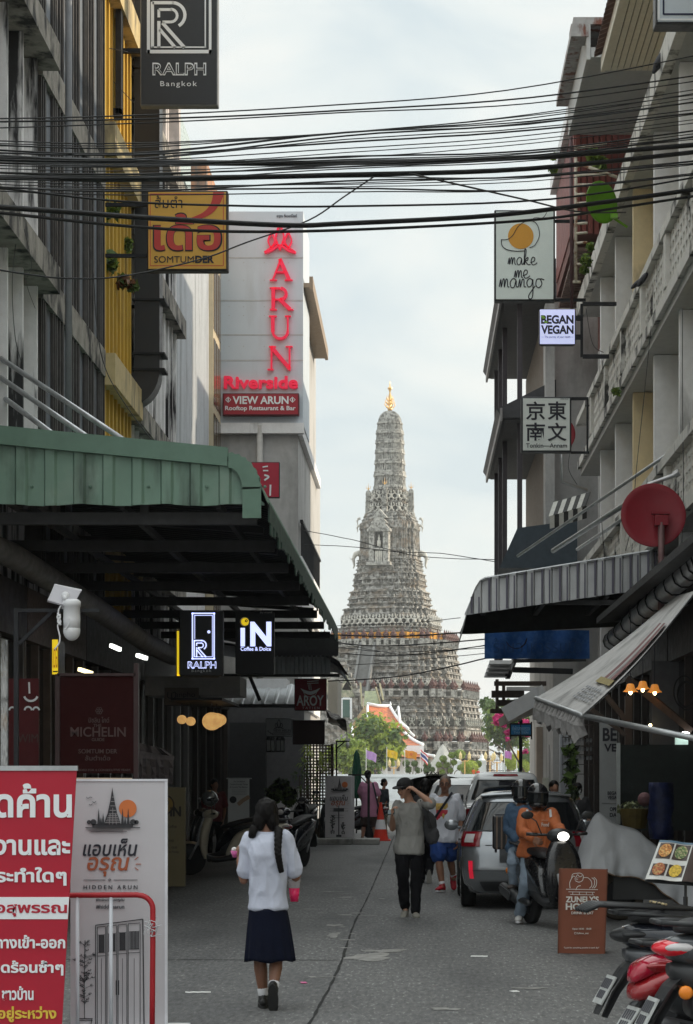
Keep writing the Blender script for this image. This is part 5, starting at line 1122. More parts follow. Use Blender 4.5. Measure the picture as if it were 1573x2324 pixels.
strokes(s, 'flame_logo', INK, Zf, [(loop(633, 1633, 1653, 7), 1), (loop(627, 1641, 1653, 5), 1), (loop(639, 1641, 1653, 5), 1), ([(622, 1654), (633, 1650), (644, 1654)], 1.2), ([(606, 1659), (610, 1659), (610, 1662), (614, 1662), (614, 1665), (619, 1665), (619, 1668)], 1.5), ([(620, 1663), (660, 1663)], .8)]); txt(s, 'VIEW ARUN', 620, 1655, 660, 1661, Zf, INK); txt(s, 'ROOFTOP RESTAURANT & BAR', 620, 1665, 660, 1668, Zf, INK)
s = signbox('dark_hanging_board', 'dark maroon hanging board right of the grey flame logo sign', 664, 1634, 737, 1690, 54, M('board_maroon', (.03, .012, .012), .6), .1, SIGNBK, 1)
Z = 40.0; s = signbox('massage_sign', 'dim brown massage sign with dark script above the paper lanterns', 372, 1559, 453, 1602, Z, M('sign_taupe', (.16, .135, .12), .6, var=.06), .15, GREYD, 1.5); txt(s, 'anpho', 398, 1570, 443, 1586, Z-.012, INK); txt(s, 'massage & wellness', 383, 1590, 444, 1594, Z-.012, INK); strokes(s, 'script_initial', INK, Z-.012, [(spline([(381, 1571), (381, 1582), (388, 1584), (390, 1572), (391, 1584), (398, 1582), (398, 1571), (392, 1573)], 4), 2.2)])
s = signbox('narrow_yellow_sign', 'narrow lit yellow sign with red letters seen nearly edge on, beside the camera pole', 117, 1450, 133, 1532, 27, YLIT, .5, SIGNBK, 1.5); txt(s, 'เดอ', 120, 1470, 131, 1516, 26.98, M('let_red', (.5, .05, .02), .5)); strokes(s, 'mark', INK, 26.98, [([(120, 1524), (131, 1524)], 3)])
# restaurant guide board
Z = 23.0; s = thing('guide_board', 'dark red glossy restaurant award board on a dark frame, dim lettering', 'notice board', (PX(225, Z), Z, 0)); BRD = M('board_red', (.030, .006, .006), .8, spec=.1, var=.1)
b = MB(); b.rect(137, 1535, 306, 1755, Z, .06); b.build('panel', BRD, s); b = MB()
for x in (130, 308): b.box(PX(x, Z)-.02, PX(x, Z)+.03, Z-.02, Z+.08, 0, PZ(1505 if x > 200 else 1530, Z))
b.box(PX(130, Z), PX(309, Z), Z-.02, Z+.07, PZ(1534, Z), PZ(1528, Z)); b.build('frame', M('frame_maroon', (.035, .012, .012), .4), s); DIM = M('dim_letter', (.085, .05, .046), .6, var=.1)
for tx, *q in (('มิชลิน ไกด์', 201, 1627, 248, 1640), ('THE', 212, 1643, 230, 1650), ('MICHELIN', 160, 1650, 285, 1672), ('GUIDE', 208, 1675, 237, 1682), ('SOMTUM DER', 178, 1700, 266, 1710), ('ส้มตำเด้อ', 193, 1714, 250, 1726), ('RECOMMENDED FOR 4 CONSECUTIVE YEARS', 141, 1745, 296, 1750)): txt(s, tx, *q, Z-.01, DIM, bold=.01)
strokes(s, 'flower_mark', DIM, Z-.01, [(arc(225+5*math.cos(R(a)), 1613+5*math.sin(R(a)), 3, 0, 360, 8), 1.4) for a in range(0, 360, 60)])
Z = 24.5; s = thing('red_poster', 'red poster with a white bowl emblem and dark panels, behind the camera pole', 'poster', (PX(68, Z), Z, 0)); b = MB(); b.rect(20, 1540, 88, 1628, Z, .02); b.rect(20, 1628, 88, 1760, Z, .01); b.build('sheet', M('poster_red', (.09, .008, .01), .7), s)
strokes(s, 'emblem', LET, Z-.01, [(arc(70, 1575, 16, 200, 340, 8), 5), ([(66, 1548), (67, 1574)], 4), (arc(64, 1612, 8, 0, 180, 8), 4), (arc(82, 1612, 7, 0, 180, 8), 4), (arc(28, 1612, 7, 0, 180, 8), 4)]); txt(s, 'WIM', 40, 1666, 86, 1685, Z-.01, DIM)
# street name sign on its post (right)
Z = 53.0; s = thing('street_name_sign', 'blue street name sign in an ornate black frame on a dark post', 'street sign', (PX(1182, Z), Z, 0)); b = MB(); b.tube([(PX(1182, Z), Z+.05, 0), (PX(1182, Z), Z+.05, PZ(1642, Z))], .045, 8); b.lathe([(.02, 0), (.06, .05), (.03, .12), (.05, .16), (.005, .26)], (PX(1182, Z), Z+.05, PZ(1642, Z)), 8)
b.rect(1157, 1641, 1208, 1644.5, Z, .08); b.rect(1157, 1667, 1208, 1671, Z, .08); b.rect(1157, 1638, 1160, 1678, Z, .08); b.rect(1205, 1638, 1208, 1678, Z, .08); b.build('post', DKMETAL, s); b = MB(); b.rect(1160, 1644.6, 1205, 1667, Z+.01, .05); b.build('plate', M('plate_blue', (.02, .16, .36), .4, var=.04), s)
txt(s, 'ที่พักสายตรวจ', 1163, 1647, 1202, 1658, Z-.002, M('plate_text', (.25, .45, .62), .5)); txt(s, 'THA TIEN', 1166, 1660, 1199, 1665, Z-.002, M('plate_text', (.25, .45, .62), .5))
# vegan banner of the right shop, and its wall lettering
GRB = M('banner_grey', (.30, .31, .31), .6, var=.06)
Z = 34.0; s = thing('vegan_banner', 'tall grey standing banner with black shop letters at the dark shop', 'banner', (PX(1388, Z), Z, 0)); b = MB(); b.rect(1361, 1640, 1401, 1895, Z, .04); b.build('sheet', GRB, s)
for tx, *q in (('BEGA', 1379, 1796, 1400, 1804), ('VEGA', 1379, 1806, 1400, 1814), ('OPE', 1384, 1832, 1400, 1841), ('DA', 1384, 1845, 1400, 1854), ('BE', 1368, 1652, 1400, 1682), ('VE', 1371, 1688, 1400, 1706)): txt(s, tx, *q, Z-.01, INK, bold=.03)
strokes(s, 'rule', GREYD, Z-.01, [([(1366, 1823), (1400, 1823)], 1)])
# ================================================================ overhead cables
CAB = M('cable_black', (.012, .013, .015), .5, var=.15)
def cable(pts, w_, Z0, Z1, lab, group='cables strung across the street', n=6, name='cable', m=CAB, wob=0, seed=0):
    rr = random.Random(seed); p3 = []
    if pts[0][0] == -80: pts = [(-330, pts[0][1]-4)]+list(pts)
    xs0, xs1 = pts[0][0], pts[-1][0]
    for x, y in spline(pts, n):
        Zc = Z0+(Z1-Z0)*(x-xs0)/(xs1-xs0); p3.append(P(x, y+rr.uniform(-wob, wob), Zc))
    return tag(MB().tube(p3, w_/F*(Z0+Z1)/4, 6).build(name, m, None, True), lab, 'cable', group)
for pts, w_, lab in (
    ([(-80, 270), (300, 262), (700, 242), (1150, 205), (1660, 110)], 3.2, 'topmost thin cable, rising to the right across the sky'),
    ([(-80, 277), (400, 268), (786, 250), (1200, 222), (1660, 160)], 4, 'second cable from the top, rising to the right'),
    ([(-80, 292), (400, 276), (786, 255), (1200, 235), (1660, 172)], 3, 'third cable from the top, just under the second'),
    ([(-80, 358), (250, 366), (500, 370), (786, 369), (1200, 357), (1660, 322)], 13, 'thickest upper black cable, upper of the two heavy ones in the middle of the bundle'),
    ([(-80, 402), (250, 405), (500, 403), (786, 397), (1200, 383), (1660, 336)], 12, 'heavy black cable just below the thickest one in the middle of the bundle'),
    ([(-80, 420), (250, 455), (500, 466), (786, 468), (1250, 452), (1660, 388)], 5, 'single cable passing in front of the orange sign top, below the main bundle'),
    ([(-80, 466), (140, 480), (330, 494), (640, 511), (786, 507), (1120, 489), (1400, 455), (1660, 418)], 12, 'heavy twisted cable crossing in front of the orange sign and the mango sign top'),
    ([(-80, 476), (250, 510), (500, 525), (786, 522), (1200, 500), (1400, 472), (1660, 432)], 7, 'lowest long cable of the bundle, under the heavy twisted one'),
    ([(-80, 605), (60, 622), (140, 631), (270, 628), (450, 590), (560, 550), (700, 500), (780, 447), (850, 400)], 4, 'slack cable looping across the left facades up to the bundle'),
    ([(930, 394), (1080, 428), (1200, 455), (1310, 480), (1420, 482)], 4, 'slack cable dropping from the bundle towards the green dish')):
    cable(pts, w_, 21, 27, lab)
rr = random.Random(11)
for i in range(27):
    yl = 318+i*4.4+rr.uniform(-6, 6); yr = 200+i*7.8+rr.uniform(-14, 14); ym = max((yl+yr)/2+26-abs(i-13)*.5+rr.uniform(-9, 9), 300)
    cable([(-80, yl), (300, yl+8+rr.uniform(-5, 5)), (786, ym), (1200, ym*.45+yr*.55+14+rr.uniform(-6, 6)), (1660, yr-12)], rr.choice((2.4, 2.8, 3.4, 4.2)), 20+rr.uniform(-1, 2), 26+rr.uniform(-2, 2), 'thin black cable within the tangled middle bundle over the street', 'thin cables of the bundle', wob=.5, seed=i)
for i, (pts, w_) in enumerate((([(690, 1204), (800, 1225), (950, 1262), (1125, 1270)], 1.8), ([(690, 1236), (800, 1241), (900, 1252), (1000, 1256), (1125, 1275)], 1.8), ([(765, 1420), (940, 1413), (1045, 1402)], 1.6), ([(750, 1440), (900, 1444), (1110, 1432)], 3.4), ([(750, 1457), (880, 1466), (1110, 1450)], 3), ([(750, 1480), (900, 1488), (1110, 1464)], 2.4), ([(760, 1468), (900, 1480), (1110, 1470)], 1.8), ([(750, 1512), (900, 1502), (1110, 1482)], 1.6), ([(745, 1546), (880, 1538), (1000, 1518), (1110, 1492)], 3), ([(750, 1453), (860, 1478), (960, 1486), (1110, 1462)], 1.4))):
    cable(pts, w_, 50, 42, 'thin cable crossing in front of the temple tower between the two awnings', 'thin cables before the tower', wob=.4, seed=i+50)
for i, (pts, w_, Zc) in enumerate((([(205, 560), (213, 640), (222, 760), (245, 850), (300, 940), (350, 1005)], 2.4, 33), ([(40, 520), (28, 640), (34, 760), (48, 820)], 2, 27.5), ([(55, 520), (72, 600), (60, 640), (80, 700)], 1.2, 27.5), ([(1549, 700), (1549, 900), (1551, 1120), (1545, 1300)], 2, 31), ([(1478, 740), (1462, 900), (1445, 1060), (1435, 1180), (1420, 1250)], 1.8, 34), ([(1330, 700), (1345, 780), (1370, 800)], 1.6, 39), ([(1300, 1000), (1290, 1060), (1310, 1100)], 1.4, 40), ([(1365, 1170), (1372, 1260), (1380, 1300)], 1.4, 36), ([(222, 108), (250, 110), (290, 118)], 2, 37), ([(225, 150), (262, 190), (305, 235)], 1.6, 37.5))):
    cable(pts, w_, Zc, Zc+.1, ('loose wire hanging on the left facades' if pts[0][0] < 700 else 'loose wire hanging down the right balcony building'), 'loose wires on the facades', m=M('wire_grey', (.05, .05, .052), .5))
# ================================================================ fixtures on the facades
t = thing('exhaust_duct', 'large black square exhaust duct with a curved elbow running up the left facade', 'duct', (XL+.4, 40, 10)); Z = 40.0
b = MB(); q = [(305, -80), (305, 770)]; x0, x1 = PX(305, Z), PX(362, Z)
b.box(x0, x1, Z, Z+.5, PZ(838, Z), PZ(-80, Z)); b.build('shaft', SIGNBK, t); b = MB(); o_ = []; i_ = []
for i in range(9):
    a = R(i*10.6); cx, cz = x0-.08, PZ(838, Z); ro, ri = x1-cx, x0-cx; o_.append((cx+ro*math.cos(a), cz-ro*1.22*math.sin(a))); i_.append((cx+ri*math.cos(a), cz-ri*math.sin(a)))
o_.append((PX(275, Z)-.15, o_[-1][1]+.02)); i_.append((PX(275, Z)-.15, i_[-1][1]-.02))
b.prism([Vector((x, Z, z)) for x, z in o_+i_[::-1]], (0, .5, 0)); b.build('elbow', M('duct_grey', (.04, .04, .042), .45, .3), t, fix=True); b = MB()
for y in (152, 680, 802, 838): b.box(x0-.04, x1+.1, Z-.03, Z+.53, PZ(y, Z)-.02, PZ(y, Z)+.02)
for y in (690, 800): b.box(x0-.4, x0, Z+.2, Z+.26, PZ(y, Z)-.03, PZ(y, Z)+.03)
b.build('flange', DKMETAL, t)
def dish(name, lab, x, y, rx, Z, col, tilt, yaw, pole=None):
    t = thing(name, lab, 'satellite dish', tuple(P(x, y, Z))); r = rx/F*Z; c = P(x, y, Z); T = Matrix.Rotation(yaw, 3, 'Z') @ Matrix.Rotation(tilt, 3, 'X')
    b = MB(); b.lathe([(r*.02, .16*r), (r*.4, .13*r), (r*.8, .04*r), (r*.985, -.02*r), (r, -.01*r), (r, .01*r), (r*.8, .07*r), (r*.4, .17*r), (r*.02, .2*r)], c, 48, T @ Matrix.Rotation(R(-90), 3, 'X')); b.build('reflector', col, t, True)
    if pole: pole(t, c, r, T)
    return t
DRED = M('dish_red', (.22, .008, .018), .5, var=.06)
def pole1(t, c, r, T):
    b = MB(); b.tube([c+Vector((.09, -.16, -.12)), c+Vector((.09, -.14, -1.45))], .045, 10); b.tube([c+Vector((.0, .1, 1.0*r)), c+Vector((-.28, -.1, 1.25*r))], .035, 8) if False else None; b.build('pole', M('pole_maroon', (.16, .09, .09), .5, .3), t, True)
    b = MB(); b.box(c.x+.0, c.x+.18, c.y-.2, c.y-.02, c.z-.16, c.z-.02); b.box(c.x-.03, c.x+.21, c.y-.15, c.y, c.z-.0, c.z+.03); b.build('mount', DRED, t); b = MB(); b.tube([c+Vector((-.05, .25, .45)), c+Vector((.3, .1, .56))], .03, 8); b.tube([c+Vector((.3, .1, .56)), c+Vector((.36, .08, .6))], .05, 8); b.build('feed_arm', GALV, t)
dish('red_dish', 'large dark red satellite dish on a pole above the right shop roof', 1483, 1169, 74, 29, DRED, R(-8), R(0), pole1)
def pole2(t, c, r, T): b = MB(); b.tube([c+Vector((.1, 0, -.1)), c+Vector((.12, .05, -.9)), c+Vector((.6, .1, -1.05))], .035, 8); b.build('arm', GALV, t, True)
dish('red_dish', 'red satellite dish mostly hidden behind the four character sign', 1262, 985, 44, 40, DRED, R(-6), R(0), pole2)
def pole3(t, c, r, T): b = MB(); b.tube([c+Vector((.2, .1, -.25)), c+Vector((.5, .2, -.42))], .025, 8); b.box(c.x+.17, c.x+.3, c.y-.04, c.y+.06, c.z-.3, c.z-.2); b.build('mount', M('mount_green', (.16, .36, .03), .4), t)
dish('green_dish', 'bright green satellite dish tilted against the upper balcony edge', 1366, 459, 48, 40, M('dish_green', (.115, .29, .02), .35, var=.04), R(0), R(38), pole3)
t = thing('pipe_frame', 'rusty cream pipe frame like a ladder beside the green dish', 'frame', (PX(1315, 43), 43, 10)); b = MB(); Zq = 43
b.tube([P(1307, 330, Zq), P(1307, 640, Zq)], .035, 6); b.tube([P(1300, 640, Zq), P(1318, 640, Zq)], .03, 6)
for y in (336, 378, 398, 420, 442, 462, 486, 508, 530, 552, 600): b.tube([P(1307, y, Zq), P(1307+(70 if y < 440 else 26), y-(10 if y < 390 else 2), Zq-.2)], .028, 6)
b.tube([P(1310, 370, Zq), P(1400, 402, Zq-.3)], .035, 6); b.build('pipe', M('rusty_cream', (.50, .46, .38), .6, var=.2, dirt=(.22, .09, .04), dscale=(5, 5, 5)), t, True); b = MB(); b.tube([P(1296, 310, 43.5), P(1298, 700, 43.5)], .04, 6); b.build('post', M('maroon_pipe', (.09, .045, .05), .5), t, True)
def bird(x, y, Z, s, lab, tilt, col):
    t = thing('pigeon', lab, 'bird', tuple(P(x, y, Z)), 'birds on the right building'); c = P(x, y, Z); d = Vector((math.cos(tilt), 0, math.sin(tilt))); b = MB(); pts = spline([c-d*s*1.5, c-d*s*.9, c-d*s*.2, c+d*s*.5, c+d*s*.95], 4)
    n_ = len(pts); rs = [s*(.05+.38*math.sin(math.pi*min(1, (i+.3)/n_))**.8) for i in range(n_)]; b.tube(pts, rs, 10); h = c+d*s*1.05+Vector((0, 0, s*.16)); b.ell(h, (s*.24, s*.22, s*.24), 10, 7); b.tube([h+Vector((s*.15, -.01, 0)), h+Vector((s*.42, -.01, -s*.05))], [s*.07, s*.01], 6)
    for k in (-.1, .12): b.tube([c-Vector((0, 0, s*.25))+d*s*k, c-Vector((0, 0, s*.55))+d*s*k], s*.03, 5)
    b.build('body', col, t, True); b = MB(); b.ell(c-d*s*.25+Vector((0, -s*.3, 0)), (s*.75, s*.12, s*.26), 10, 7, Matrix.Rotation(-tilt, 3, 'Y')); b.build('wing', M('wing_dark', (.018, .018, .022), .6), t, True)
PIG = M('pigeon_grey', (.028, .028, .034), .6, var=.2)
bird(1499, 135, 34, .17, 'dark pigeon clinging to the upper ledge under the slatted soffit', R(62), PIG); bird(1461, 631, 36, .12, 'dark pigeon perched on the parapet rail, upper of two side by side', R(55), PIG); bird(1449, 641, 36.4, .11, 'dark pigeon on the parapet rail, lower of two side by side', R(40), PIG); bird(1480, 738, 36, .11, 'dark pigeon in a parapet hole below the other two', R(80), PIG)
def plant(name, lab, pts, Z, size, n, seed, m=(LEAF, LEAFDK), cat='plant', stem=True, group=None):
    t = thing(name, lab, cat, tuple(P(pts[0][0], pts[0][1], Z)), group); bb = MB()
    for i, mm in enumerate(m):
        bb.mi = i
        for j, (x, y, r_) in enumerate(pts): leafcloud(bb, P(x, y, Z), (r_/F*Z, r_/F*Z*.8, r_/F*Z), n//len(m)//len(pts)+1, size, random.Random(seed+i+j*7), shell=.25)
    bb.build('leaves', list(m), t)
    if stem:
        b = MB()
        for x, y, r_ in pts: b.tube([P(x-8, y+r_*1.1, Z+.1), P(x, y, Z)], .012, 5)
        b.build('stem', BARK, t)
    return t
plant('balcony_plant', 'leafy plant on the yellow shophouse, upper one left of the orange sign', [(250, 475, 20), (236, 490, 14)], 37, .17, 70, 1); plant('balcony_plant', 'leafy plant on the yellow shophouse, lower one beside the sign arm', [(240, 590, 20), (252, 600, 14)], 37, .19, 60, 2)
plant('balcony_plant', 'drooping plant with red brown leaves in front of the black duct', [(275, 640, 16), (300, 650, 12)], 38, .14, 60, 3, (M('leaf_red', (.16, .07, .03), .6, var=.4, transl=.3), LEAFDK)); plant('fern', 'spiky fern sprouting left of the black duct', [(286, 556, 15)], 39, .12, 60, 4)
plant('ledge_fern', 'green fern clump growing on the upper slab edge below the green dish', [(1332, 590, 15), (1340, 560, 10), (1326, 612, 10)], 42, .07, 260, 6); plant('ledge_fern', 'small fern growing at the lower parapet edge', [(1400, 888, 10)], 36, .06, 60, 7); plant('ledge_weed', 'weeds on the roof edge of the red clad shophouse', [(1258, 355, 9), (1255, 385, 8)], 46, .10, 80, 8, stem=False); plant('balcony_plant', 'dark leafy plants behind the rusty pipe frame', [(1345, 352, 14), (1365, 372, 14)], 44, .2, 50, 9)
# ================================================================ camera poles
WPLA = M('white_plastic', (.72, .72, .74), .4, var=.04)
t = thing('camera_pole', 'black pole arm with a solar panel and a white dome camera at the left', 'camera pole', (PX(38, 20), 20, 0)); Z = 20.0; b = MB()
b.box(PX(31, Z), PX(41, Z), Z, Z+.05, 0, PZ(1380, Z)); b.box(PX(41, Z), PX(225, Z), Z+.0, Z+.05, PZ(1389, Z), PZ(1381, Z)); b.bar(P(42, 1462, Z+.02), P(118, 1389, Z+.02), .03); b.build('pole', DKMETAL, t)
b = MB(); T_ = P(147, 1351, Z+.02); b.slab([P(108, 1362, Z-.10), P(164, 1378, Z-.06), P(185, 1339, Z+.14), P(124, 1326, Z+.10)], .02); b.build('solar_panel', M('panel_back', (.42, .41, .44), .5, var=.04), t)
b = MB(); b.slab([P(123, 1328, Z+.09), P(185, 1341, Z+.13), P(185.5, 1338, Z+.15), P(124, 1325, Z+.11)], .02); b.build('panel_edge', WPLA, t)
b = MB(); b.ell(P(148, 1352, Z-.04), (.04, .02, .04), 10, 6); b.tube([P(148, 1352, Z-.05), P(148, 1362, Z-.06)], .018, 8); b.tube([P(148, 1362, Z-.05), P(147, 1379, Z)], [.018, .032], 10); b.rect(140, 1378, 155, 1382, Z-.03, .08); b.build('panel_mount', WPLA, t, True)
b = MB(); b.lathe([(.0, 0), (.078, .01), (.082, .1), (.078, .22), (.085, .225), (.085, .27), (.06, .29)], P(163, 1430, Z-.02)-Vector((0, 0, .0)), 20); b.rect(140+7, 1389, 172, 1398, Z-.05, .1); b.tube([P(176, 1391, Z), P(176, 1415, Z)], .011, 8); b.build('camera_housing', WPLA, t, True)
b = MB(); b.ell(P(163, 1432, Z-.02), (.082, .082, .092), 18, 12); b.build('camera_dome', WPLA, t, True)
b = MB(); b.tube([P(*q, Z-.06) for q in spline([(145, 1367), (134, 1382), (133, 1398), (138, 1412), (131, 1420), (136, 1445), (134, 1460), (124, 1474)], 4)], .008, 6); b.tube([P(*q, Z-.07) for q in spline([(130, 1392), (137, 1400), (131, 1410), (138, 1418), (130, 1400), (138, 1395)], 4)], .009, 6); b.tube([P(*q, Z-.1) for q in spline([(155, 1402), (158, 1412), (150, 1426), (147, 1428)], 4)], .006, 6); b.build('camera_cord', WPLA, t, True)
t = thing('camera_pole', 'thin dark camera pole with a small white camera behind the far white banner', 'camera pole', (PX(764, 55.5), 55.5, 0)); Z = 55.5; b = MB(); b.box(PX(762, Z), PX(765.5, Z), Z, Z+.05, 0, PZ(1681, Z)); b.box(PX(762, Z), PX(793, Z), Z, Z+.04, PZ(1684, Z), PZ(1681, Z)); b.bar(P(765, 1698, Z), P(782, 1684, Z), .03); b.build('pole', DKMETAL, t)
b = MB(); b.rect(784, 1676, 795, 1681, Z, .1); b.ell(P(789, 1690, Z), (.05, .05, .08), 10, 7); b.build('camera', WPLA, t)
# ================================================================ lamps
LANT = M('lantern_paper', (.88, .50, .17), .6, var=.22, emit=.40, scale=9)
for x, y, r_, Zc, lab in ((413, 1633, 11, 38, 'round glowing paper lantern, leftmost of the small pair'), (433, 1637, 11, 37.6, 'round glowing paper lantern, right one of the small pair'), (481, 1637, 22, 37, 'large round glowing paper lantern, the biggest and nearest'), (492, 1635, 18, 38.2, 'round glowing paper lantern overlapped by the biggest one, middle'), (500, 1634, 14, 39.4, 'round glowing paper lantern peeking out at the right end')):
    t = thing('paper_lantern', lab, 'lantern', tuple(P(x, y, Zc)), 'paper lanterns'); c = P(x, y, Zc); r_ = r_/F*Zc; b = MB(); prof = []
    for i in range(25): a = math.pi*(.06+.88*i/24); prof.append((r_*math.sin(a)*(1+(.018 if i % 2 else -.01)), -r_*.93*math.cos(a)))
    b.lathe(prof, c, 24); b.build('shade', LANT, t, True); b = MB(); b.tube([c+Vector((0, 0, r_*.9)), Vector((c.x, c.y, PZ(1592, Zc)))], .008, 5); b.build('cord', INK, t)
b = MB(); b.box(PX(395, 37), PX(510, 37), 36.5, 40, PZ(1592, 37), PZ(1586, 37)); tag(b.build('lantern_rail', DKMETAL), 'dark rail from which the paper lanterns hang', 'rail')
TUBE = M('tube_light', (.9, .92, .85), .4, var=0, emit=2.2)
for a, q, lab, e_ in (((252, 1465), (272, 1474), 'lit tube lamp under the left awning, upper left one of three', 1), ((312, 1487), (332, 1494), 'lit tube lamp under the left awning, rightmost of three', 1), ((180, 1519), (208, 1528), 'warm lit tube lamp under the left awning, lowest of three', 0)):
    b = MB(); b.bar(P(*a, 29), P(*q, 28.8), .05); tag(b.build('tube_lamp', TUBE if e_ else M('tube_warm', (.95, .82, .45), .4, var=0, emit=1.8)), lab, 'lamp', 'tube lamps under the left awning')
for k, (x, y) in enumerate(((1431, 1567), (1459, 1561), (1486, 1568))):
    Zc = 31+.3*k; t = thing('pendant_lamp', ('left', 'middle', 'right')[k]+' one of three glowing amber flower shaped pendant lamps', 'lamp', tuple(P(x, y, Zc)), 'flower shaped pendant lamps'); c = P(x, y, Zc); b = MB(); rows = []
    for z, r_, w_ in ((.10, .03, 0), (.09, .05, 0), (.02, .068, .05), (-.02, .098, .16)): rows.append([c+Vector((r_*(1+w_*math.cos(6*a))*math.cos(a), r_*(1+w_*math.cos(6*a))*math.sin(a), z-.02*w_*math.cos(6*a))) for a in [2*math.pi*i/36 for i in range(36)]])
    b.loft(rows, cap=False); b.build('shade', M('amber_glass', (.75, .28, .05), .3, var=.1, emit=.35, scale=20), t, True); b = MB(); b.ell(c-Vector((0, 0, .025)), (.026, .026, .04), 10, 8); b.build('bulb', M('bulb_warm', (1, .75, .35), .4, var=0, emit=9), t, True); b = MB(); b.tube([c+Vector((0, 0, .1)), Vector((c.x, c.y, 4.2))], .006, 5); b.build('cord', INK, t)
b = MB(); b.ell(P(1476, 1646, 33), (.025, .02, .025), 8, 6); b.ell(P(1301, 1658, 36), (.03, .03, .04), 8, 6)
tag(b.build('bulb_lamp', M('bulb_warm', (1, .75, .35), .4, var=0, emit=9)), 'small bare glowing bulbs by the glass shelves of the right shop', 'lamp')
t = thing('lit_panel', 'small pale green lit sign box high in the dark shop at the right edge', 'sign', tuple(P(1549, 1673, 31.5))); b = MB(); b.rect(1534, 1666, 1562, 1690, 31.5, .12); b.build('face', M('panel_lit', (.45, .62, .55), .4, emit=.5), t); b = MB(); b.ell(P(1555, 1666, 31.4), (.07, .05, .04), 10, 6); b.build('lamp', M('lamp_white', (1, 1, 1), .4, var=0, emit=5), t)
# ================================================================ clutter at street level
for k, (x0, x1, lab) in enumerate(((658, 736, 'low concrete kerb block at the parked motorbikes, leftmost of three'), (731, 800, 'low concrete kerb block under the far white banner, middle of three'), (801, 862, 'low concrete kerb block by the man in the pink shirt, rightmost of three'))):
    Zc = GZ(1917)-.02*k; b = MB(); b.box(PX(x0, Zc), PX(x1-1, Zc), Zc, Zc+.9, 0, .14); o = b.build('kerb_block', CONC); bevel(o, .02); tag(o, lab, 'kerb block', 'kerb blocks')
t = thing('traffic_cone', 'red and white traffic cone beside the man in the pink shirt', 'traffic cone', (PX(862, 55), 55, 0)); b = MB(); c = Vector((PX(864, 55), 55, .0)); b.box(c.x-.26, c.x+.26, c.y-.26, c.y+.26, 0, .04); b.lathe([(.2, .04), (.15, .3)], c, 16); b.build('base', M('cone_red', (.62, .04, .02), .5, var=.08), t)
b = MB(); b.lathe([(.149, .301), (.10, .55)], c, 16); b.build('white_band', WPLA, t); b = MB(); b.lathe([(.099, .551), (.08, .66), (.03, 1.0)], c, 16); b.build('tip', M('cone_red', (.62, .04, .02), .5, var=.08), t)
t = thing('parasol', 'closed dark green parasol standing by the white river wall', 'parasol', (PX(809, 62), 62, 0)); Z = 62.0; b = MB(); X = PX(809, Z); rows = []
for z, r_ in ((PZ(1703, Z), .02), (PZ(1712, Z), .07), (PZ(1750, Z), .12), (PZ(1790, Z), .10), (PZ(1800, Z), .13), (PZ(1812, Z), .10)): rows.append([Vector((X+r_*(1+.25*math.cos(5*a))*math.cos(a), Z+r_*(1+.25*math.cos(5*a))*math.sin(a), z)) for a in [2*math.pi*i/30 for i in range(30)]])
b.loft(rows); b.build('canopy', M('parasol_green', (.01, .075, .045), .7, var=.15), t, True); b = MB(); b.tube([(X, Z, 0), (X, Z, PZ(1703, Z))], .025, 8); b.build('pole', DKMETAL, t)
# lattice, palms, shrubs on the left by the wall
t = thing('lattice_screen', 'dark wooden lattice screen behind the palm', 'screen', (PX(720, 60), 60, 0)); Z = 60; b = MB()
for i in range(13): x = 668+i*7; b.rect(x, 1690, x+3.4, 1830, Z, .03)
for i in range(20): y = 1691+i*7; b.rect(668, y, 756, y+3.2, Z-.03, .028)
b.rect(750, 1688, 757, 1830, Z-.05, .1); b.build('slats', WOODDK, t)
def palm(name, lab, heads, Z, seed, ml=(LEAF, LEAFDK, LEAFLT), base=0.0):
    t = thing(name, lab, 'plant', (PX(heads[0][0], Z), Z, base)); rr = random.Random(seed); bb = MB(); st = MB()
    for hi, (x, y, r_, dn) in enumerate(heads):
        c = P(x, y, Z+rr.uniform(-.4, .4)); r_ = r_/F*Z; bb.mi = dn; st.tube([Vector((c.x*.8+PX(heads[0][0], Z)*.2, c.y, base)), c], .018, 6)
        for k in range(4):
            a0 = rr.uniform(0, 6.3); d0 = Vector((math.cos(a0), math.sin(a0)*.7, rr.uniform(-.1, .8))).normalized(); hc = c+d0*r_*.35
            for j in range(15):
                d = (d0*.7+Vector((rr.gauss(0, .6), rr.gauss(0, .6), rr.gauss(0, .6)))).normalized(); u = d.cross(Vector((0, 0, 1))).normalized()*r_*.045; L_ = r_*rr.uniform(.6, .95); m_ = hc+d*L_*.55; e_ = hc+d*L_+Vector((0, 0, -L_*.28))
                bb.add([hc, m_-u, e_, m_+u], [(0, 1, 2, 3)])
    bb.build('fronds', list(ml), t); st.build('stem', BARK, t); return t
palm('lady_palm', 'tall fan leaved palm with sunlit yellow green tips by the lattice', [(705, 1705, 26, 2), (722, 1725, 28, 2), (695, 1735, 28, 0), (728, 1750, 26, 2), (700, 1765, 26, 1), (680, 1760, 22, 1), (718, 1780, 22, 0), (690, 1795, 24, 1), (714, 1815, 20, 1)], 56, 3)  # upper heads get the pale leaf colour to stand for sunlight
plant('potted_shrub', 'dark round potted shrub behind the schoolgirl head', [(640, 1790, 26), (620, 1802, 20), (655, 1810, 20)], 52, .14, 420, 31, (LEAFDK, M('leaf_black', (.016, .03, .014), .6, var=.4)))
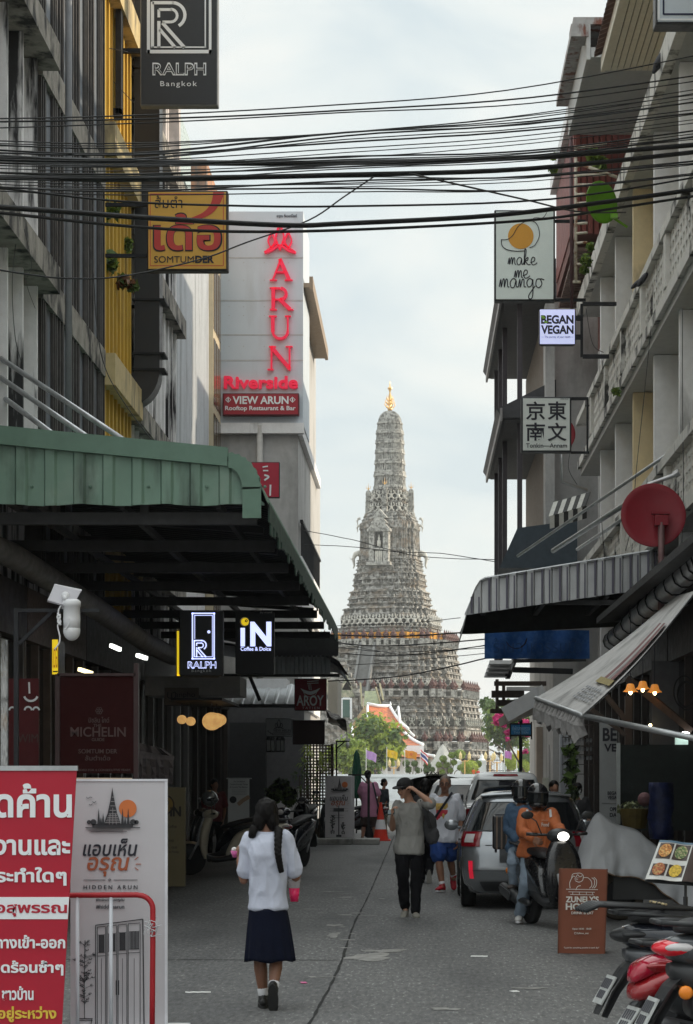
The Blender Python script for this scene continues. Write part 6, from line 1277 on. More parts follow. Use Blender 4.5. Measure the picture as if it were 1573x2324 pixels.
for k, (x, lab) in enumerate(((610, 'glass hanging lantern, leftmost under the flame logo sign'), (619, 'glass hanging lantern, second from the left under the flame logo sign'), (632, 'glass hanging lantern, third under the flame logo sign'), (641, 'glass hanging lantern, rightmost under the flame logo sign'))):
    Z = 54+.3*k; t = thing('glass_lantern', lab, 'lantern', tuple(P(x, 1690, Z)), 'glass hanging lanterns'); c = P(x, 1692, Z); b = MB()
    for sx in (-1, 1):
        for sy in (-1, 1): b.bar(c+Vector((sx*.06, sy*.06, -.14)), c+Vector((sx*.05, sy*.05, .14)), .012)
    b.lathe([(.09, .14), (.02, .24)], c, 4); b.box(c.x-.07, c.x+.07, c.y-.07, c.y+.07, c.z-.17, c.z-.14); b.tube([c+Vector((0, 0, .24)), c+Vector((0, 0, .5))], .006, 5); b.build('frame', DKMETAL, t); b = MB(); b.box(c.x-.045, c.x+.045, c.y-.045, c.y+.045, c.z-.13, c.z+.13); b.build('glass', M('lantern_glass', (.30, .32, .32), .2, var=.1), t)
t = thing('massage_banner', 'white hanging massage banner with faint text and a dark round badge', 'banner', (PX(543, 47), 47, 0)); Z = 47.0; b = MB(); b.rect(518, 1768, 566, 1865, Z, .01); b.build('sheet', M('banner_white', (.62, .64, .64), .6, var=.04), t); b = MB(); b.rect(514, 1765.5, 571, 1768, Z-.02, .05); b.box(PX(541, Z), PX(544, Z), Z+.04, Z+.07, 0, PZ(1767, Z)); b.build('rail', GALV, t)
for tx, *q in (('Tha Tien Massage', 530, 1772, 556, 1776), ('Cannabis Aromatic Therapy', 522, 1778, 563, 1783), ('& Cannabis Thai Massage', 522, 1784.5, 562, 1789)): txt(t, tx, *q, Z-.01, M('text_grey', (.13, .14, .17), .6), bold=.015)
strokes(t, 'fine_print', M('text_pale', (.36, .38, .4), .6), Z-.008, [([(526, 1793+3.4*i), (560, 1793+3.4*i)], 1) for i in range(4)]); b = MB(); b.disc(529, 1815, 8, Z-.008, .005, 20); b.build('badge', INK, t); strokes(t, 'picture', M('print_tan', (.4, .28, .2), .7), Z-.006, [([(540, 1826), (552, 1816), (566, 1808)], 9)])
# right hand shop clutter
t = thing('folding_gate', 'dark folding metal gate beside the beige pillar on the right', 'gate', (PX(1258, 58), 58, 0)); b = MB()
for i in range(9): b.rect(1246+i*3.4, 1690, 1247.4+i*3.4, 1850, 57+.12*i, .05)
b.build('bars', DKMETAL, t); b = MB(); b.rect(1262, 1690, 1269, 1850, 56.8, .1); b.build('post', WPL, t)
tag(MB().box(PX(1218, 60), PX(1243, 60), 60, 60.6, 0, PZ(1650, 60)).build('beige_pillar', M('beige_plaster', (.42, .35, .29), .8, var=.08)), 'beige square pillar at the street end beside the garden view', 'pillar')
tag(MB().rect(1232, 1765, 1252, 1850, 57, .15).build('pale_board', M('pale_board', (.56, .56, .48), .6)), 'pale cream board leaning at the foot of the beige pillar', 'board')
tag(MB().box(PX(1272, 52), PX(1300, 52), 52, 52.4, 0, PZ(1640, 52)).build('white_pillar', M('pillar_white', (.50, .52, .56), .7, var=.05)), 'bluish white pillar between the folding gate and the glass shelves', 'pillar')
t = thing('glass_shelf', 'dark wire shelf rack holding rows of upside down drinking glasses', 'shelf', (PX(1315, 38), 38, 1.5)); b = MB(); Z = 38.0
for y in (1643, 1672, 1692, 1712, 1734, 1756): b.rect(1278, y, 1348, y+1.6, Z, .35)
for x in (1277, 1300, 1325, 1347): b.rect(x, 1640, x+1.4, 1760, Z, .03)
b.build('rack', WOODDK, t)
b = MB(); GLS = M('drinking_glass', (.42, .44, .46), .1, var=.2)
for r_, y in enumerate((1673.6, 1693.6, 1713.6)):
    for i in range(8): c = P(1283+i*8.3, y+11, Z+.12); b.lathe([(.018, .0), (.025, .04), (.02, .075)], c, 8)
b.build('glasses', GLS, t)
plant('rubber_plant', 'tall potted rubber plant with broad dark leaves beside the glass shelf', [(1296, 1705, 13), (1298, 1740, 14), (1292, 1770, 15), (1302, 1800, 14), (1288, 1815, 12)], 33, .13, 90, 44, (M('rubber_leaf', (.035, .045, .03), .25, var=.3), LEAFDK))
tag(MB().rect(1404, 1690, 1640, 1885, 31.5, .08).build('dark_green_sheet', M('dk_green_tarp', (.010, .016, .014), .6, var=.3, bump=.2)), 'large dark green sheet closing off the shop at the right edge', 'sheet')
t = thing('steel_post', 'pale steel post standing left of the dark green sheet', 'post', (PX(1405, 31), 31, 0)); b = MB(); b.rect(1400, 1686, 1408, 1870, 31.2, .08); b.build('post', M('post_pale', (.34, .36, .35), .35, .5), t)
b = MB(); rr = random.Random(5); rows = []
for z in range(9): rows.append([P(1500, 1776+z*16, 28.5)+Vector((.16*math.cos(a)*(1+.12*math.sin(3*a+z))+rr.uniform(-.01, .01), .16*math.sin(a), 0)) for a in [2*math.pi*i/18 for i in range(18)]])
b.loft(rows); tag(b.build('wrapped_bundle', M('blue_plastic', (.02, .03, .11), .4, var=.5, scale=6, bump=.6), None, True), 'tall bundle wrapped in dark blue plastic at the right shop', 'bundle')
t = thing('flower_basket', 'dark yellow basket with pale flowers and a pink bloom in the right shop', 'basket', (PX(1425, 30), 30, 0)); b = MB(); b.lathe([(.16, 0), (.22, .28), (.2, .27), (.14, .02)], P(1440, 1880, 30), 16); b.build('basket', M('basket_ochre', (.14, .10, .025), .7, var=.3), t); b = MB(); leafcloud(b, P(1430, 1836, 30), (.2, .15, .12), 120, .05, rr); b.build('flowers', M('dim_flower', (.20, .22, .11), .7, var=.4), t); b = MB(); b.ell(P(1463, 1814, 30), (.10, .08, .10), 12, 8); b.build('pink_bloom', M('dim_pink', (.20, .10, .11), .7), t)
t = thing('timber_brace', 'dark timber post with diagonal braces by the amber lamps', 'timber frame', (PX(1425, 32), 32, 2)); b = MB(); Z = 32
b.rect(1419, 1580, 1435, 1780, Z, .12); b.bar(P(1425, 1540, Z), P(1573, 1660, Z-.5), .1); b.bar(P(1360, 1560, Z), P(1425, 1640, Z), .08); b.bar(P(1330, 1600, Z+.1), P(1420, 1668, Z), .06); b.build('beam', WOODDK, t)
b = MB()
for k, r_ in enumerate((24, 19, 21)): b.tube([P(x, y, 31+.02*k) for x, y in arc(1553+k*3, 1570+k*5, r_, 0, 360, 24, r_*1.5)], .012, 6)
tag(b.build('hose_coil', CAB, None, True), 'black hose coil hanging at the right edge by the amber lamps', 'hose')
dm = MB(); dm.rect(1480, 1500, 1640, 1690, 33.2, .1); tag(dm.build('grey_wall_panel', M('dim_wall', (.12, .12, .13), .8)), 'dim grey wall panel behind the hose coil', 'wall panel')
# food cart umbrella cloth on the left and dark draped stall
b = MB(); rows = []; Z = 25.0; rr = random.Random(15)
for j in range(6): rows.append([P(310+(60+25*j if j < 2 else 88)*i/9, 1685+j*18+(14*i/9 if j < 2 else 4*i/9), Z)+Vector((0, -.05*math.sin(i*1.7+j)-(.25 if j > 1 else 0), 0)) for i in range(10)])
b.loft(rows, closed=False); b.loft([[p+Vector((0, .02, 0)) for p in r] for r in rows][::-1], closed=False); tag(b.build('draped_stall', M('dark_cloth', (.06, .05, .05), .9, var=.3)), 'dark cloth draped over a stall between the award board and the lanterns', 'stall cover')
# ================================================================ people
def fuse(mb, vox, sm=4, wr=0, fr=9, seed=0, stretch=(1, 1, .5)):
    me = bpy.data.meshes.new('tmp'); me.from_pydata(mb.v, [], mb.f); o = bpy.data.objects.new('tmp', me); COL.objects.link(o)
    m = o.modifiers.new('r', 'REMESH'); m.mode = 'VOXEL'; m.voxel_size = vox; m.use_smooth_shade = True
    if sm: s = o.modifiers.new('s', 'SMOOTH'); s.iterations = sm; s.factor = .5
    dg = bpy.context.evaluated_depsgraph_get(); r = bpy.data.meshes.new_from_object(o.evaluated_get(dg)); bpy.data.objects.remove(o); bpy.data.meshes.remove(me)
    if wr:
        nn = [v.normal.copy() for v in r.vertices]
        for v, n in zip(r.vertices, nn):
            q = Vector((v.co.x*stretch[0], v.co.y*stretch[1], v.co.z*stretch[2]+.35*v.co.x))*fr*.62+Vector((seed*3.1, seed, seed*1.7)); v.co += n*wr*(max(0, 1-3.2*abs(noise.noise(q)))+.5*max(0, 1-3*abs(noise.noise(q*2.1))))
    return r
def put(name, me, mat, parent):
    me.name = name; me.materials.clear(); me.materials.append(mat); return link(name, me, parent)
SKIN = M('skin_light', (.42, .23, .155), .55, var=.1, scale=9); SKINT = M('skin_tan', (.26, .125, .075), .55, var=.1, scale=9); SKIND = M('skin_brown', (.20, .095, .058), .5, var=.1, scale=9)
HAIR = M('hair_black', (.007, .006, .006), .5, spec=.12, var=.4, scale=30, stretch=(3, 3, .4)); HAIRG = M('hair_grey', (.16, .13, .11), .6, var=.3, scale=30)
def hand_mb(mb, wr, d, n, k, curl=.5, spread=.0):
    """palm, four unequal bent fingers and a thumb leaving the side of the palm"""
    d = d.normalized(); n = (n-d*n.dot(d)).normalized(); s = d.cross(n)
    for i in range(4):
        o = s*k*(-.03+.02*i); mb.capsule(wr+o*.5, wr+d*k*.088+o, k*.013, k*.012, 8, 3); Lf = (.064, .074, .070, .055)[i]*k
        p = wr+d*k*.088+o; a = 0
        for j, fr_ in enumerate((.45, .32, .27)):
            a += curl*(.7 if j == 0 else .8); q = p+(d*math.cos(a)+n*math.sin(a)+s*spread*(i-1.5))*Lf*fr_*1.15; mb.capsule(p, q, k*(.0095-.001*j), k*(.009-.001*j), 8, 3); p = q
    t0 = wr+d*k*.025-s*k*.026; t1 = t0+(d*.7-s*.75+n*.3).normalized()*k*.045; t2 = t1+(d*.95-s*.15+n*.45).normalized()*k*.032; mb.capsule(t0, t1, k*.014, k*.011, 8, 3); mb.capsule(t1, t2, k*.0105, k*.009, 8, 3)
def person(lab, Z, xr, yg, J, skin, shirt=None, sleeve='short', lower=None, lmat=None, shoes=None, ha=0, hp=0, hair='short', hm=None, bw=1.0, vox=.012, hands={}, face=True, shoe_dir={}, hem=.0, group=None, wr=.012, cap=None, loose=1.12, sole=None, sock=None, seed=1, flare=.12, slr=1.0):
    p = F/Z; t = thing('person', lab, 'person', (PX(xr, Z), Z, 0), group); t['_local'] = 1
    def v(n): x, y, dy = J[n]; return Vector(((x-xr)/p, dy, (yg-y)/p))
    hd, nk, sl, sr = v('head'), v('neck'), v('sl'), v('sr'); hl, hr = v('hl'), v('hr'); k = J.get('k', 1.0)
    hip = (hl+hr)/2; up = nk-hip; Lt = up.length; ax = up.normalized(); u = (sr-sl); sw = u.length/2; u = (u-ax*u.dot(ax)).normalized(); w_ = ax.cross(u).normalized()
    def torso(mb, fx, fy, t0=-.1, t1=1.0):
        rings = []; tb = ((-.22, .150, .105), (-.1, .160, .118), (0, .163, .118), (.25, .148, .108), (.5, .158, .118), (.72, .178, .122), (.86, .170, .108), (.95, .115, .085), (1.0, .062, .058))
        for tt in [t0]+[q[0] for q in tb if t0+.03 < q[0] < t1-.01]+[t1]:
            for A_, B_ in zip(tb, tb[1:]):
                if A_[0] <= tt <= B_[0]: f = (tt-A_[0])/(B_[0]-A_[0]); rx, ry = A_[1]+(B_[1]-A_[1])*f, A_[2]+(B_[2]-A_[2])*f; break
            c = hip+up*tt; rx *= bw*k*(1 if tt < .6 else (.55+.45*sw/(.19*k))); ry *= k*(bw if tt < .7 else 1); fl = 1+flare*max(0, .5-tt) if fx > 1.08 else 1
            rings.append([c+u*math.cos(a)*rx*fx*fl+w_*math.sin(a)*ry*fy*fl for a in [2*math.pi*i/20 for i in range(20)]])
        mb.loft(rings)
    b = MB(); torso(b, .90, .90); b.capsule(nk-ax*.03*k, nk.lerp(hd, .55), .055*k, .052*k)
    HT = Matrix.Rotation(R(ha), 3, 'Z') @ Matrix.Rotation(R(hp), 3, 'X')
    def hq(x, y, z): return hd+HT @ (Vector((x, y, z))*k)
    b.ell(hd+HT @ Vector((0, .008*k, .018*k)), (.074*k, .094*k, .100*k), 18, 12, HT); b.ell(hq(0, -.018, -.045), (.056*k, .066*k, .066*k), 16, 10, HT)
    b.capsule(hq(0, -.088, .018), hq(0, -.104, -.022), .011*k, .016*k, 8, 3); b.ell(hq(0, -.068, -.088), (.026*k, .022*k, .02*k), 10, 7, HT); b.ell(hq(0, -.082, -.052), (.026*k, .012*k, .012*k), 10, 6, HT)
    for s in (-1, 1): b.ell(hq(s*.075, .012, -.005), (.013*k, .022*k, .034*k), 8, 6, HT); b.ell(hq(s*.038, -.066, -.022), (.024*k, .02*k, .026*k), 8, 6, HT)
    for s, e, q in (('sl', 'el', 'wl'), ('sr', 'er', 'wr')):
        if e in J:
            b.capsule(v(s), v(e), .046*k*bw**.5, .037*k, 12); m_ = v(e).lerp(v(q), .3); b.capsule(v(e), m_, .037*k, .041*k, 12); b.capsule(m_, v(q), .041*k, .026*k, 12)
    for s, e, q in (('hl', 'kl', 'al'), ('hr', 'kr', 'ar')):
        if e in J:
            b.capsule(v(s), v(e), .082*k*bw**.5, .054*k, 12); m_ = v(e).lerp(v(q), .35); b.capsule(v(e), m_, .052*k, .057*k, 12); b.capsule(m_, v(q), .057*k, .036*k, 12); b.capsule(v(q), v(q)+Vector((0, -.02, -.03*k)), .036*k, .035*k, 10)
    me = fuse(b, vox, 3); bm = bmesh.new(); bm.from_mesh(me); bpy.data.meshes.remove(me)
    for hk, (dv, nv, curl) in hands.items():
        b = MB(); e = v('e'+hk); q = v('w'+hk); d = Vector(dv) if dv else (q-e); hand_mb(b, q, d, Vector(nv), k*1.02, curl); hm_ = fuse(b, min(.0045*max(1, vox/.012), .01), 1); bm.from_mesh(hm_); bpy.data.meshes.remove(hm_)
    me = bpy.data.meshes.new('body'); bm.to_mesh(me); bm.free(); me.polygons.foreach_set('use_smooth', [True]*len(me.polygons)); body = put('body', me, skin, t)
    if face:
        fb = MB()
        for s in (-1, 1): fb.ell(hq(s*.031, -.079, .012), (.012*k, .008*k, .006*k), 8, 6, HT); fb.tube([hq(s*.016, -.086, .031), hq(s*.032, -.086, .036), hq(s*.05, -.077, .03)], .0045*k, 6)
        fb.build('eyes', M('eye_dark', (.02, .014, .012), .3, var=0), t, True); fb = MB(); fb.tube([hq(-.024, -.088, -.05), hq(0, -.095, -.048), hq(.024, -.088, -.05)], .0055*k, 6); fb.build('mouth', M('lip', (.20, .075, .06), .5, var=0), t, True)
    hm = hm or HAIR
    if hair:
        b = MB()
        if hair == 'short': b.ell(hq(0, .022, .042), (.084*k, .094*k, .092*k), 18, 12, HT); b.ell(hq(0, .05, -.01), (.076*k, .062*k, .075*k), 14, 9, HT)
        elif hair == 'thin': b.ell(hq(0, .026, .040), (.080*k, .090*k, .088*k), 18, 12, HT); b.ell(hq(0, .045, -.01), (.077*k, .055*k, .06*k), 14, 9, HT)
        elif hair == 'bun': b.ell(hq(0, .022, .040), (.086*k, .096*k, .094*k), 18, 12, HT); b.ell(hq(0, .055, -.03), (.075*k, .062*k, .085*k), 14, 9, HT); b.ell(hq(0, .1, -.05), (.045*k, .04*k, .05*k), 10, 8, HT)
        elif hair == 'braids':
            b.ell(hq(0, .018, .034), (.092*k, .104*k, .106*k), 20, 14, HT)
            for s in (-1, 1): b.ell(hq(s*.05, .035, -.035), (.052*k, .072*k, .09*k), 14, 9, HT)
        o = put('hair', fuse(b, vox*.8, 2, .006, 40, seed, (1, 1, .3)), hm, t)
    if shirt:
        b = MB(); torso(b, loose, loose*1.04, hem if hem else -.1, .95)
        for s, e, q in (('sl', 'el', 'wl'), ('sr', 'er', 'wr')):
            if e in J:
                if sleeve == 'short': b.capsule(v(s)+(nk-v(s))*.12, v(s).lerp(v(e), .78), .066*k*slr, .074*k*slr, 14, 2)
                else: b.capsule(v(s)+(nk-v(s))*.1, v(e), .072*k, .062*k, 14); b.capsule(v(e), v(e).lerp(v(q), .92), .062*k, .048*k, 14)
        put('shirt', fuse(b, vox*.9, 3, wr*.95, 9, seed, (1.1, 1.1, .55)), shirt, t)
    if lower:
        b = MB(); rings = []
        if lower in ('trousers', 'shorts'):
            torso(b, 1.04, 1.06, -.22, .06)
            for s, e, q in (('hl', 'kl', 'al'), ('hr', 'kr', 'ar')):
                if e in J:
                    if lower == 'shorts': b.capsule(v(s), v(s).lerp(v(e), .78), .108*k, .112*k, 14, 2)
                    else: b.capsule(v(s), v(e), .090*k, .068*k, 14); b.capsule(v(e), v(e).lerp(v(q), .98), .067*k, .057*k, 14, 2)
            put(lower, fuse(b, vox*.9, 3, wr*.9, 8, seed+4, (1, 1, .8)), lmat, t)
        elif lower == 'skirt':
            zt, zb = hip+up*.12, v('skirt_hem'); n_ = 96
            for i in range(15):
                f = i/14; c = zt.lerp(zb, f); rx = (.150+.055*f**.7)*k*1.0; ry = (.118+.065*f)*k
                rings.append([Vector((c.x+rx*(1+.045*f*math.cos(13*a+.6*math.sin(3*a)))*math.cos(a), c.y+ry*(1+.045*f*math.cos(13*a))*math.sin(a), c.z+(.008*math.sin(5*a) if i == 14 else 0))) for a in [2*math.pi*j/n_ for j in range(n_)]])
            b.loft(rings); o = b.build('skirt', lmat, t, True)
    if shoes:
        for q in ('al', 'ar'):
            if q not in J: continue
            a = v(q); dv = Vector(shoe_dir.get(q, (0, -1, 0))).normalized(); sd_ = dv.cross(Vector((0, 0, 1))); sd_ = sd_.normalized() if sd_.length > .1 else Vector((1, 0, 0)); nz_ = sd_.cross(dv)
            T = Matrix((sd_, dv, nz_)).transposed(); o_ = a-nz_*.045*k; b = MB()
            b.ell(o_-dv*.035*k, (.040*k, .055*k, .048*k), 14, 9, T); b.ell(o_+dv*.07*k-nz_*.008*k, (.046*k, .085*k, .036*k), 14, 9, T); b.ell(o_+dv*.135*k-nz_*.016*k, (.044*k, .055*k, .026*k), 14, 9, T); b.capsule(a+nz_*.015*k, o_, .042*k, .045*k)
            sh = put('shoe', fuse(b, .008*max(1, vox/.012), 2), shoes, t)
            if sole:
                b = MB(); pl = []
                for i in range(24): an = 2*math.pi*i/24; yy = .05+.135*math.cos(an); xx = (.045 if yy > .02 else .04)*math.sin(an); pl.append(o_+(sd_*xx+dv*yy)*k-nz_*.052*k)
                b.prism(pl, nz_*.026*k); b.build('sole', sole, sh)
            if sock: b = MB(); b.capsule(a+nz_*.005, a.lerp(v('k'+q[1]), .16 if sock[1] == 0 else sock[1]), .042*k, .045*k, 12, 2); b.build('sock', sock[0], t, True)
    return t, v, hq, HT, k
WSH = M('shirt_white', (.50, .525, .62), .9, spec=.1, var=.05, scale=5, bump=.15, bscale=60); NAVY = M('skirt_navy', (.007, .009, .020), .95, spec=.1, var=.15, bump=.2, bscale=80); SHB = M('shoe_black', (.012, .012, .012), .4, var=.2); SOCK = M('sock_white', (.66, .66, .68), .9)
# ---- schoolgirl, walking away
J = dict(k=.90, head=(605, 1850, .01), neck=(606, 1884, 0), sl=(563, 1905, 0), sr=(651, 1905, 0), el=(553, 1998, .03), wl=(538, 1953, .19), er=(670, 1992, .05), wr=(671, 1984, .25), hl=(591, 2085, 0), hr=(627, 2085, 0), kl=(588, 2168, .03), al=(597, 2262, .05), kr=(628, 2170, .02), ar=(623, 2240, -.11), skirt_hem=(612, 2180, .02))
t, v, hq, HT, k = person('schoolgirl with braids in a white blouse and dark navy skirt, walking away with drinks', GZ(2289), 610, 2289, J, SKIND, WSH, 'short', 'skirt', NAVY, SHB, ha=180, hair='braids', vox=.010, face=False, hands={'l': (None, (1, .2, .3), .7), 'r': ((0, .6, -1), (-1, 0, 0), .9)}, shoe_dir={'al': (-.1, 1, .02), 'ar': (0, .35, -1)}, hem=.115, wr=.014, loose=1.081, flare=.24, sole=M('sole_black', (.02, .02, .02), .8), sock=(SOCK, .17), bw=.86, slr=.90)
b = MB(); Zg = GZ(2289); p_ = F/Zg
def lp(x, y, dy): return Vector(((x-610)/p_, dy, (2289-y)/p_))
for pts in ([(634, 1882, -.07), (634, 1905, -.12), (634, 1935, -.14), (638, 1960, -.13), (641, 1976, -.12)], [(578, 1880, -.06), (574, 1893, -.06), (572, 1905, -.0), (574, 1935, .12)]):
    pp = spline([lp(*q) for q in pts], 6)
    for i, c in enumerate(pp): s = 1 if i % 2 else -1; r_ = .026-.013*i/len(pp); b.ell(c+Vector((s*.009, 0, 0)), (r_, r_*.9, r_*1.1), 8, 6)
put('braid', fuse(b, .006, 1), HAIR, t)
b = MB(); b.tube([lp(606, 1812, -.02), lp(606, 1822, -.075), lp(606, 1836, -.098)], .003, 6); b.build('parting', M('scalp', (.10, .07, .055), .7), t)
b = MB(); rows = []
for r_, z in ((.083, 1884), (.088, 1891), (.105, 1897)): rows.append([lp(607, z, 0)+Vector((r_*math.cos(a), r_*.8*math.sin(a)-.0, .012*math.sin(a))) for a in [2*math.pi*i/28 for i in range(28)]])
b.loft(rows, cap=False); b.build('collar', WSH, t, True)
t = thing('snack_bowl', 'pink paper bowl with crumpled white tissue in the left hand of the schoolgirl', 'bowl', tuple(P(537, 1938, Zg+.2))); c = P(538, 1946, Zg+.24); b = MB(); b.lathe([(.032, 0), (.05, .05), (.047, .05), (.03, .004)], c, 20); b.build('bowl', M('bowl_pink', (.55, .10, .30), .5, var=.25, scale=20, col2=(.7, .6, .65), cscale=14), t, True); b = MB(); b.ell(c+Vector((-.02, 0, .06)), (.022, .02, .018), 8, 6); b.ell(c+Vector((.028, 0, .075)), (.018, .016, .03), 8, 6); b.build('tissue', PAPER, t)
t = thing('drink_cup', 'clear plastic cup of pink iced drink at the right side of the schoolgirl', 'cup', tuple(P(668, 2045, Zg+.1))); c = P(668, 2046, Zg+.12); b = MB(); b.lathe([(.03, 0), (.0405, .10)], c, 20); b.build('drink', M('drink_pink', (.78, .02, .12), .25, var=.25, scale=14, col2=(.80, .22, .30), clo=.5, chi=.7, cscale=10), t, True); b = MB(); b.lathe([(.0405, .10), (.045, .148), (.047, .15), (.047, .158), (.03, .17)], c, 20); b.tube([c+Vector((.045, 0, .15)), c+Vector((.035, .02, .21))], .003, 6); b.build('cup', M('cup_plastic', (.75, .72, .74), .15, var=0, alpha=.55), t, True)
# ---- man in grey T-shirt
GT = M('tee_grey', (.27, .265, .25), .9, var=.06, bump=.15, bscale=60); BJ = M('jeans_black', (.010, .010, .012), .95, spec=.1, var=.25, scale=8); Z = 25.6; p_ = F/Z
J = dict(k=1.0, head=(918, 1790, -.05), neck=(931, 1817, 0), sl=(901, 1829, 0), sr=(962, 1827, 0), el=(891, 1880, -.05), wl=(891, 1853, -.24), er=(978, 1822, -.20), wr=(948, 1797, -.17), hl=(914, 1922, 0), hr=(944, 1922, 0), kl=(914, 1990, -.10), al=(920, 2058, .05), kr=(945, 1990, -.04), ar=(943, 2066, -.05))
t, v, hq, HT, k = person('man in a black cap and grey T-shirt with black jeans, hand at his ear', Z, 930, 2080, J, SKIN, GT, 'short', 'trousers', BJ, M('shoe_greige', (.24, .23, .20), .7, var=.2), ha=-38, hp=14, hair='short', vox=.010, hands={'l': ((0, -.2, 1), (1, -.2, 0), .9), 'r': ((-.8, .1, .6), (0, .3, -1), .75)}, shoe_dir={'al': (-.25, -1, -.45), 'ar': (.1, -1, 0)}, sole=M('sole_pale', (.36, .35, .32), .7), wr=.014, loose=1.11, bw=.94, hem=-.14, flare=.16)
CAPM = M('cap_black', (.010, .010, .011), .8, var=.2); b = MB(); b.ell(hd_ := hq(0, .012, .052), (.093*k, .106*k, .088*k), 18, 12, HT); b2 = fuse(b, .009, 1); put('cap', b2, CAPM, t); b = MB(); b.prism([hq(x, y, .055) for x, y in ((-.075, -.05), (-.072, -.13), (-.04, -.165), (0, -.175), (.04, -.165), (.072, -.13), (.075, -.05))], HT @ Vector((0, -.01, -.012))); b.build('cap_brim', CAPM, t)
b = MB(); c0 = v('sr'); b.loft([[q+Vector((dx, dy, 0)) for dx, dy in ((-.025, -.012), (.025, -.012), (.025, .01), (-.025, .01))] for q in spline([c0+Vector((-.02, .05, .07)), c0+Vector((-.02, -.10, .05)), c0+Vector((.03, -.15, -.12)), c0+Vector((.08, -.10, -.28))], 5)]); b.build('bag_strap', M('strap_dark', (.02, .02, .022), .8), t)
bg_ = thing('shoulder_bag', 'dark grey shoulder bag hanging behind the man in the grey T-shirt', 'bag', tuple(P(972, 1910, Z))); b = MB(); c = P(968, 1870, Z+.06); b.ell(c+Vector((.02, 0, -.02)), (.10, .07, .17), 14, 10); b.ell(c+Vector((.07, 0, -.14)), (.085, .065, .10), 14, 10); b.capsule(c+Vector((-.05, -.02, .22)), c+Vector((0, 0, .05)), .03, .07); put('bag', fuse(b, .01, 3, .012, 12, 3), M('bag_grey', (.055, .055, .06), .8, var=.2, col2=(.16, .16, .15), clo=.6, chi=.66, cscale=5), bg_)
ph = thing('phone', 'dark phone held up in the hand of the man in the grey T-shirt', 'phone', tuple(P(889, 1850, Z-.25))); b = MB(); b.slab([P(880, 1848, Z-.30), P(895, 1846, Z-.30), P(896, 1836, Z-.22), P(881, 1838, Z-.22)], .012); b.build('phone_case', M('phone_teal', (.02, .06, .075), .3), ph)
# ---- man in white T-shirt
WT = M('tee_white', (.60, .61, .67), .9, var=.04, bump=.12, bscale=60); Z = 31.2; p_ = F/Z
J = dict(k=1.04, head=(1010, 1780, -.02), neck=(1010, 1803, 0), sl=(982, 1812, 0), sr=(1040, 1812, 0), el=(976, 1858, .02), wl=(980, 1898, -.06), er=(1047, 1862, .03), wr=(1041, 1904, -.04), hl=(994, 1900, 0), hr=(1022, 1900, 0), kl=(996, 1952, -.16), al=(1003, 2006, -.22), kr=(1022, 1950, .06), ar=(1030, 1990, .22))
t, v, hq, HT, k = person('man in a white printed T-shirt, blue shorts and red trainers walking towards the viewer', Z, 1008, 2022, J, SKINT, WT, 'short', 'shorts', M('shorts_blue', (.012, .05, .21), .8, var=.12), M('trainer_red', (.40, .015, .03), .6, var=.15), ha=-6, hp=4, hair='thin', hm=HAIRG, bw=1.12, vox=.011, hands={'l': (None, (1, 0, 0), .5), 'r': (None, (-1, 0, 0), .5)}, shoe_dir={'al': (-.45, -1, .05), 'ar': (.12, -.55, -1)}, sole=WPLA, sock=(SOCK, .10), wr=.012)
b = MB()
for i in range(9):
    f = i/8; a = Vector(((1026-1008)/p_, 0, (2022-1798)/p_)).lerp(Vector(((985-1008)/p_, 0, (2022-1858)/p_)), f); b.bar(a+Vector((0, -.10-.07*math.sin(f*2.6), 0)), a+Vector((-.036, -.10-.07*math.sin((f+.125)*2.6), -.052)), .035, .012, (0, 1, 0))
b.build('bag_strap', M('strap_navy', (.012, .013, .022), .8), t)
PR = M('print_red', (.50, .04, .06), .8, var=.3, scale=40); PY = M('print_yellow', (.62, .42, .12), .8, var=.3, scale=40)
def torso_patch(x0, y0, x1, y1, yo, m, nm):
    b = MB(); rows = []
    for j in range(7):
        rows.append([Vector(((x0+(x1-x0)*i/6-1008)/p_, yo-.02*math.cos((i-3)*.5)+.02*abs(j-2)/5, (2022-(y0+(y1-y0)*j/6))/p_)) for i in range(7)])
    b.loft(rows, closed=False); b.loft([[q+Vector((0, .012, 0)) for q in r] for r in rows][::-1], closed=False); b.build(nm, m, t, True)
torso_patch(989, 1822, 1016, 1838, -.150, PY, 'print_top'); torso_patch(990, 1837, 1016, 1860, -.154, PR, 'print_base'); torso_patch(1003, 1845, 1009, 1857, -.165, PY, 'print_motif')
b = MB()
for s in (-1, 1): b.tube([hq(s*.031+.026*math.cos(a), -.097, .012+.018*math.sin(a)) for a in [2*math.pi*i/16 for i in range(17)]], .0035, 6); b.tube([hq(s*.057, -.095, .014), hq(s*.08, .0, .014)], .003, 5)
b.build('glasses', INK, t)
# ---- others further back
Z = 55.6; J = dict(k=1.02, head=(835, 1761, .0), neck=(836, 1775, 0), sl=(821, 1782, 0), sr=(853, 1782, 0), el=(817, 1806, .05), wl=(822, 1822, .22), er=(860, 1808, .02), wr=(858, 1826, .12), hl=(830, 1848, 0), hr=(847, 1848, 0), kl=(826, 1876, 0), al=(823, 1902, .02), kr=(849, 1876, 0), ar=(852, 1902, .02))
t, v, hq, HT, k = person('man seen from behind in a pink shirt, maroon cap and brown shorts by the kerb', Z, 838, 1908, J, SKIN, M('shirt_pink', (.48, .22, .34), .85, var=.06), 'short', 'shorts', M('shorts_brown', (.045, .032, .028), .85), M('sandal', (.2, .13, .1), .7), ha=180, bw=1.15, vox=.016, face=False, hands={'l': (None, (1, 0, 0), .5), 'r': (None, (-1, 0, 0), .5)}, shoe_dir={'al': (-.2, 1, 0), 'ar': (.2, 1, 0)})
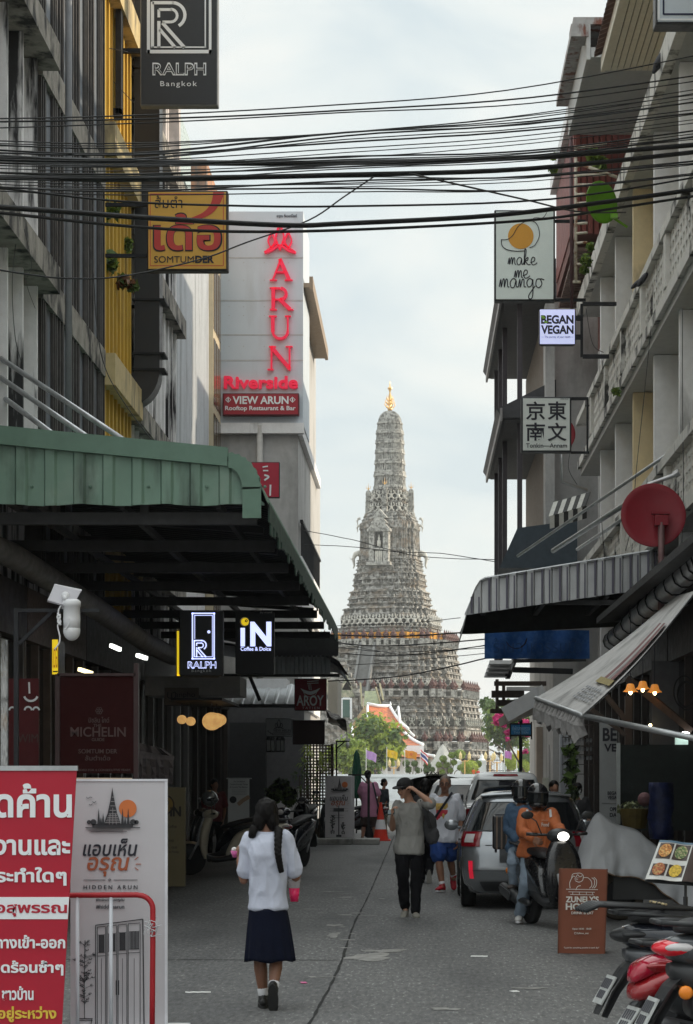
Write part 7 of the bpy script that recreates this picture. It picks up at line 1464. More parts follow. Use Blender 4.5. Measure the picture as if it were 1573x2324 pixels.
b = MB(); b.ell(hq(0, .0, .05), (.094*k, .105*k, .085*k), 16, 10, HT); b.prism([hq(x, y, .05) for x, y in ((-.07, -.06), (-.05, -.16), (.05, -.16), (.07, -.06))], (0, 0, -.012)); b.build('cap', M('cap_maroon', (.10, .018, .025), .8), t, True)
b = MB(); q0_ = v('sr')+Vector((-.08, -.09, .06)); b.loft([[q+Vector((dx, dy, 0)) for dx, dy in ((-.02, -.01), (.02, -.01), (.02, .01), (-.02, .01))] for q in spline([q0_, q0_+Vector((.06, -.07, -.25)), q0_+Vector((.16, -.07, -.7))], 5)]); b.ell(q0_+Vector((.17, -.03, -.78)), (.07, .06, .12), 10, 8); b.build('bag_strap', INK, t)
b = MB(); Zc = 54.8; b.rect(834, 1758, 839.5, 1908, Zc, .06); b.rect(790, 1757, 839, 1760.5, Zc+.02, .05); b.bar(P(818, 1762, Zc+.03), P(834, 1778, Zc+.03), .03); tag(b.build('steel_stand', DKMETAL), 'dark steel post with a side arm in front of the man in the pink shirt', 'post')
Z = 62.; J = dict(k=.93, head=(873, 1776, 0), neck=(871, 1789, 0), sl=(862, 1795, .06), sr=(879, 1795, -.06), el=(862, 1814, .05), wl=(866, 1832, -.02), er=(877, 1816, -.1), wr=(874, 1836, -.14), hl=(867, 1840, 0), hr=(875, 1840, 0), kl=(868, 1864, 0), al=(868, 1888, 0), kr=(874, 1864, 0), ar=(875, 1888, 0))
person('woman in a dark top standing by the motorbikes, looking to the right', Z, 870, 1891, J, SKINT, M('top_dark', (.022, .026, .035), .85), 'short', 'trousers', M('trousers_khaki', (.26, .23, .18), .85), SHB, ha=70, hair='bun', vox=.016, hands={'l': (None, (1, 0, 0), .4), 'r': (None, (-1, 0, 0), .4)}, shoe_dir={'al': (1, -.2, 0), 'ar': (1, -.2, 0)})
Z = 33.6; J = dict(k=1.0, head=(966, 1786, 0), neck=(967, 1806, 0), sl=(945, 1815, 0), sr=(990, 1815, 0), el=(942, 1858, 0), wl=(945, 1895, .1), er=(992, 1858, 0), wr=(990, 1895, .1), hl=(957, 1895, 0), hr=(977, 1895, 0), kl=(957, 1950, 0), al=(958, 1995, .05), kr=(978, 1950, .04), ar=(974, 1982, -.12))
person('dark haired person in black walking away, mostly hidden behind the man in the grey T-shirt', Z, 967, 2004, J, SKINT, M('top_black', (.02, .02, .023), .85), 'short', 'trousers', BJ, SHB, ha=180, hair='bun', vox=.015, face=False, hands={'l': (None, (1, 0, 0), .5), 'r': (None, (-1, 0, 0), .5)}, shoe_dir={'al': (0, 1, 0), 'ar': (0, .3, -1)}, sole=M('sole_pale', (.36, .35, .32), .7))
# ---- rider and passenger
ORJ = M('jacket_orange', (.42, .115, .035), .75, var=.12, bump=.2, bscale=30); JEAN = M('jeans_pale', (.20, .25, .31), .85, var=.18, scale=6, bump=.15, bscale=70); DEN = M('denim_blue', (.045, .085, .145), .85, var=.25, scale=8); HLM = M('helmet_black', (.012, .012, .014), .14, var=.1, coat=.6)
Z = 24.3; J = dict(k=1.0, head=(1220, 1806, -.04), neck=(1221, 1834, 0), sl=(1188, 1846, 0), sr=(1254, 1848, 0), el=(1184, 1884, -.14), wl=(1206, 1898, -.38), er=(1264, 1876, -.18), wr=(1270, 1886, -.5), hl=(1202, 1932, 0), hr=(1236, 1932, 0), kl=(1193, 2000, -.16), al=(1180, 2072, .10), kr=(1258, 1960, -.36), ar=(1256, 2030, -.30))
t, v, hq, HT, k = person('motorbike rider in an orange jacket and black helmet, one foot on the road', Z, 1221, 2095, J, SKINT, ORJ, 'long', 'trousers', JEAN, M('trainer_white', (.56, .55, .53), .6, var=.12), ha=4, hp=6, hair=None, bw=1.1, vox=.011, face=False, hands={'l': (None, (1, 0, -.3), .9), 'r': (None, (-1, 0, -.3), .9)}, shoe_dir={'al': (-.15, -1, 0), 'ar': (.1, -1, 0)}, sole=WPLA, wr=.015, loose=1.2)
def helmet(t, hq, HT, k, visor=True):
    b = MB(); b.ell(hq(0, .012, .02), (.128*k, .148*k, .142*k), 24, 16, HT); b.ell(hq(0, -.03, -.075), (.108*k, .115*k, .075*k), 20, 12, HT); b.build('helmet', HLM, t, True)
    b = MB(); rows = []
    for j in range(5):
        z = .065-.028*j; rows.append([hq(.126*math.sin(a), .0-.150*math.cos(a), z) for a in [R(-72+144*i/14) for i in range(15)]])
    b.loft(rows, closed=False); b.loft([[q+HT @ Vector((0, .01, 0)) for q in r] for r in rows][::-1], closed=False); b.build('visor', GLASSDK, t, True); b = MB(); b.tube([hq(.126*math.sin(R(-70+140*i/12)), -.002-.152*math.cos(R(-70+140*i/12)), .068) for i in range(13)], .006, 6); b.build('visor_rim', SIGNBK, t, True)
helmet(t, hq, HT, k); b = MB()
for s, x in ((-1, 1195), (1, 1247)): b.prism([Vector(((x+dx-1221)/(F/Z), -.125-dy, (2095-y)/(F/Z))) for dx, y, dy in ((-2, 1834, -.03), (3, 1834, -.03), (4, 1850, .02), (-1, 1852, .02))], (0, .02, 0))
b.build('reflective_patch', M('reflective', (.5, .5, .5), .4), t)
def ltxt(t, s, x0, y0, x1, y1, Zt, m, bold=.03):
    o = txt(None, s, x0, y0, x1, y1, Zt, m, bold=bold); o.parent = t; o.matrix_parent_inverse = Matrix.Translation(t.location).inverted(); return o
ltxt(t, 'Food', 1229, 1867, 1246, 1876, Z-.165, M('print_pale', (.55, .45, .4), .7)); ltxt(t, 'shop', 1229, 1859, 1244, 1864, Z-.165, M('print_faint', (.5, .25, .15), .7))
Z = 24.85; J = dict(k=.95, head=(1184, 1799, 0), neck=(1184, 1826, 0), sl=(1160, 1838, 0), sr=(1208, 1838, 0), el=(1152, 1882, 0), wl=(1172, 1908, -.2), er=(1212, 1880, -.1), wr=(1205, 1905, -.3), hl=(1172, 1925, 0), hr=(1204, 1925, 0), kl=(1160, 1956, -.30), al=(1164, 2004, -.22), kr=(1220, 1956, -.30), ar=(1222, 2004, -.2))
t, v, hq, HT, k = person('passenger in a denim jacket and black helmet sitting behind the orange rider', Z, 1184, 2092, J, SKINT, DEN, 'long', 'trousers', JEAN, M('sandal_dark', (.06, .045, .04), .7), ha=-8, hair=None, bw=1.05, vox=.012, face=False, hands={'l': (None, (1, 0, -.3), .8), 'r': (None, (-1, 0, -.3), .8)}, shoe_dir={'al': (-.35, -1, .1), 'ar': (0, -1, 0)}, wr=.014, loose=1.18); helmet(t, hq, HT, k)
t = thing('suitcase', 'black suitcase with brown straps held upright beside the passenger', 'suitcase', tuple(P(1139, 1930, 25.1))); Z = 25.1; b = MB(); b.box(PX(1119, Z), PX(1160, Z), Z, Z+.24, PZ(1928, Z), PZ(1851, Z)); bevel(b.build('case', M('case_black', (.02, .019, .02), .4, var=.3), t), .025, 3); b = MB()
for x in (1126, 1137, 1148): b.rect(x, 1853, x+3.5, 1927, Z-.008, .008)
b.build('strap', M('strap_tan', (.16, .11, .08), .6), t); b = MB(); b.rect(1124, 1848, 1156, 1851, Z+.05, .1); b.rect(1123, 1928, 1128, 1935, Z+.05, .06); b.rect(1152, 1928, 1157, 1935, Z+.05, .06); b.build('handle', INK, t)
# ---- dim figures by the shops
def stander(lab, Z, x, yg, top, shirt, lower, ha, hair='short', k=1.0, vox=.018, seed=1, group=None, skin=SKINT):
    h = yg-top; J = dict(k=k*h/(F/Z)/1.75, head=(x, top+h*.068, 0), neck=(x, top+h*.16, 0), sl=(x-h*.105, top+h*.185, 0), sr=(x+h*.105, top+h*.185, 0), el=(x-h*.125, top+h*.35, 0), wl=(x-h*.115, top+h*.49, -.1), er=(x+h*.125, top+h*.35, 0), wr=(x+h*.115, top+h*.49, -.1), hl=(x-h*.055, top+h*.48, 0), hr=(x+h*.055, top+h*.48, 0), kl=(x-h*.06, top+h*.72, 0), al=(x-h*.06, top+h*.955, 0), kr=(x+h*.06, top+h*.72, 0), ar=(x+h*.06, top+h*.955, 0))
    return person(lab, Z, x, yg, J, skin, shirt, 'short', 'trousers', lower, SHB, ha=ha, hair=hair, vox=vox, face=False, hands={'l': (None, (1, 0, 0), .4), 'r': (None, (-1, 0, 0), .4)}, seed=seed, group=group)
DKT = M('top_charcoal', (.03, .03, .032), .85)
stander('dark haired person standing in the shade behind the rider, by the pickup', 33.5, 1258, 2004, 1772, DKT, BJ, 20); stander('dim man in dark clothes inside the right shop beside the rubber plant', 34.5, 1309, 1998, 1778, DKT, BJ, -40); stander('dim person in a dark red top behind the parked scooters on the left', 42, 487, 1954, 1768, M('top_dkred', (.12, .02, .025), .85), BJ, 40)
OR_ = M('top_orange', (.62, .12, .02), .8); WH_ = M('top_white', (.72, .72, .72), .8); RD_ = M('top_red', (.50, .04, .03), .8)
for x, m, lab in ((1075, OR_, 'tiny person in orange behind the river wall, left of a pair'), (1085, RD_, 'tiny person in red behind the river wall, right of a pair'), (741, WH_, 'tiny person in white behind the river wall, leftmost by the tree'), (752, WH_, 'tiny person in white behind the river wall, second from the left'), (762, WH_, 'tiny person in white behind the river wall, third from the left'), (852, DKT, 'tiny person in dark clothes behind the river wall under the purple flag')):
    b = None; Zc = 297.0; p_ = F/Zc; yg = HY-(-.2-H)*p_ - 0; h = 1.70*p_
    top = 1742+((x*7) % 4); yg = top+h; person_ = stander(lab, Zc, x, yg, top, m, BJ, 150 if x < 800 else 10, vox=.05, group='people behind the river wall'); person_[0].location.z = PZ(yg, Zc)
# ================================================================ vehicles
class Shell:
    """car body: rounded outlines stacked by height; patches of the same skin become glass, lamps and trim"""
    def __init__(s, sl, r=.22, bulge=.05): s.sl = sl; s.r = r; s.b = bulge
    def at(s, z):
        sl = s.sl; z = min(max(z, sl[0][0]), sl[-1][0])
        for a, b in zip(sl, sl[1:]):
            if z <= b[0]: f = (z-a[0])/max(b[0]-a[0], 1e-6); return [a[i]+(b[i]-a[i])*f for i in range(1, 4)]
    def pt(s, i, z):
        hw, y0, y1 = s.at(z); sg = 1 if i >= 0 else -1; i = abs(i); r = min(s.r, hw*.45); bl = s.b
        if i > 36: i = 36-(i-36); sg = -sg
        if i <= 6: x = (hw-r)*i/6; y = y0-bl*(1-(x/hw)**2)+bl*.15
        elif i <= 12: a = R(90*(i-6)/6); x = hw-r+r*math.sin(a); y = y0+r-r*math.cos(a)-bl*(1-min(1, x/hw)**2)+bl*.15*math.cos(a)
        elif i <= 24: f = (i-12)/12; x = hw-.03*abs(f-.5)*2*hw*.6; y = y0+r+(y1-y0-2*r)*f
        elif i <= 30: a = R(90*(i-24)/6); x = (hw-r)*.98+r*math.cos(a)*.98; y = y1-r+r*math.sin(a)
        else: f = (i-30)/6; x = (hw-r)*.98*(1-f); y = y1+.08*f
        return Vector((sg*x, y, z))
    def body(s):
        b = MB(); zs = []
        for a, c in zip(s.sl, s.sl[1:]): zs += [a[0]+(c[0]-a[0])*k/3 for k in range(3)]
        zs.append(s.sl[-1][0]); b.loft([[s.pt(i if i <= 36 else i-72, z) for i in range(72)] for z in zs]); return b
    def patch(s, i0, i1, z0, z1, off=.006, n=14, m=6, b=None, th=.02):
        b = b or MB(); rows = []
        for j in range(m+1):
            z = z0+(z1-z0)*j/m; row = []
            for k in range(n+1):
                i = i0+(i1-i0)*k/n; p = s.pt(i, z); q = s.pt(i+.05, z)-s.pt(i-.05, z); u = s.pt(i, z+.01)-s.pt(i, z-.01); nn = q.cross(u); nn = nn.normalized() if nn.length > 1e-9 else Vector((0, -1, 0)); row.append(p+nn*off)
            rows.append(row)
        b.loft(rows, closed=False); back = []
        return b
def wheel(t, x, y, r, w_, rimm=None, side=1):
    T = Matrix.Rotation(R(90), 3, 'Y'); b = MB(); b.lathe([(r*.62, -w_/2), (r*.9, -w_/2), (r*.985, -w_*.36), (r, -w_*.2), (r, w_*.2), (r*.985, w_*.36), (r*.9, w_/2), (r*.62, w_/2)], (x, y, r), 32, T, cap=False); ty = b.build('tyre', RUBBER, t, True)
    b = MB(); b.lathe([(r*.62, -w_*.42), (r*.58, w_*.30*side), (r*.12, w_*.34*side), (.01, w_*.36*side)], (x, y, r), 24, T)
    for k in range(5):
        a = 2*math.pi*k/5; b.bar((x+side*w_*.42, y+math.cos(a)*r*.1, r+math.sin(a)*r*.1), (x+side*w_*.40, y+math.cos(a)*r*.6, r+math.sin(a)*r*.6), r*.16, .02)
    b.build('rim', rimm or GALV, ty)
LRED = M('lamp_red', (.22, .006, .014), .12, var=.1, coat=.5); LREDB = M('reflector_red', (.75, .02, .05), .2, var=0, emit=.25); LCLR = M('lamp_clear', (.55, .52, .52), .1, var=.1, coat=.5); LORG = M('lamp_orange', (.75, .22, .02), .25, var=.05); PLATE = M('plate_white', (.40, .41, .40), .5, var=.2, scale=20)
def car(name, lab, loc, sh, paint, win, lamps, wheels, hw, rz=0):
    t = thing(name, lab, name.replace('_', ' ').split()[-1] if name != 'pickup_truck' else 'pickup truck', loc, None, rz); t['_local'] = 1
    body = sh.body().build('body', paint, t, True); 
    for i0, i1, z0, z1 in win:
        sh.patch(i0, i1, z0, z1, .006).build('window', GLASSDK, t, True)
        b = MB(); 
        for (a, c) in (((i0, z0), (i1, z0)), ((i1, z0), (i1, z1)), ((i1, z1), (i0, z1)), ((i0, z1), (i0, z0))): b.tube([sh.pt(a[0]+(c[0]-a[0])*k/10, a[1]+(c[1]-a[1])*k/10) for k in range(11)], .012, 5)
        b.build('window_seal', SIGNBK, t, True)
    for nm, i0, i1, z0, z1, m, off in lamps: sh.patch(i0, i1, z0, z1, off).build(nm, m, t, True)
    for x, y, r, w_ in wheels:
        s = 1 if x > 0 else -1; wheel(t, x, y, r, w_, None, s); b = MB(); pl = [Vector((s*(hw-.01), y+math.cos(R(a))*r*1.22, r+math.sin(R(a))*r*1.22)) for a in range(-20, 201, 20)]; b.prism(pl, (s*.016, 0, 0)); b.build('wheel_arch', M('arch_black', (.01, .01, .01), .9), t)
    return t
SILVER = M('paint_silver', (.29, .305, .325), .26, .6, var=0, coat=.7); WPAINT = M('paint_white', (.66, .67, .68), .25, .1, var=0, coat=.6)
sh = Shell([(.20, .72, .14, 3.72), (.33, .81, .05, 3.84), (.50, .835, .0, 3.88), (.70, .84, .035, 3.86), (.88, .835, .09, 3.72), (.97, .805, .15, 3.0), (1.10, .755, .215, 2.65), (1.28, .68, .32, 2.25), (1.40, .615, .40, 2.0), (1.465, .54, .48, 1.85), (1.495, .42, .62, 1.65), (1.51, .2, .9, 1.3)], .24, .06)
lm = []
for s in (-1, 1): lm += [('tail_light', s*6.2, s*12.6, .80, .985, LRED, .014), ('reverse_light', s*7.4, s*9.5, .85, .95, LCLR, .02), ('reflector', s*7.6, s*8.5, .40, .62, LREDB, .016)]
lm += [('bumper_trim', -6.5, 6.5, .24, .36, SIGNBK, .012), ('plate_recess', -3.6, 3.6, .60, .80, SIGNBK, .008), ('number_plate', -2.4, 2.4, .64, .76, PLATE, .016), ('brake_light', -1.6, 1.6, 1.40, 1.43, LRED, .03)]
CARX, CARY = 1.40, 26.9
t = car('silver_car', 'silver hatchback parked facing away, red tail lamp showing beside the motorbike', (CARX, CARY, 0), sh, SILVER, [(-8.6, 8.6, 1.0, 1.36), (12.6, 16.6, 1.01, 1.36), (17.0, 20.6, 1.01, 1.36), (-16.6, -12.6, 1.01, 1.36), (-20.6, -17.0, 1.01, 1.36)], lm, [(sx*.74, y, .295, .19) for sx in (-1, 1) for y in (.72, 3.12)], .835)
b = MB(); rows = [[Vector((x, .40+yy-.04*(1-(x/.6)**2)+.12, 1.475+zz-.03*(x/.6)**2)) for x in [-.58+.116*i for i in range(11)]] for yy, zz in ((.12, .02), (-.10, .015), (-.12, -.01), (.05, -.025))]; b.loft(rows, closed=False); b.build('spoiler', SILVER, t, True)
for s in (-1, 1): b = MB(); b.ell((s*.93, 2.55, 1.02), (.10, .06, .075), 12, 8); b.bar((s*.80, 2.55, .98), (s*.9, 2.55, 1.0), .04); b.build('wing_mirror', SILVER, t, True)
b = MB()
for s in (-1, 1): b.tube([(s*.30, .05, 1.0), (s*.1, .16, 1.08)], .008, 5)
b.tube([sh.pt(i, .50)+Vector((0, -.004, 0)) for i in range(-9, 10)], .006, 5); b.tube([sh.pt(i*.6, .82)+Vector((0, -.003, 0)) for i in range(-9, 10)], .006, 5); b.build('panel_seam', SIGNBK, t)
for s in (-1, 1):
    b = MB()
    for yy in (1.75,): b.tube([(s*.842, yy, .30), (s*.846, yy, .7), (s*.81, yy, .97)], .006, 5)
    b.box(s*.842-.01, s*.842+.01, 1.42, 1.6, .84, .865); b.build('door_seam', SIGNBK, t)
sh2 = Shell([(.42, .80, .06, 5.1), (.60, .87, .02, 5.2), (.85, .89, .0, 5.2), (1.0, .89, .0, 5.15), (1.04, .87, .03, 5.1), (1.08, .86, 1.40, 4.0), (1.25, .82, 1.43, 3.7), (1.50, .73, 1.50, 3.3), (1.66, .68, 1.56, 3.05), (1.74, .62, 1.64, 2.95), (1.775, .5, 1.8, 2.75), (1.785, .25, 2.0, 2.5)], .15, .03)
lm = [('tail_light', s*6.5, s*12, .74, 1.0, LRED, .012) for s in (-1, 1)]+[('brake_light', -3.2, 3.2, 1.68, 1.725, LRED, .012), ('number_plate', -2.2, 2.2, .55, .67, PLATE, .01)]
t = car('pickup_truck', 'white pickup truck parked facing away behind the silver hatchback', (1.92, 44.6, 0), sh2, WPAINT, [(-7.6, 7.6, 1.18, 1.60), (12.4, 18, 1.16, 1.58), (-18, -12.4, 1.16, 1.58)], lm, [(sx*.78, y, .36, .24) for sx in (-1, 1) for y in (1.0, 4.1)], .885)
for s in (-1, 1): b = MB(); b.box(s*.88 if s > 0 else -1.10, 1.10 if s > 0 else -.88, 3.3, 3.4, 1.02, 1.28); bevel(b.build('wing_mirror', SIGNBK, t), .04, 3)
b = MB(); b.ell((-.3, 1.75, 1.25), (.2, .1, .14), 10, 8); b.ell((.3, 1.75, 1.25), (.2, .1, .14), 10, 8); b.box(-.15, .15, 1.44, 1.46, 1.50, 1.55); b.build('cab_silhouette', INK, t)
b = MB(); b.tube([sh2.pt(i, 1.02)+Vector((0, -.004, 0)) for i in range(-9, 10)], .01, 5); b.build('panel_seam', SIGNBK, t)
sh3 = Shell([(.25, .74, .1, 4.4), (.45, .84, .02, 4.5), (.75, .86, .0, 4.5), (.95, .84, .04, 4.4), (1.0, .80, .7, 3.5), (1.25, .68, 1.1, 2.9), (1.42, .60, 1.4, 2.6), (1.47, .4, 1.6, 2.4)], .2, .04)
lm = [('tail_light', s*6.4, s*11, .70, .9, LRED, .012) for s in (-1, 1)]
t = car('taxi', 'dark taxi with its boot lid raised and a TAXI roof sign, beyond the walkers', (.52, 57, 0), sh3, M('paint_dark', (.03, .035, .035), .2, .3, coat=.6), [(-7, 7, 1.04, 1.36), (12.5, 20, 1.04, 1.36), (-20, -12.5, 1.04, 1.36)], lm, [(sx*.74, y, .3, .19) for sx in (-1, 1) for y in (.85, 3.5)], .85)
b = MB(); rows = [[Vector((x, y, z-.12*(x/.75)**2)) for x in [-.75+.15*i for i in range(11)]] for y, z in ((.85, 1.08), (.6, 1.42), (.25, 1.66), (-.05, 1.70))]; b.loft(rows, closed=False); b.loft([[q+Vector((0, .02, -.05)) for q in r] for r in rows][::-1], closed=False); b.build('boot_lid', M('paint_dark', (.03, .035, .035), .2), t, True)
b = MB(); b.box(-.30, .30, 1.72, 1.86, 1.60, 1.74); b.box(-.2, .2, 1.74, 1.84, 1.47, 1.6); sgn_ = b.build('roof_sign', M('taxi_sign', (.30, .29, .22), .5), t); ltxt(t, 'TAXI', 966, 1752, 996, 1759.5, 57+1.70, INK, bold=.03)
sh4 = Shell([(.25, .76, .1, 4.3), (.5, .86, .0, 4.4), (.9, .87, .03, 4.3), (1.02, .84, .12, 3.4), (1.3, .74, .3, 2.7), (1.5, .66, .42, 2.4), (1.6, .55, .6, 2.2), (1.63, .3, .9, 1.8)], .2, .05)
t = car('white_car', 'white estate car parked just beyond the pickup, mostly hidden', (1.05, 50.5, 0), sh4, WPAINT, [(-8, 8, 1.06, 1.46), (12.5, 20, 1.06, 1.45), (-20, -12.5, 1.06, 1.45)], [('tail_light', s*6.4, s*11, .8, 1.0, LRED, .012) for s in (-1, 1)], [(sx*.76, y, .31, .2) for sx in (-1, 1) for y in (.8, 3.4)], .86)
# ---------------------------------------------------------------- scooters
def sup(c, ax, hw, hh, n=18, e=2.6):            # superellipse ring round point c, ax 'y' or 'z'
    o = []
    for i in range(n):
        a = 2*math.pi*i/n; ca, sa = math.cos(a), math.sin(a); x = hw*math.copysign(abs(ca)**(2/e), ca); q = hh*math.copysign(abs(sa)**(2/e), sa)
        o.append(Vector((c[0]+x, c[1], c[2]+q)) if ax == 'y' else Vector((c[0]+x, c[1]+q, c[2])))
    return o
def lofty(secs, ax='y', k=4):
    pp = spline([Vector((a, b_)) .to_3d()+Vector((0, 0, 0)) for a, b_, *_ in secs], k); q2 = spline([Vector((h, w_, 0)) for _, _, h, w_ in secs], k); b = MB()
    rs = [sup((0, p.x, p.y) if ax == 'y' else (0, p.y, p.x), ax, max(q.x, .004), max(q.y, .004)) for p, q in zip(pp, q2)]
    b.loft(rs if ax == 'z' else rs[::-1]); return b
BKPL = M('black_plastic', (.025, .026, .028), .42, var=.15)
def scooter(lab, loc, rz, paint, tail_z=.80, seatm=None, rack=False, lit=False, plate='', tailm=LRED, orange=True, group='parked motorbikes', mirrors=True, lens=None, accent=None):
    t = thing('motorbike', lab, 'motorbike', (loc[0], loc[1], 0), group, rz); t['_local'] = 1; dz = tail_z-.80
    for y in (0, 1.28): wheel(t, 0, y, .275, .10, DKMETAL)
    lofty([(-.44, .80+dz, .025, .02), (-.37, .80+dz, .095, .065), (-.12, .76+dz, .145, .115), (.2, .68+dz*.5, .155, .15), (.48, .55, .145, .16), (.62, .40, .12, .09), (.66, .36, .05, .03)]).build('tail_body', paint, t, True)
    lofty([(-.36, .90+dz, .06, .02), (-.25, .91+dz, .12, .045), (.1, .87+dz*.7, .14, .05), (.42, .82, .115, .05), (.56, .79, .05, .02)]).build('seat', seatm or M('seat_black', (.02, .02, .022), .55, var=.2, bump=.2, bscale=80), t, True)
    lofty([(-.40, .70+dz, .05, .03), (-.30, .66+dz, .11, .08), (0, .58+dz*.7, .15, .15), (.3, .50, .155, .15), (.55, .42, .12, .08)]).build('side_fairing', DGR if paint is not DGR else BKPL, t, True)
    lofty([(-.3, .58, .09, .05), (-.05, .50, .12, .12), (.3, .42, .13, .13), (.6, .30, .14, .06), (.85, .27, .14, .05), (1.02, .33, .12, .05)]).build('underbody', BKPL, t, True)
    lofty([(.28, 1.0, .14, .03), (.45, 1.04, .20, .06), (.68, 1.03, .215, .075), (.86, .99, .18, .08), (.98, .95, .11, .07), (1.03, .93, .05, .03)], 'z').build('front_shield', paint, t, True)
    b = MB(); b.ell((0, .92, 1.04), (.15, .13, .085), 16, 10); b.build('handlebar_cowl', paint if not lit else BKPL, t, True)
    b = MB(); b.ell((0, 1.035, 1.035), (.068, .035, .05), 16, 10); b.build('headlight', M('headlight_lit', (1, .97, .88), .3, var=0, emit=4) if lit else LCLR, t, True)
    b = MB(); b.tube([(-.36, .82, 1.06), (-.15, .89, 1.05), (.15, .89, 1.05), (.36, .82, 1.06)], .014, 8)
    for s in (-1, 1): b.tube([(s*.36, .82, 1.06), (s*.24, .86, 1.055)], .019, 8); b.tube([(s*.34, .88, 1.05), (s*.2, .93, 1.05)], .006, 5)
    b.build('handlebar', BKPL, t, True)
    if mirrors:
        for s in (-1, 1): b = MB(); b.tube([(s*.2, .88, 1.06), (s*.26, .88, 1.2), (s*.33, .86, 1.25)], .007, 6); b.ell((s*.36, .86, 1.27), (.075, .02, .045), 14, 8); b.build('mirror', BKPL, t, True)
    b = MB()
    for s in (-1, 1): b.tube([(s*.085, 1.28, .275), (s*.085, 1.1, .62)], .02, 8); b.tube([(s*.09, 0, .275), (s*.11, -.2, .68)], .02, 8)
    b.build('fork', GALV, t, True)
    b = MB(); rows = []
    for a in range(-25, 116, 14): c = Vector((0, 1.28+math.cos(R(a))*.31, .275+math.sin(R(a))*.31)); rows.append([c+Vector((x, 0, -.012*abs(x/.03)))for x in (-.075, -.04, 0, .04, .075)])
    b.loft(rows, closed=False); b.loft([[q*1 - Vector((0, 0, .012)) for q in r] for r in rows][::-1], closed=False); b.build('front_fender', paint, t, True)
    b = MB(); b.capsule((.16, .35, .26), (.17, .05, .30), .035, .04, 10); b.capsule((.175, .02, .30), (.20, -.38, .40), .07, .062, 16, 3); b.build('exhaust', BKPL, t, True); b = MB(); b.slab([(.262, -.02, .27), (.262, -.33, .35), (.262, -.33, .44), (.262, .02, .37)], .012); b.build('exhaust_guard', M('guard_grey', (.05, .052, .055), .4), t)
    b = MB(); lf = [[Vector((x, y+.012*abs(x/hw_), z)) for x in (-hw_, -hw_*.5, 0, hw_*.5, hw_)] for y, z, hw_ in ((-.28, .74+dz, .085), (-.42, .62+dz, .085), (-.51, .50+dz*.7, .075), (-.58, .36+dz*.5, .06))]; b.loft(lf, closed=False); b.loft([[q+Vector((0, .05, -.02)) for q in r] for r in lf][::-1], closed=False); fe = b.build('rear_fender', BKPL, t)
    b = MB(); b.slab([(-.085, -.475, .575+dz*.8), (.085, -.475, .575+dz*.8), (.085, -.565, .42+dz*.6), (-.085, -.565, .42+dz*.6)], -.008); pl = b.build('number_plate', PLATE, t)
    b = MB()
    for i in range(5): x = -.068+.029*i; b.slab([(x, -.492, .560+dz*.8), (x+.012, -.492, .560+dz*.8), (x+.012, -.522, .508+dz*.75), (x, -.522, .508+dz*.75)], -.006)
    for i in range(4): x = -.055+.029*i; b.slab([(x, -.529, .495+dz*.72), (x+.013, -.529, .495+dz*.72), (x+.013, -.553, .452+dz*.66), (x, -.553, .452+dz*.66)], -.006)
    b.build('plate_digits', M('plate_ink', (.09, .09, .10), .6), pl)
    b = MB(); b.ell((0, -.37, .805+dz), (.115, .115, .046), 20, 12); b.build('tail_light', tailm, t, True)
    for s in (-1, 1):
        b = MB(); b.ell((s*.088, -.36, .812+dz), (.030, .085, .024), 14, 9); b.build('indicator_lens', lens or M('lens_smoke', (.24, .225, .225), .12, coat=.5), t, True)
        if orange and s > 0: b = MB(); b.lathe([(.034, 0), (.034, .02), (.02, .03)], (s*.15, -.36, .60+dz), 16, Matrix.Rotation(R(90*s), 3, 'Y')); b.tube([(0, -.34, .62+dz), (s*.15, -.36, .60+dz)], .012, 6); b.build('side_reflector', LORG, t, True)
    b = MB()
    for s in (-1, 1): b.tube([(s*.13, -.05, .90+dz), (s*.15, -.32, .93+dz), (s*.09, -.46, .935+dz)], .014, 8)
    b.tube([(-.09, -.46, .935+dz), (.09, -.46, .935+dz)], .014, 8); b.build('grab_rail', BKPL, t, True)
    if rack:
        b = MB()
        for s in (-.11, -.055, 0, .055, .11): b.tube([(s, -.02, .955+dz), (s, -.58, .985+dz), (s*.8, -.66, .95+dz)], .014, 7)
        b.tube([(-.12, -.55, .985+dz), (.12, -.55, .985+dz)], .014, 7); b.tube([(-.12, -.2, .965+dz), (.12, -.2, .965+dz)], .014, 7); b.build('rear_rack', BKPL, t, True)
        b = MB()
        for i in range(14): b.ell((-.13+.02*i, -.20+.006*math.sin(i*2), .985+dz), (.014, .009, .008), 6, 5)
        b.build('bungee_cord', M('bungee', (.38, .30, .16), .7, var=.5, scale=60, col2=(.05, .05, .05), cscale=70), t, True)
    if accent:
        for s in (-1, 1): b = MB(); b.slab([(s*.150, -.2, .80+dz), (s*.158, .25, .74+dz*.5), (s*.158, .25, .71+dz*.5), (s*.145, -.2, .765+dz)], .012*s); b.build('side_stripe', accent, t)
    return t
DBK = M('paint_blackblue', (.012, .014, .022), .22, .2, var=.05, coat=.7); DRD = M('paint_red', (.27, .010, .014), .25, .1, var=.05, coat=.7); DGR = M('paint_graphite', (.060, .064, .070), .32, .3, var=.1, coat=.4); CRM = M('paint_cream', (.50, .45, .35), .35, var=.05, coat=.4)
scooter('black scooter ridden by the man in the orange jacket, headlight lit', (1.31, 24.4), R(180+17), M('paint_black', (.015, .015, .017), .25, .2, coat=.6), lit=True, group=None)
scooter('dark blue black motorbike with a luggage rack, farthest at lower right', (1.57, 12.15), R(-78), DBK, .80, rack=True, tailm=BKPL, lens=BKPL, accent=M('stripe_blue', (.03, .06, .42), .3), group='motorbikes parked at the lower right')
t = scooter('red motorbike between the other two at the lower right', (1.60, 11.3), R(-74), DRD, .70, group='motorbikes parked at the lower right', orange=False, tailm=DRD, lens=DRD)
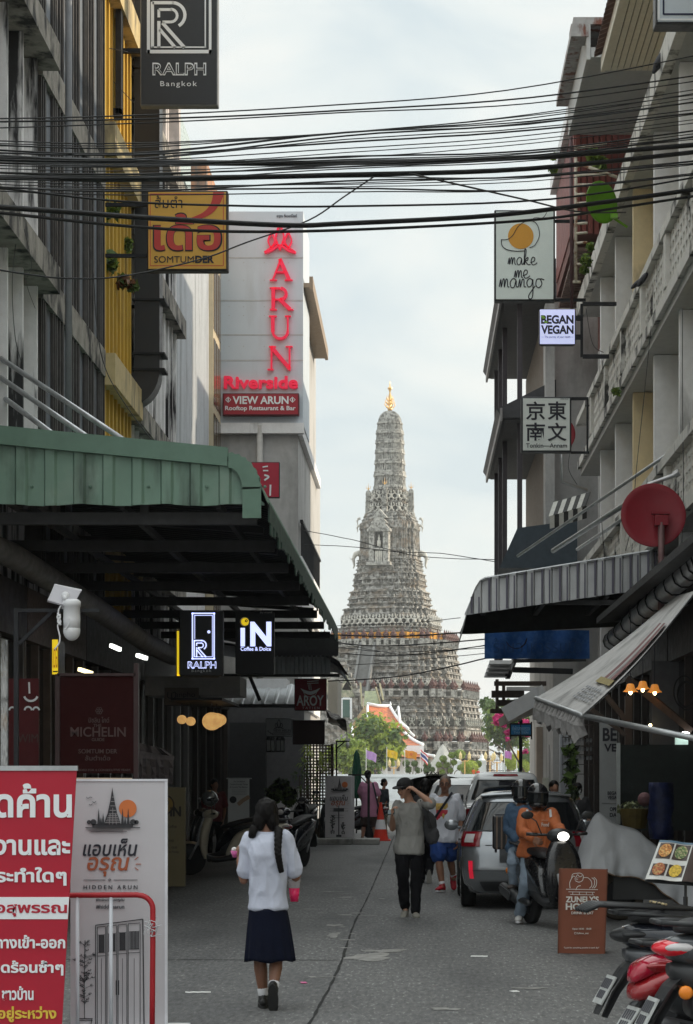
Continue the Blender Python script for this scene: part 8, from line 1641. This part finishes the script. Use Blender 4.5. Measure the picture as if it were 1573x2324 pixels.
lofty([(-.50, .56, .04, .02), (-.46, .58, .115, .055), (-.30, .63, .15, .09), (-.05, .64, .16, .11), (.3, .60, .15, .10)]).build('rear_cowl', DRD, t, True)
lofty([(-.50, .645, .04, .02), (-.47, .675, .085, .05), (-.38, .715, .10, .05), (-.28, .745, .08, .03)]).build('tail_light', M('lamp_crimson', (.36, .008, .03), .1, var=.05, coat=.7), t, True); b = MB(); b.ell((.135, -.20, .69), (.03, .10, .022), 14, 8); b.build('indicator_lens', LCLR, t, True)
scooter('graphite grey motorbike with a red and clear tail lamp, nearest at the lower right', (1.63, 10.5), R(-80), DGR, .86, lens=LCLR, tailm=M('lamp_bright_red', (.62, .01, .025), .12, var=.05, coat=.6, emit=.05), group='motorbikes parked at the lower right', accent=M('stripe_red', (.4, .02, .02), .3))
g = 'motorbikes parked along the left'
t = scooter('cream scooter with a red side stripe, left of the schoolgirl', (-2.62, 36.2), R(90), CRM, .82, group=g, accent=M('stripe_dkred', (.22, .02, .025), .35))
scooter('black motorbike parked behind the cream scooter on the left', (-2.95, 37.6), R(80), DBK, .84, group=g); scooter('black motorbike with a chrome mirror just right of the schoolgirl head', (-2.15, 39.5), R(160), DBK, .82, group=g)
scooter('black scooter on the kerb under the palm, left of the far white banner', (-2.75, 54.4), R(170), DBK, .80, group=g); scooter('black scooter right behind the far white banner', (-2.25, 55.2), R(178), DGR, .80, group=g); scooter('black motorbike beside the traffic cone near the man in pink', (-1.25, 56.8), R(100), DBK, .80, group=g)
h = thing('helmet', 'shiny silver grey motorcycle helmet resting on the handlebar of the cream scooter', 'helmet', tuple(P(476, 1812, 36))); c = P(476, 1812, 36); b = MB(); b.ell(c, (.135, .15, .14), 20, 14); b.build('helmet_shell', M('helmet_silver', (.30, .32, .33), .15, .6, coat=.6), h, True); b = MB(); b.ell(c+Vector((.03, -.03, -.02)), (.125, .14, .05), 18, 10); b.build('visor', GLASSDK, h, True)
# covered motorbike
t = thing('covered_motorbike', 'motorbike under a grey white fabric cover in front of the right shop', 'motorbike', (2.6, 25, 0)); Zc = 25.0; b = MB(); rows = []; rr = random.Random(4)
st = spline([Vector((1.90, .80, .56)), Vector((1.97, 1.0, .58)), Vector((2.13, 1.27, .60)), Vector((2.30, 1.16, .54)), Vector((2.60, 1.05, .50)), Vector((2.78, .90, .42)), Vector((2.95, .80, .28)), Vector((3.25, .78, .12)), Vector((3.7, .74, .10))], 6)
for i, s in enumerate(st):
    row = []
    for j in range(25):
        a = -1+2*j/24; sg = 1 if a > 0 else -1; f = abs(a); wd = .34 if s.x < 2.3 else .27; fold = .085*max(0, 1-3.2*abs(noise.noise(Vector((s.x*4.5+f*.8, f*.9, sg*1.3)))))+.02*max(0, 1-3*abs(noise.noise(Vector((s.x*11, f*3, sg)))))
        row.append(Vector((s.x+.01*math.sin(f*5), Zc+sg*(wd*(f**.9)*(1+.12*f))+fold*f, s.y-(s.y-s.z)*f**1.05+.006*math.sin(i*.9+j))))
    rows.append(row)
b.loft(rows, closed=False); e0 = [Vector((p.x-.02, Zc+(p.y-Zc)*.6, p.z*.92)) for p in rows[0]]; b.loft([e0, rows[0]], closed=False)
COV = M('cover_grey', (.42, .43, .45), .55, var=.08, scale=3, bump=.25, bscale=12); o = b.build('fabric_cover', COV, t, True); so_ = o.modifiers.new('s', 'SOLIDIFY'); so_.thickness = .006
b = MB(); b.tube([rows[i][0]+Vector((0, -.004, .004)) for i in range(len(rows))], .008, 5); b.build('cover_hem', M('hem_rust', (.16, .10, .06), .8), t)
for x, m in ((2.38, RUBBER), (3.5, RUBBER)):
    b = MB(); b.lathe([(.19, -.05), (.27, -.05), (.29, 0), (.27, .05), (.19, .05)], (x, Zc-.05, .29), 28, Matrix.Rotation(R(90), 3, 'X'), cap=False); ty = b.build('tyre', M('tyre_dusty', (.06, .05, .04), .85), t, True); b = MB(); b.lathe([(.20, -.04), (.18, .0), (.03, .01)], (x, Zc-.05, .29), 20, Matrix.Rotation(R(90), 3, 'X')); b.build('rim', DKMETAL, ty)
b = MB(); b.box(2.3, 3.5, Zc-.12, Zc+.12, .25, .55); b.build('underbody', BKPL, t)
# ================================================================ boards and banners in the foreground
def banner_art(t, ox, oy, s, Zf, big=True):
    """temple sketch, orange sun and lettering of the Hidden Arun banner; ox,oy = top left in the picture, s = picture px per banner unit"""
    def q(L_): return [([(ox+x*s, oy+y*s) for x, y in pts], w_*s) for pts, w_ in L_]
    b = MB(); b.disc(ox+118*s, oy+62*s, 20*s, Zf, .003, 32); b.build('sun_print', M('print_orange', (.60, .17, .05), .7, var=.05), t)
    sk = M('sketch_ink', (.045, .045, .05), .8); b = MB(); 
    sil = [(64, 98), (68, 84), (72, 74), (75, 60), (78, 46), (80, 34), (82, 22), (83, 14), (84, 22), (86, 34), (88, 46), (91, 60), (94, 74), (98, 84), (102, 98)]
    b.prism([P(ox+x*s, oy+y*s, Zf-.004) for x, y in sil], (0, .004, 0))
    for x, h in ((52, 36), (62, 26), (106, 36), (119, 36), (57, 16), (112, 16)): b.prism([P(ox+(x-3.2)*s, oy+98*s, Zf-.004), P(ox+x*s, oy+(98-h)*s, Zf-.004), P(ox+(x+3.2)*s, oy+98*s, Zf-.004)], (0, .004, 0))
    b.box(PX(ox+38*s, Zf), PX(ox+130*s, Zf), Zf-.004, Zf, PZ(oy+104*s, Zf), PZ(oy+97*s, Zf))
    for x, r_ in ((40, 7), (30, 5), (130, 7), (138, 5)): b.disc(ox+x*s, oy+93*s, r_*s, Zf-.004, .004, 10)
    b.build('temple_sketch', sk, t)
    strokes(t, 'temple_lines', M('sketch_pale', (.40, .38, .39), .8), Zf-.008, q([([(84-w_, y), (84+w_, y)], 1.1) for y, w_ in ((90, 15), (82, 12), (74, 9), (66, 7), (56, 5.5), (46, 4), (36, 2.6), (94, 17), (86, 13), (78, 10))]+[([(84, 60), (84, 98)], .8), ([(78, 74), (76, 98)], .8), ([(90, 74), (92, 98)], .8)]))
    strokes(t, 'water_lines', sk, Zf-.004, q([([(24+i*5, 108+(i % 3)*3), (44+i*9, 108+(i % 3)*3)], 1) for i in range(10)]+[([(22, 105), (146, 105)], 1.6), (spline([(24, 36), (28, 39), (32, 36), (37, 37)], 4), 1), (spline([(38, 46), (42, 49), (46, 45)], 4), 1), (spline([(30, 52), (34, 54), (38, 51)], 4), 1)]))
    def tx(st, x0, y0, x1, y1, m, bold=0, shear=0, sp=1): txt(t, st, ox+x0*s, oy+y0*s, ox+x1*s, oy+y1*s, Zf, m, bold=bold, shear=shear, spacing=sp)
    BR = M('print_rust', (.36, .095, .04), .7); tx('แอบเห็น', 16, 130, 140, 170, INK, .015, .2); tx('อรุณ', 26, 172, 122, 216, BR, .015, .2)
    strokes(t, 'ray_marks', BR, Zf, q([([(134, 178), (142, 172)], 1.6), ([(136, 188), (148, 188)], 1.6), ([(134, 196), (142, 202)], 1.6)])); strokes(t, 'rule', INK, Zf, q([([(18, 224), (68, 224)], 1), ([(86, 224), (140, 224)], 1), ([(74, 224), (77, 221), (80, 224), (77, 227), (74, 224)], 1)]))
    tx('HIDDEN ARUN', 18, 236, 140, 245, INK, 0, 0, 1.5); tx('#แอบเห็นอรุณ', 46, 264, 110, 274, INK); tx('#hiddenarun', 46, 280, 110, 290, INK)
def sketch_plant(t, x, y0, y1, w_, Zf, seed, pot=True):
    rr = random.Random(seed); b = MB(); sk = M('sketch_ink', (.045, .045, .05), .8); L_ = [([(x, y1), (x-1, (y0+y1)/2), (x+1, y0)], 1.4)]
    for i in range(46):
        f = rr.random(); yy = y0+(y1-y0)*.80*f; sp_ = w_*(.25+.75*math.sin(math.pi*min(1, f*.9+.12))); xx = x+rr.uniform(-1, 1)*sp_; a = rr.uniform(0, 3.1); r_ = w_*.13
        L_.append((arc(xx, yy, r_, math.degrees(a), math.degrees(a)+260, 8, r_*.6), 1.0)); L_.append(([(xx, yy), (x, yy+w_*.3)], .7))
    if pot: L_ += [([(x-w_*.7, y1), (x+w_*.7, y1)], 2), ([(x-w_*.65, y1), (x-w_*.45, y1+w_*1.1)], 1.6), ([(x+w_*.65, y1), (x+w_*.45, y1+w_*1.1)], 1.6), ([(x-w_*.7, y1+4), (x+w_*.7, y1+4)], 1.2)]
    strokes(t, 'plant_sketch', sk, Zf, L_)
BANW = M('banner_lilac_white', (.52, .50, .52), .55, var=.03)
Z = 14.2; t = thing('white_banner', 'large white standing banner with a temple sketch and orange sun, front left', 'banner', (PX(270, Z), Z, 0)); b = MB(); b.rect(160, 1772, 374, 2338, Z, .012); b.build('sheet', BANW, t)
b = MB(); b.rect(160, 1768, 380, 1773, Z-.008, .03); b.rect(374, 1773.2, 380, 2338, Z-.006, .028); b.rect(160, 2338, 382, 2346, Z-.1, .22); b.build('frame', M('frame_white', (.66, .66, .70), .4), t); b = MB(); b.box(PX(362, Z), PX(425, Z), Z-.05, Z+.20, 0, .03); b.box(PX(355, Z), PX(400, Z), Z-.12, Z-.055, 0, .02); b.build('foot', WPLA, t)
b = MB(); b.tube([P(170, 1767, Z), P(300, 1767.5, Z)], .006, 6); b.build('top_tape', M('tape_tan', (.4, .3, .22), .7), t); Zf = Z-.008
banner_art(t, 172, 1773, 1.0, Zf); sketch_plant(t, 192, 2134, 2312, 26, Zf, 3)
sk = M('sketch_ink', (.045, .045, .05), .8); L_ = []
for k, (xa, xb) in enumerate(((221, 240), (243, 265), (268, 288), (291, 318))):
    dy = -2.5*k; L_ += [([(xa, 2104+dy), (xa, 2338)], 1.2), ([(xb, 2104+dy), (xb, 2338)], 1.2), ([(xa, 2104+dy), (xb, 2102+dy)], 1.2), ([(xa+2, 2122+dy), (xb-2, 2121+dy)], 1), ([(xa+2, 2162+dy), (xb-2, 2161+dy)], 1), ([(xa+1, 2170+dy), (xb-1, 2169+dy)], 1), ([((xa+xb)/2, 2175), ((xa+xb)/2, 2338)], .7)]
    for j in range(7): xx = xa+4+(xb-xa-8)*j/6; L_.append(([(xx, 2122+dy), (xx, 2162+dy)], 1.8))
L_ += [([(217, 2100), (217, 2338)], 1.6), ([(217, 2100), (324, 2086)], 2), ([(324, 2086), (327, 2338)], 2.4), ([(264, 2225), (264, 2258)], 2.4), ([(269, 2225), (269, 2258)], 2.4)]
strokes(t, 'door_sketch', sk, Zf, L_)
Z = 53.4; t = thing('white_banner', 'far white standing banner with a temple sketch and a signpost drawing, on the kerb block', 'banner', (PX(770, Z), Z, .14)); b = MB(); b.rect(738, 1761, 798, 1905, Z, .03); b.rect(798.2, 1761, 804, 1905, Z+.01, .2); b.build('sheet', BANW, t); banner_art(t, 743, 1760, .335, Z-.01)
strokes(t, 'signpost_sketch', sk, Z-.01, [([(769, 1842), (769, 1895)], 2.4), ([(757, 1838), (781, 1838)], 8), ([(769, 1828), (769, 1840)], 2), ([(763, 1897), (775, 1897)], 5)]); sketch_plant(t, 755, 1850, 1886, 6, Z-.01, 5); sketch_plant(t, 779, 1866, 1888, 5, Z-.01, 6)
# red notice banner
Z = 13.6; t = thing('red_banner', 'large red standing banner with white lettering at the left edge', 'banner', (PX(60, Z), Z, 0)); RB = M('banner_red', (.42, .010, .030), .5, var=.04)
def slx(y): return 174-(y-1748)*.058          # its right edge leans
b = MB(); b.prism([P(-290, 1748, Z), P(slx(1748), 1748, Z), P(slx(2380), 2380, Z), P(-290, 2380, Z)], (0, .012, 0)); b.build('sheet', RB, t); b = MB(); b.rect(-292, 1738, 176, 1749, Z-.01, .03); b.build('top_rail', GALV, t)
b = MB(); b.prism([P(-289, 2036, Z-.004), P(slx(2036)-.5, 2036, Z-.004), P(slx(2086)-.5, 2086, Z-.004), P(-289, 2086, Z-.004)], (0, .004, 0)); b.build('white_stripe', LET, t); Zf = Z-.008
YT = M('text_yellow', (.72, .50, .06), .6)
for s_, x0, y0, x1, y1, m, bo in (('คัดค้าน', -62, 1778, 163, 1856, LET, .03), ('การจัดงานและ', -165, 1892, 159, 1941, LET, .03), ('หรือการกระทำใดๆ', -190, 1968, 151, 2010, LET, .03), ('บริเวณท่าเรือสุพรรณ', -215, 2044, 152, 2080, RB, .025), ('กีดขวางการสัญจรทางเข้า-ออก', -250, 2122, 148, 2158, LET, .03), ('สร้างความเดือดร้อนซ้ำๆ', -210, 2180, 144, 2214, LET, .03), ('ชาวบ้าน', 4, 2238, 76, 2270, LET, .03), ('พื้นที่นี้อยู่ระหว่าง', -90, 2284, 128, 2320, YT, .03)): txt(t, s_, x0, y0, x1, y1, Zf, m, bold=bo)
b = MB(); b.box(PX(-280, Z), PX(170, Z), Z-.1, Z+.12, 0, .05); b.build('base', GALV, t)
# red and white barrier
Z = 14.0; t = thing('crowd_barrier', 'red and white tubular barrier in front of the white temple banner', 'barrier', (PX(255, Z), Z, 0)); b = MB(); pts = [(-60, 2032), (150, 2032), (312, 2031)]+arc(315, 2064, 32, 88, 2, 7)+[(347, 2140), (346, 2260), (345, 2390)]
b.tube([P(x, y, Z) for x, y in pts], .0185, 12); b.build('frame', M('barrier_red', (.38, .015, .022), .4, var=.1), t, True); b = MB()
for x in (176, 252, 100, 30): b.tube([P(x, 2036, Z), P(x, 2390, Z)], .0125, 10)
b.build('upright', M('barrier_white', (.62, .65, .70), .4, var=.06), t, True); b = MB(); rr = random.Random(9)
for i in range(26): a = P(345, 2098, Z)+Vector((rr.gauss(0, .016), rr.gauss(0, .016)-.012, rr.gauss(0, .028))); b.tube([a, a+Vector((rr.gauss(0, .016), rr.gauss(0, .012), rr.gauss(0, .02))), a+Vector((rr.gauss(0, .022), 0, rr.gauss(-.015, .025)))], .0035, 4)
b.build('plastic_wrap', M('plastic_wrap', (.6, .62, .64), .2, alpha=.6), t)
# brown A-board
Z = 20.3; t = thing('brown_board', 'brown standing board with a white line drawn cat, right of the road', 'sign board', (PX(1320, Z), Z, 0)); BRN = M('board_brown', (.20, .062, .033), .6, var=.08, scale=3); b = MB(); b.prism([P(1270, 1971, Z), P(1378, 1973, Z), P(1372, 2166, Z), P(1267, 2163, Z)], (0, .03, 0)); b.build('panel', BRN, t); b = MB(); b.slab([P(1275, 1975, Z+.08), P(1371, 1977, Z+.08), P(1372, 2158, Z+.42), P(1272, 2156, Z+.42)], .02); b.build('rear_panel', BRN, t); b = MB()
for x0, x1 in ((1270, 1267), (1378, 1372)): b.bar(P(x0, 1972, Z-.004), P(x1, 2164, Z-.004), .012)
b.build('edge', M('board_edge', (.13, .04, .02), .6), t); Zf = Z-.012; WL = M('line_white', (.68, .66, .62), .7)
strokes(t, 'cat_drawing', WL, Zf, [(spline([(1294, 2016), (1293, 2004), (1297, 1994), (1300, 1984), (1309, 1982), (1318, 1982), (1324, 1988), (1322, 1998), (1314, 2002), (1306, 1999)], 4), 1.3), (spline([(1298, 1993), (1302, 1988), (1307, 1991), (1311, 1985), (1316, 1990), (1322, 1987)], 4), 1.2), (spline([(1324, 1992), (1334, 1992), (1342, 2000), (1343, 2010), (1338, 2016)], 4), 1.3), (spline([(1343, 1992), (1349, 1997), (1349, 2008), (1344, 2016)], 4), 1.3), (spline([(1348, 1991), (1354, 1998), (1353, 2010), (1348, 2016)], 4), 1.3), (spline([(1307, 2020), (1311, 2012), (1318, 2010)], 4), 1.3), ([(1285, 2018), (1357, 2019)], 1.2), ([(1290, 2024), (1350, 2025)], 1), ([(1294, 2030), (1348, 2031)], 1), ([(1300, 2024), (1300, 2030)], 1), ([(1315, 2024), (1315, 2030)], 1), ([(1331, 2024), (1331, 2030)], 1), ([(1345, 2025), (1345, 2030)], 1), ([(1304, 1994), (1313, 1992)], .8), ([(1304, 1997), (1312, 1996)], .8)])
for s_, *q, bo in (("ZUNELY'S", 1284, 2034, 1359, 2048, .03), ('HOUSE', 1284, 2050, 1356, 2065, .035), ('DRINK & EAT', 1297, 2069, 1347, 2075, .01), ('Open 10:30 - 18:00', 1299, 2106, 1342, 2111, .01), ('fyllow_cat', 1310, 2116, 1336, 2121, .01), ('"Look for something positive in each day"', 1280, 2149, 1360, 2153.5, .005)): txt(t, s_, *q, Zf, WL, bold=bo)
strokes(t, 'icon', WL, Zf, [([(1304, 2116), (1308, 2116), (1308, 2120), (1304, 2120), (1304, 2116)], .8)])
# menu stand
Z = 18.0; t = thing('menu_stand', 'open picture menu on a black music style stand at the right edge', 'menu stand', (PX(1555, Z), Z, 0)); b = MB(); q = [P(1464, 1996, Z-.1), P(1640, 2010, Z-.1), P(1660, 1925, Z+.16), P(1497, 1908, Z+.16)]
b.slab([q[0]+Vector((0, .01, -.012)), q[1]+Vector((0, .01, -.012)), q[2]+Vector((0, .01, -.012)), q[3]+Vector((0, .01, -.012))], .02); b.tube([P(1556, 2003, Z), P(1556, 2195, Z)], .012, 8); b.tube([P(1556, 2035, Z), P(1556, 2085, Z)], .02, 8)
for a in (0, 2.1, 4.2): c = P(1556, 2180, Z); c.z = .25; b.tube([c, Vector((c.x+.25*math.cos(a), c.y+.25*math.sin(a), .01))], .009, 6)
b.build('stand', BKPL, t); c_ = q
def mp_(u, v, o=.006): p = q[0].lerp(q[1], u).lerp(q[3].lerp(q[2], u), v); n_ = (q[1]-q[0]).cross(q[3]-q[0]).normalized(); return p+n_*(o if n_.y < 0 else -o)
def page(u0, u1, v0, v1, m, nm, o, n=6): b = MB(); b.loft([[mp_(u0+(u1-u0)*i/n, v0+(v1-v0)*j/3, o+.012*math.sin((u0+(u1-u0)*i/n)*9)**2) for i in range(n+1)] for j in range(4)], closed=False); return b.build(nm, m, t, True)
page(.0, .47, .0, 1.0, M('menu_paper', (.62, .62, .60), .35), 'left_page', .006); page(.475, .97, .0, 1.0, M('menu_dark', (.07, .05, .045), .35), 'right_page', .008)
MD = M('menu_dark', (.07, .05, .045), .35)
for u0, u1, v0, v1 in ((.03, .22, .53, .93), (.245, .45, .53, .93), (.03, .22, .10, .40), (.245, .45, .10, .40)): page(u0, u1, v0, v1, MD, 'photo_panel', .009, 4)
page(.0, .47, .95, 1.0, M('menu_blue', (.12, .2, .28), .4), 'header_strip', .010)
FD = [M('food_orange', (.50, .20, .06), .6, var=.6, scale=60, col2=(.62, .40, .15), cscale=45), M('food_green', (.10, .17, .06), .6, var=.6, scale=60, col2=(.4, .35, .2), cscale=45), M('food_red', (.36, .10, .05), .6, var=.6, scale=60, col2=(.5, .3, .12), cscale=45), M('food_yellow', (.62, .42, .06), .6, var=.5, scale=60)]
for k, (u, v, r_) in enumerate(((.125, .73, .085), (.345, .73, .085), (.125, .25, .08), (.345, .25, .08), (.66, .60, .15))):
    b = MB(); n_ = 24; pts = [mp_(u+r_*math.cos(6.283*i/n_), v+r_*2.0*math.sin(6.283*i/n_), .016+.012*math.sin(u*9)**2) for i in range(n_)]; b.add(pts, [tuple(range(n_))]); b.build('food_picture', FD[k % 4], t)
# yellow banner of the coffee shop
Z = 32.0; t = thing('yellow_banner', 'dull yellow standing banner with a round badge, behind the white temple banner', 'banner', (PX(396, Z), Z, 0)); b = MB(); b.rect(350, 1787, 420, 2012, Z, .15); b.build('sheet', M('banner_khaki', (.20, .165, .085), .6, var=.06), t); b = MB(); b.disc(373, 1826, 23, Z-.006, .004, 28); b.build('badge_rim', M('badge_brown', (.035, .02, .012), .6), t); b = MB(); b.disc(373, 1826, 19.5, Z-.012, .004, 28); b.build('badge', M('badge_ochre', (.24, .15, .03), .6), t)
DT = M('text_dark', (.03, .025, .02), .6); strokes(t, 'flower_mark', DT, Z-.018, [(arc(378, 1822, 4, 0, 360, 8), 3)]); txt(t, 'iN', 386, 1830, 411, 1853, Z-.012, DT, bold=.04)
for s_, *q in (('Coffee', 380, 1872, 401, 1879), ('Drink', 380, 1904, 395, 1911), ('10:00 - 18:00', 370, 1921, 402, 1926), ('Closed On Monday', 366, 1931, 406, 1937)): txt(t, s_, *q, Z-.012, DT)
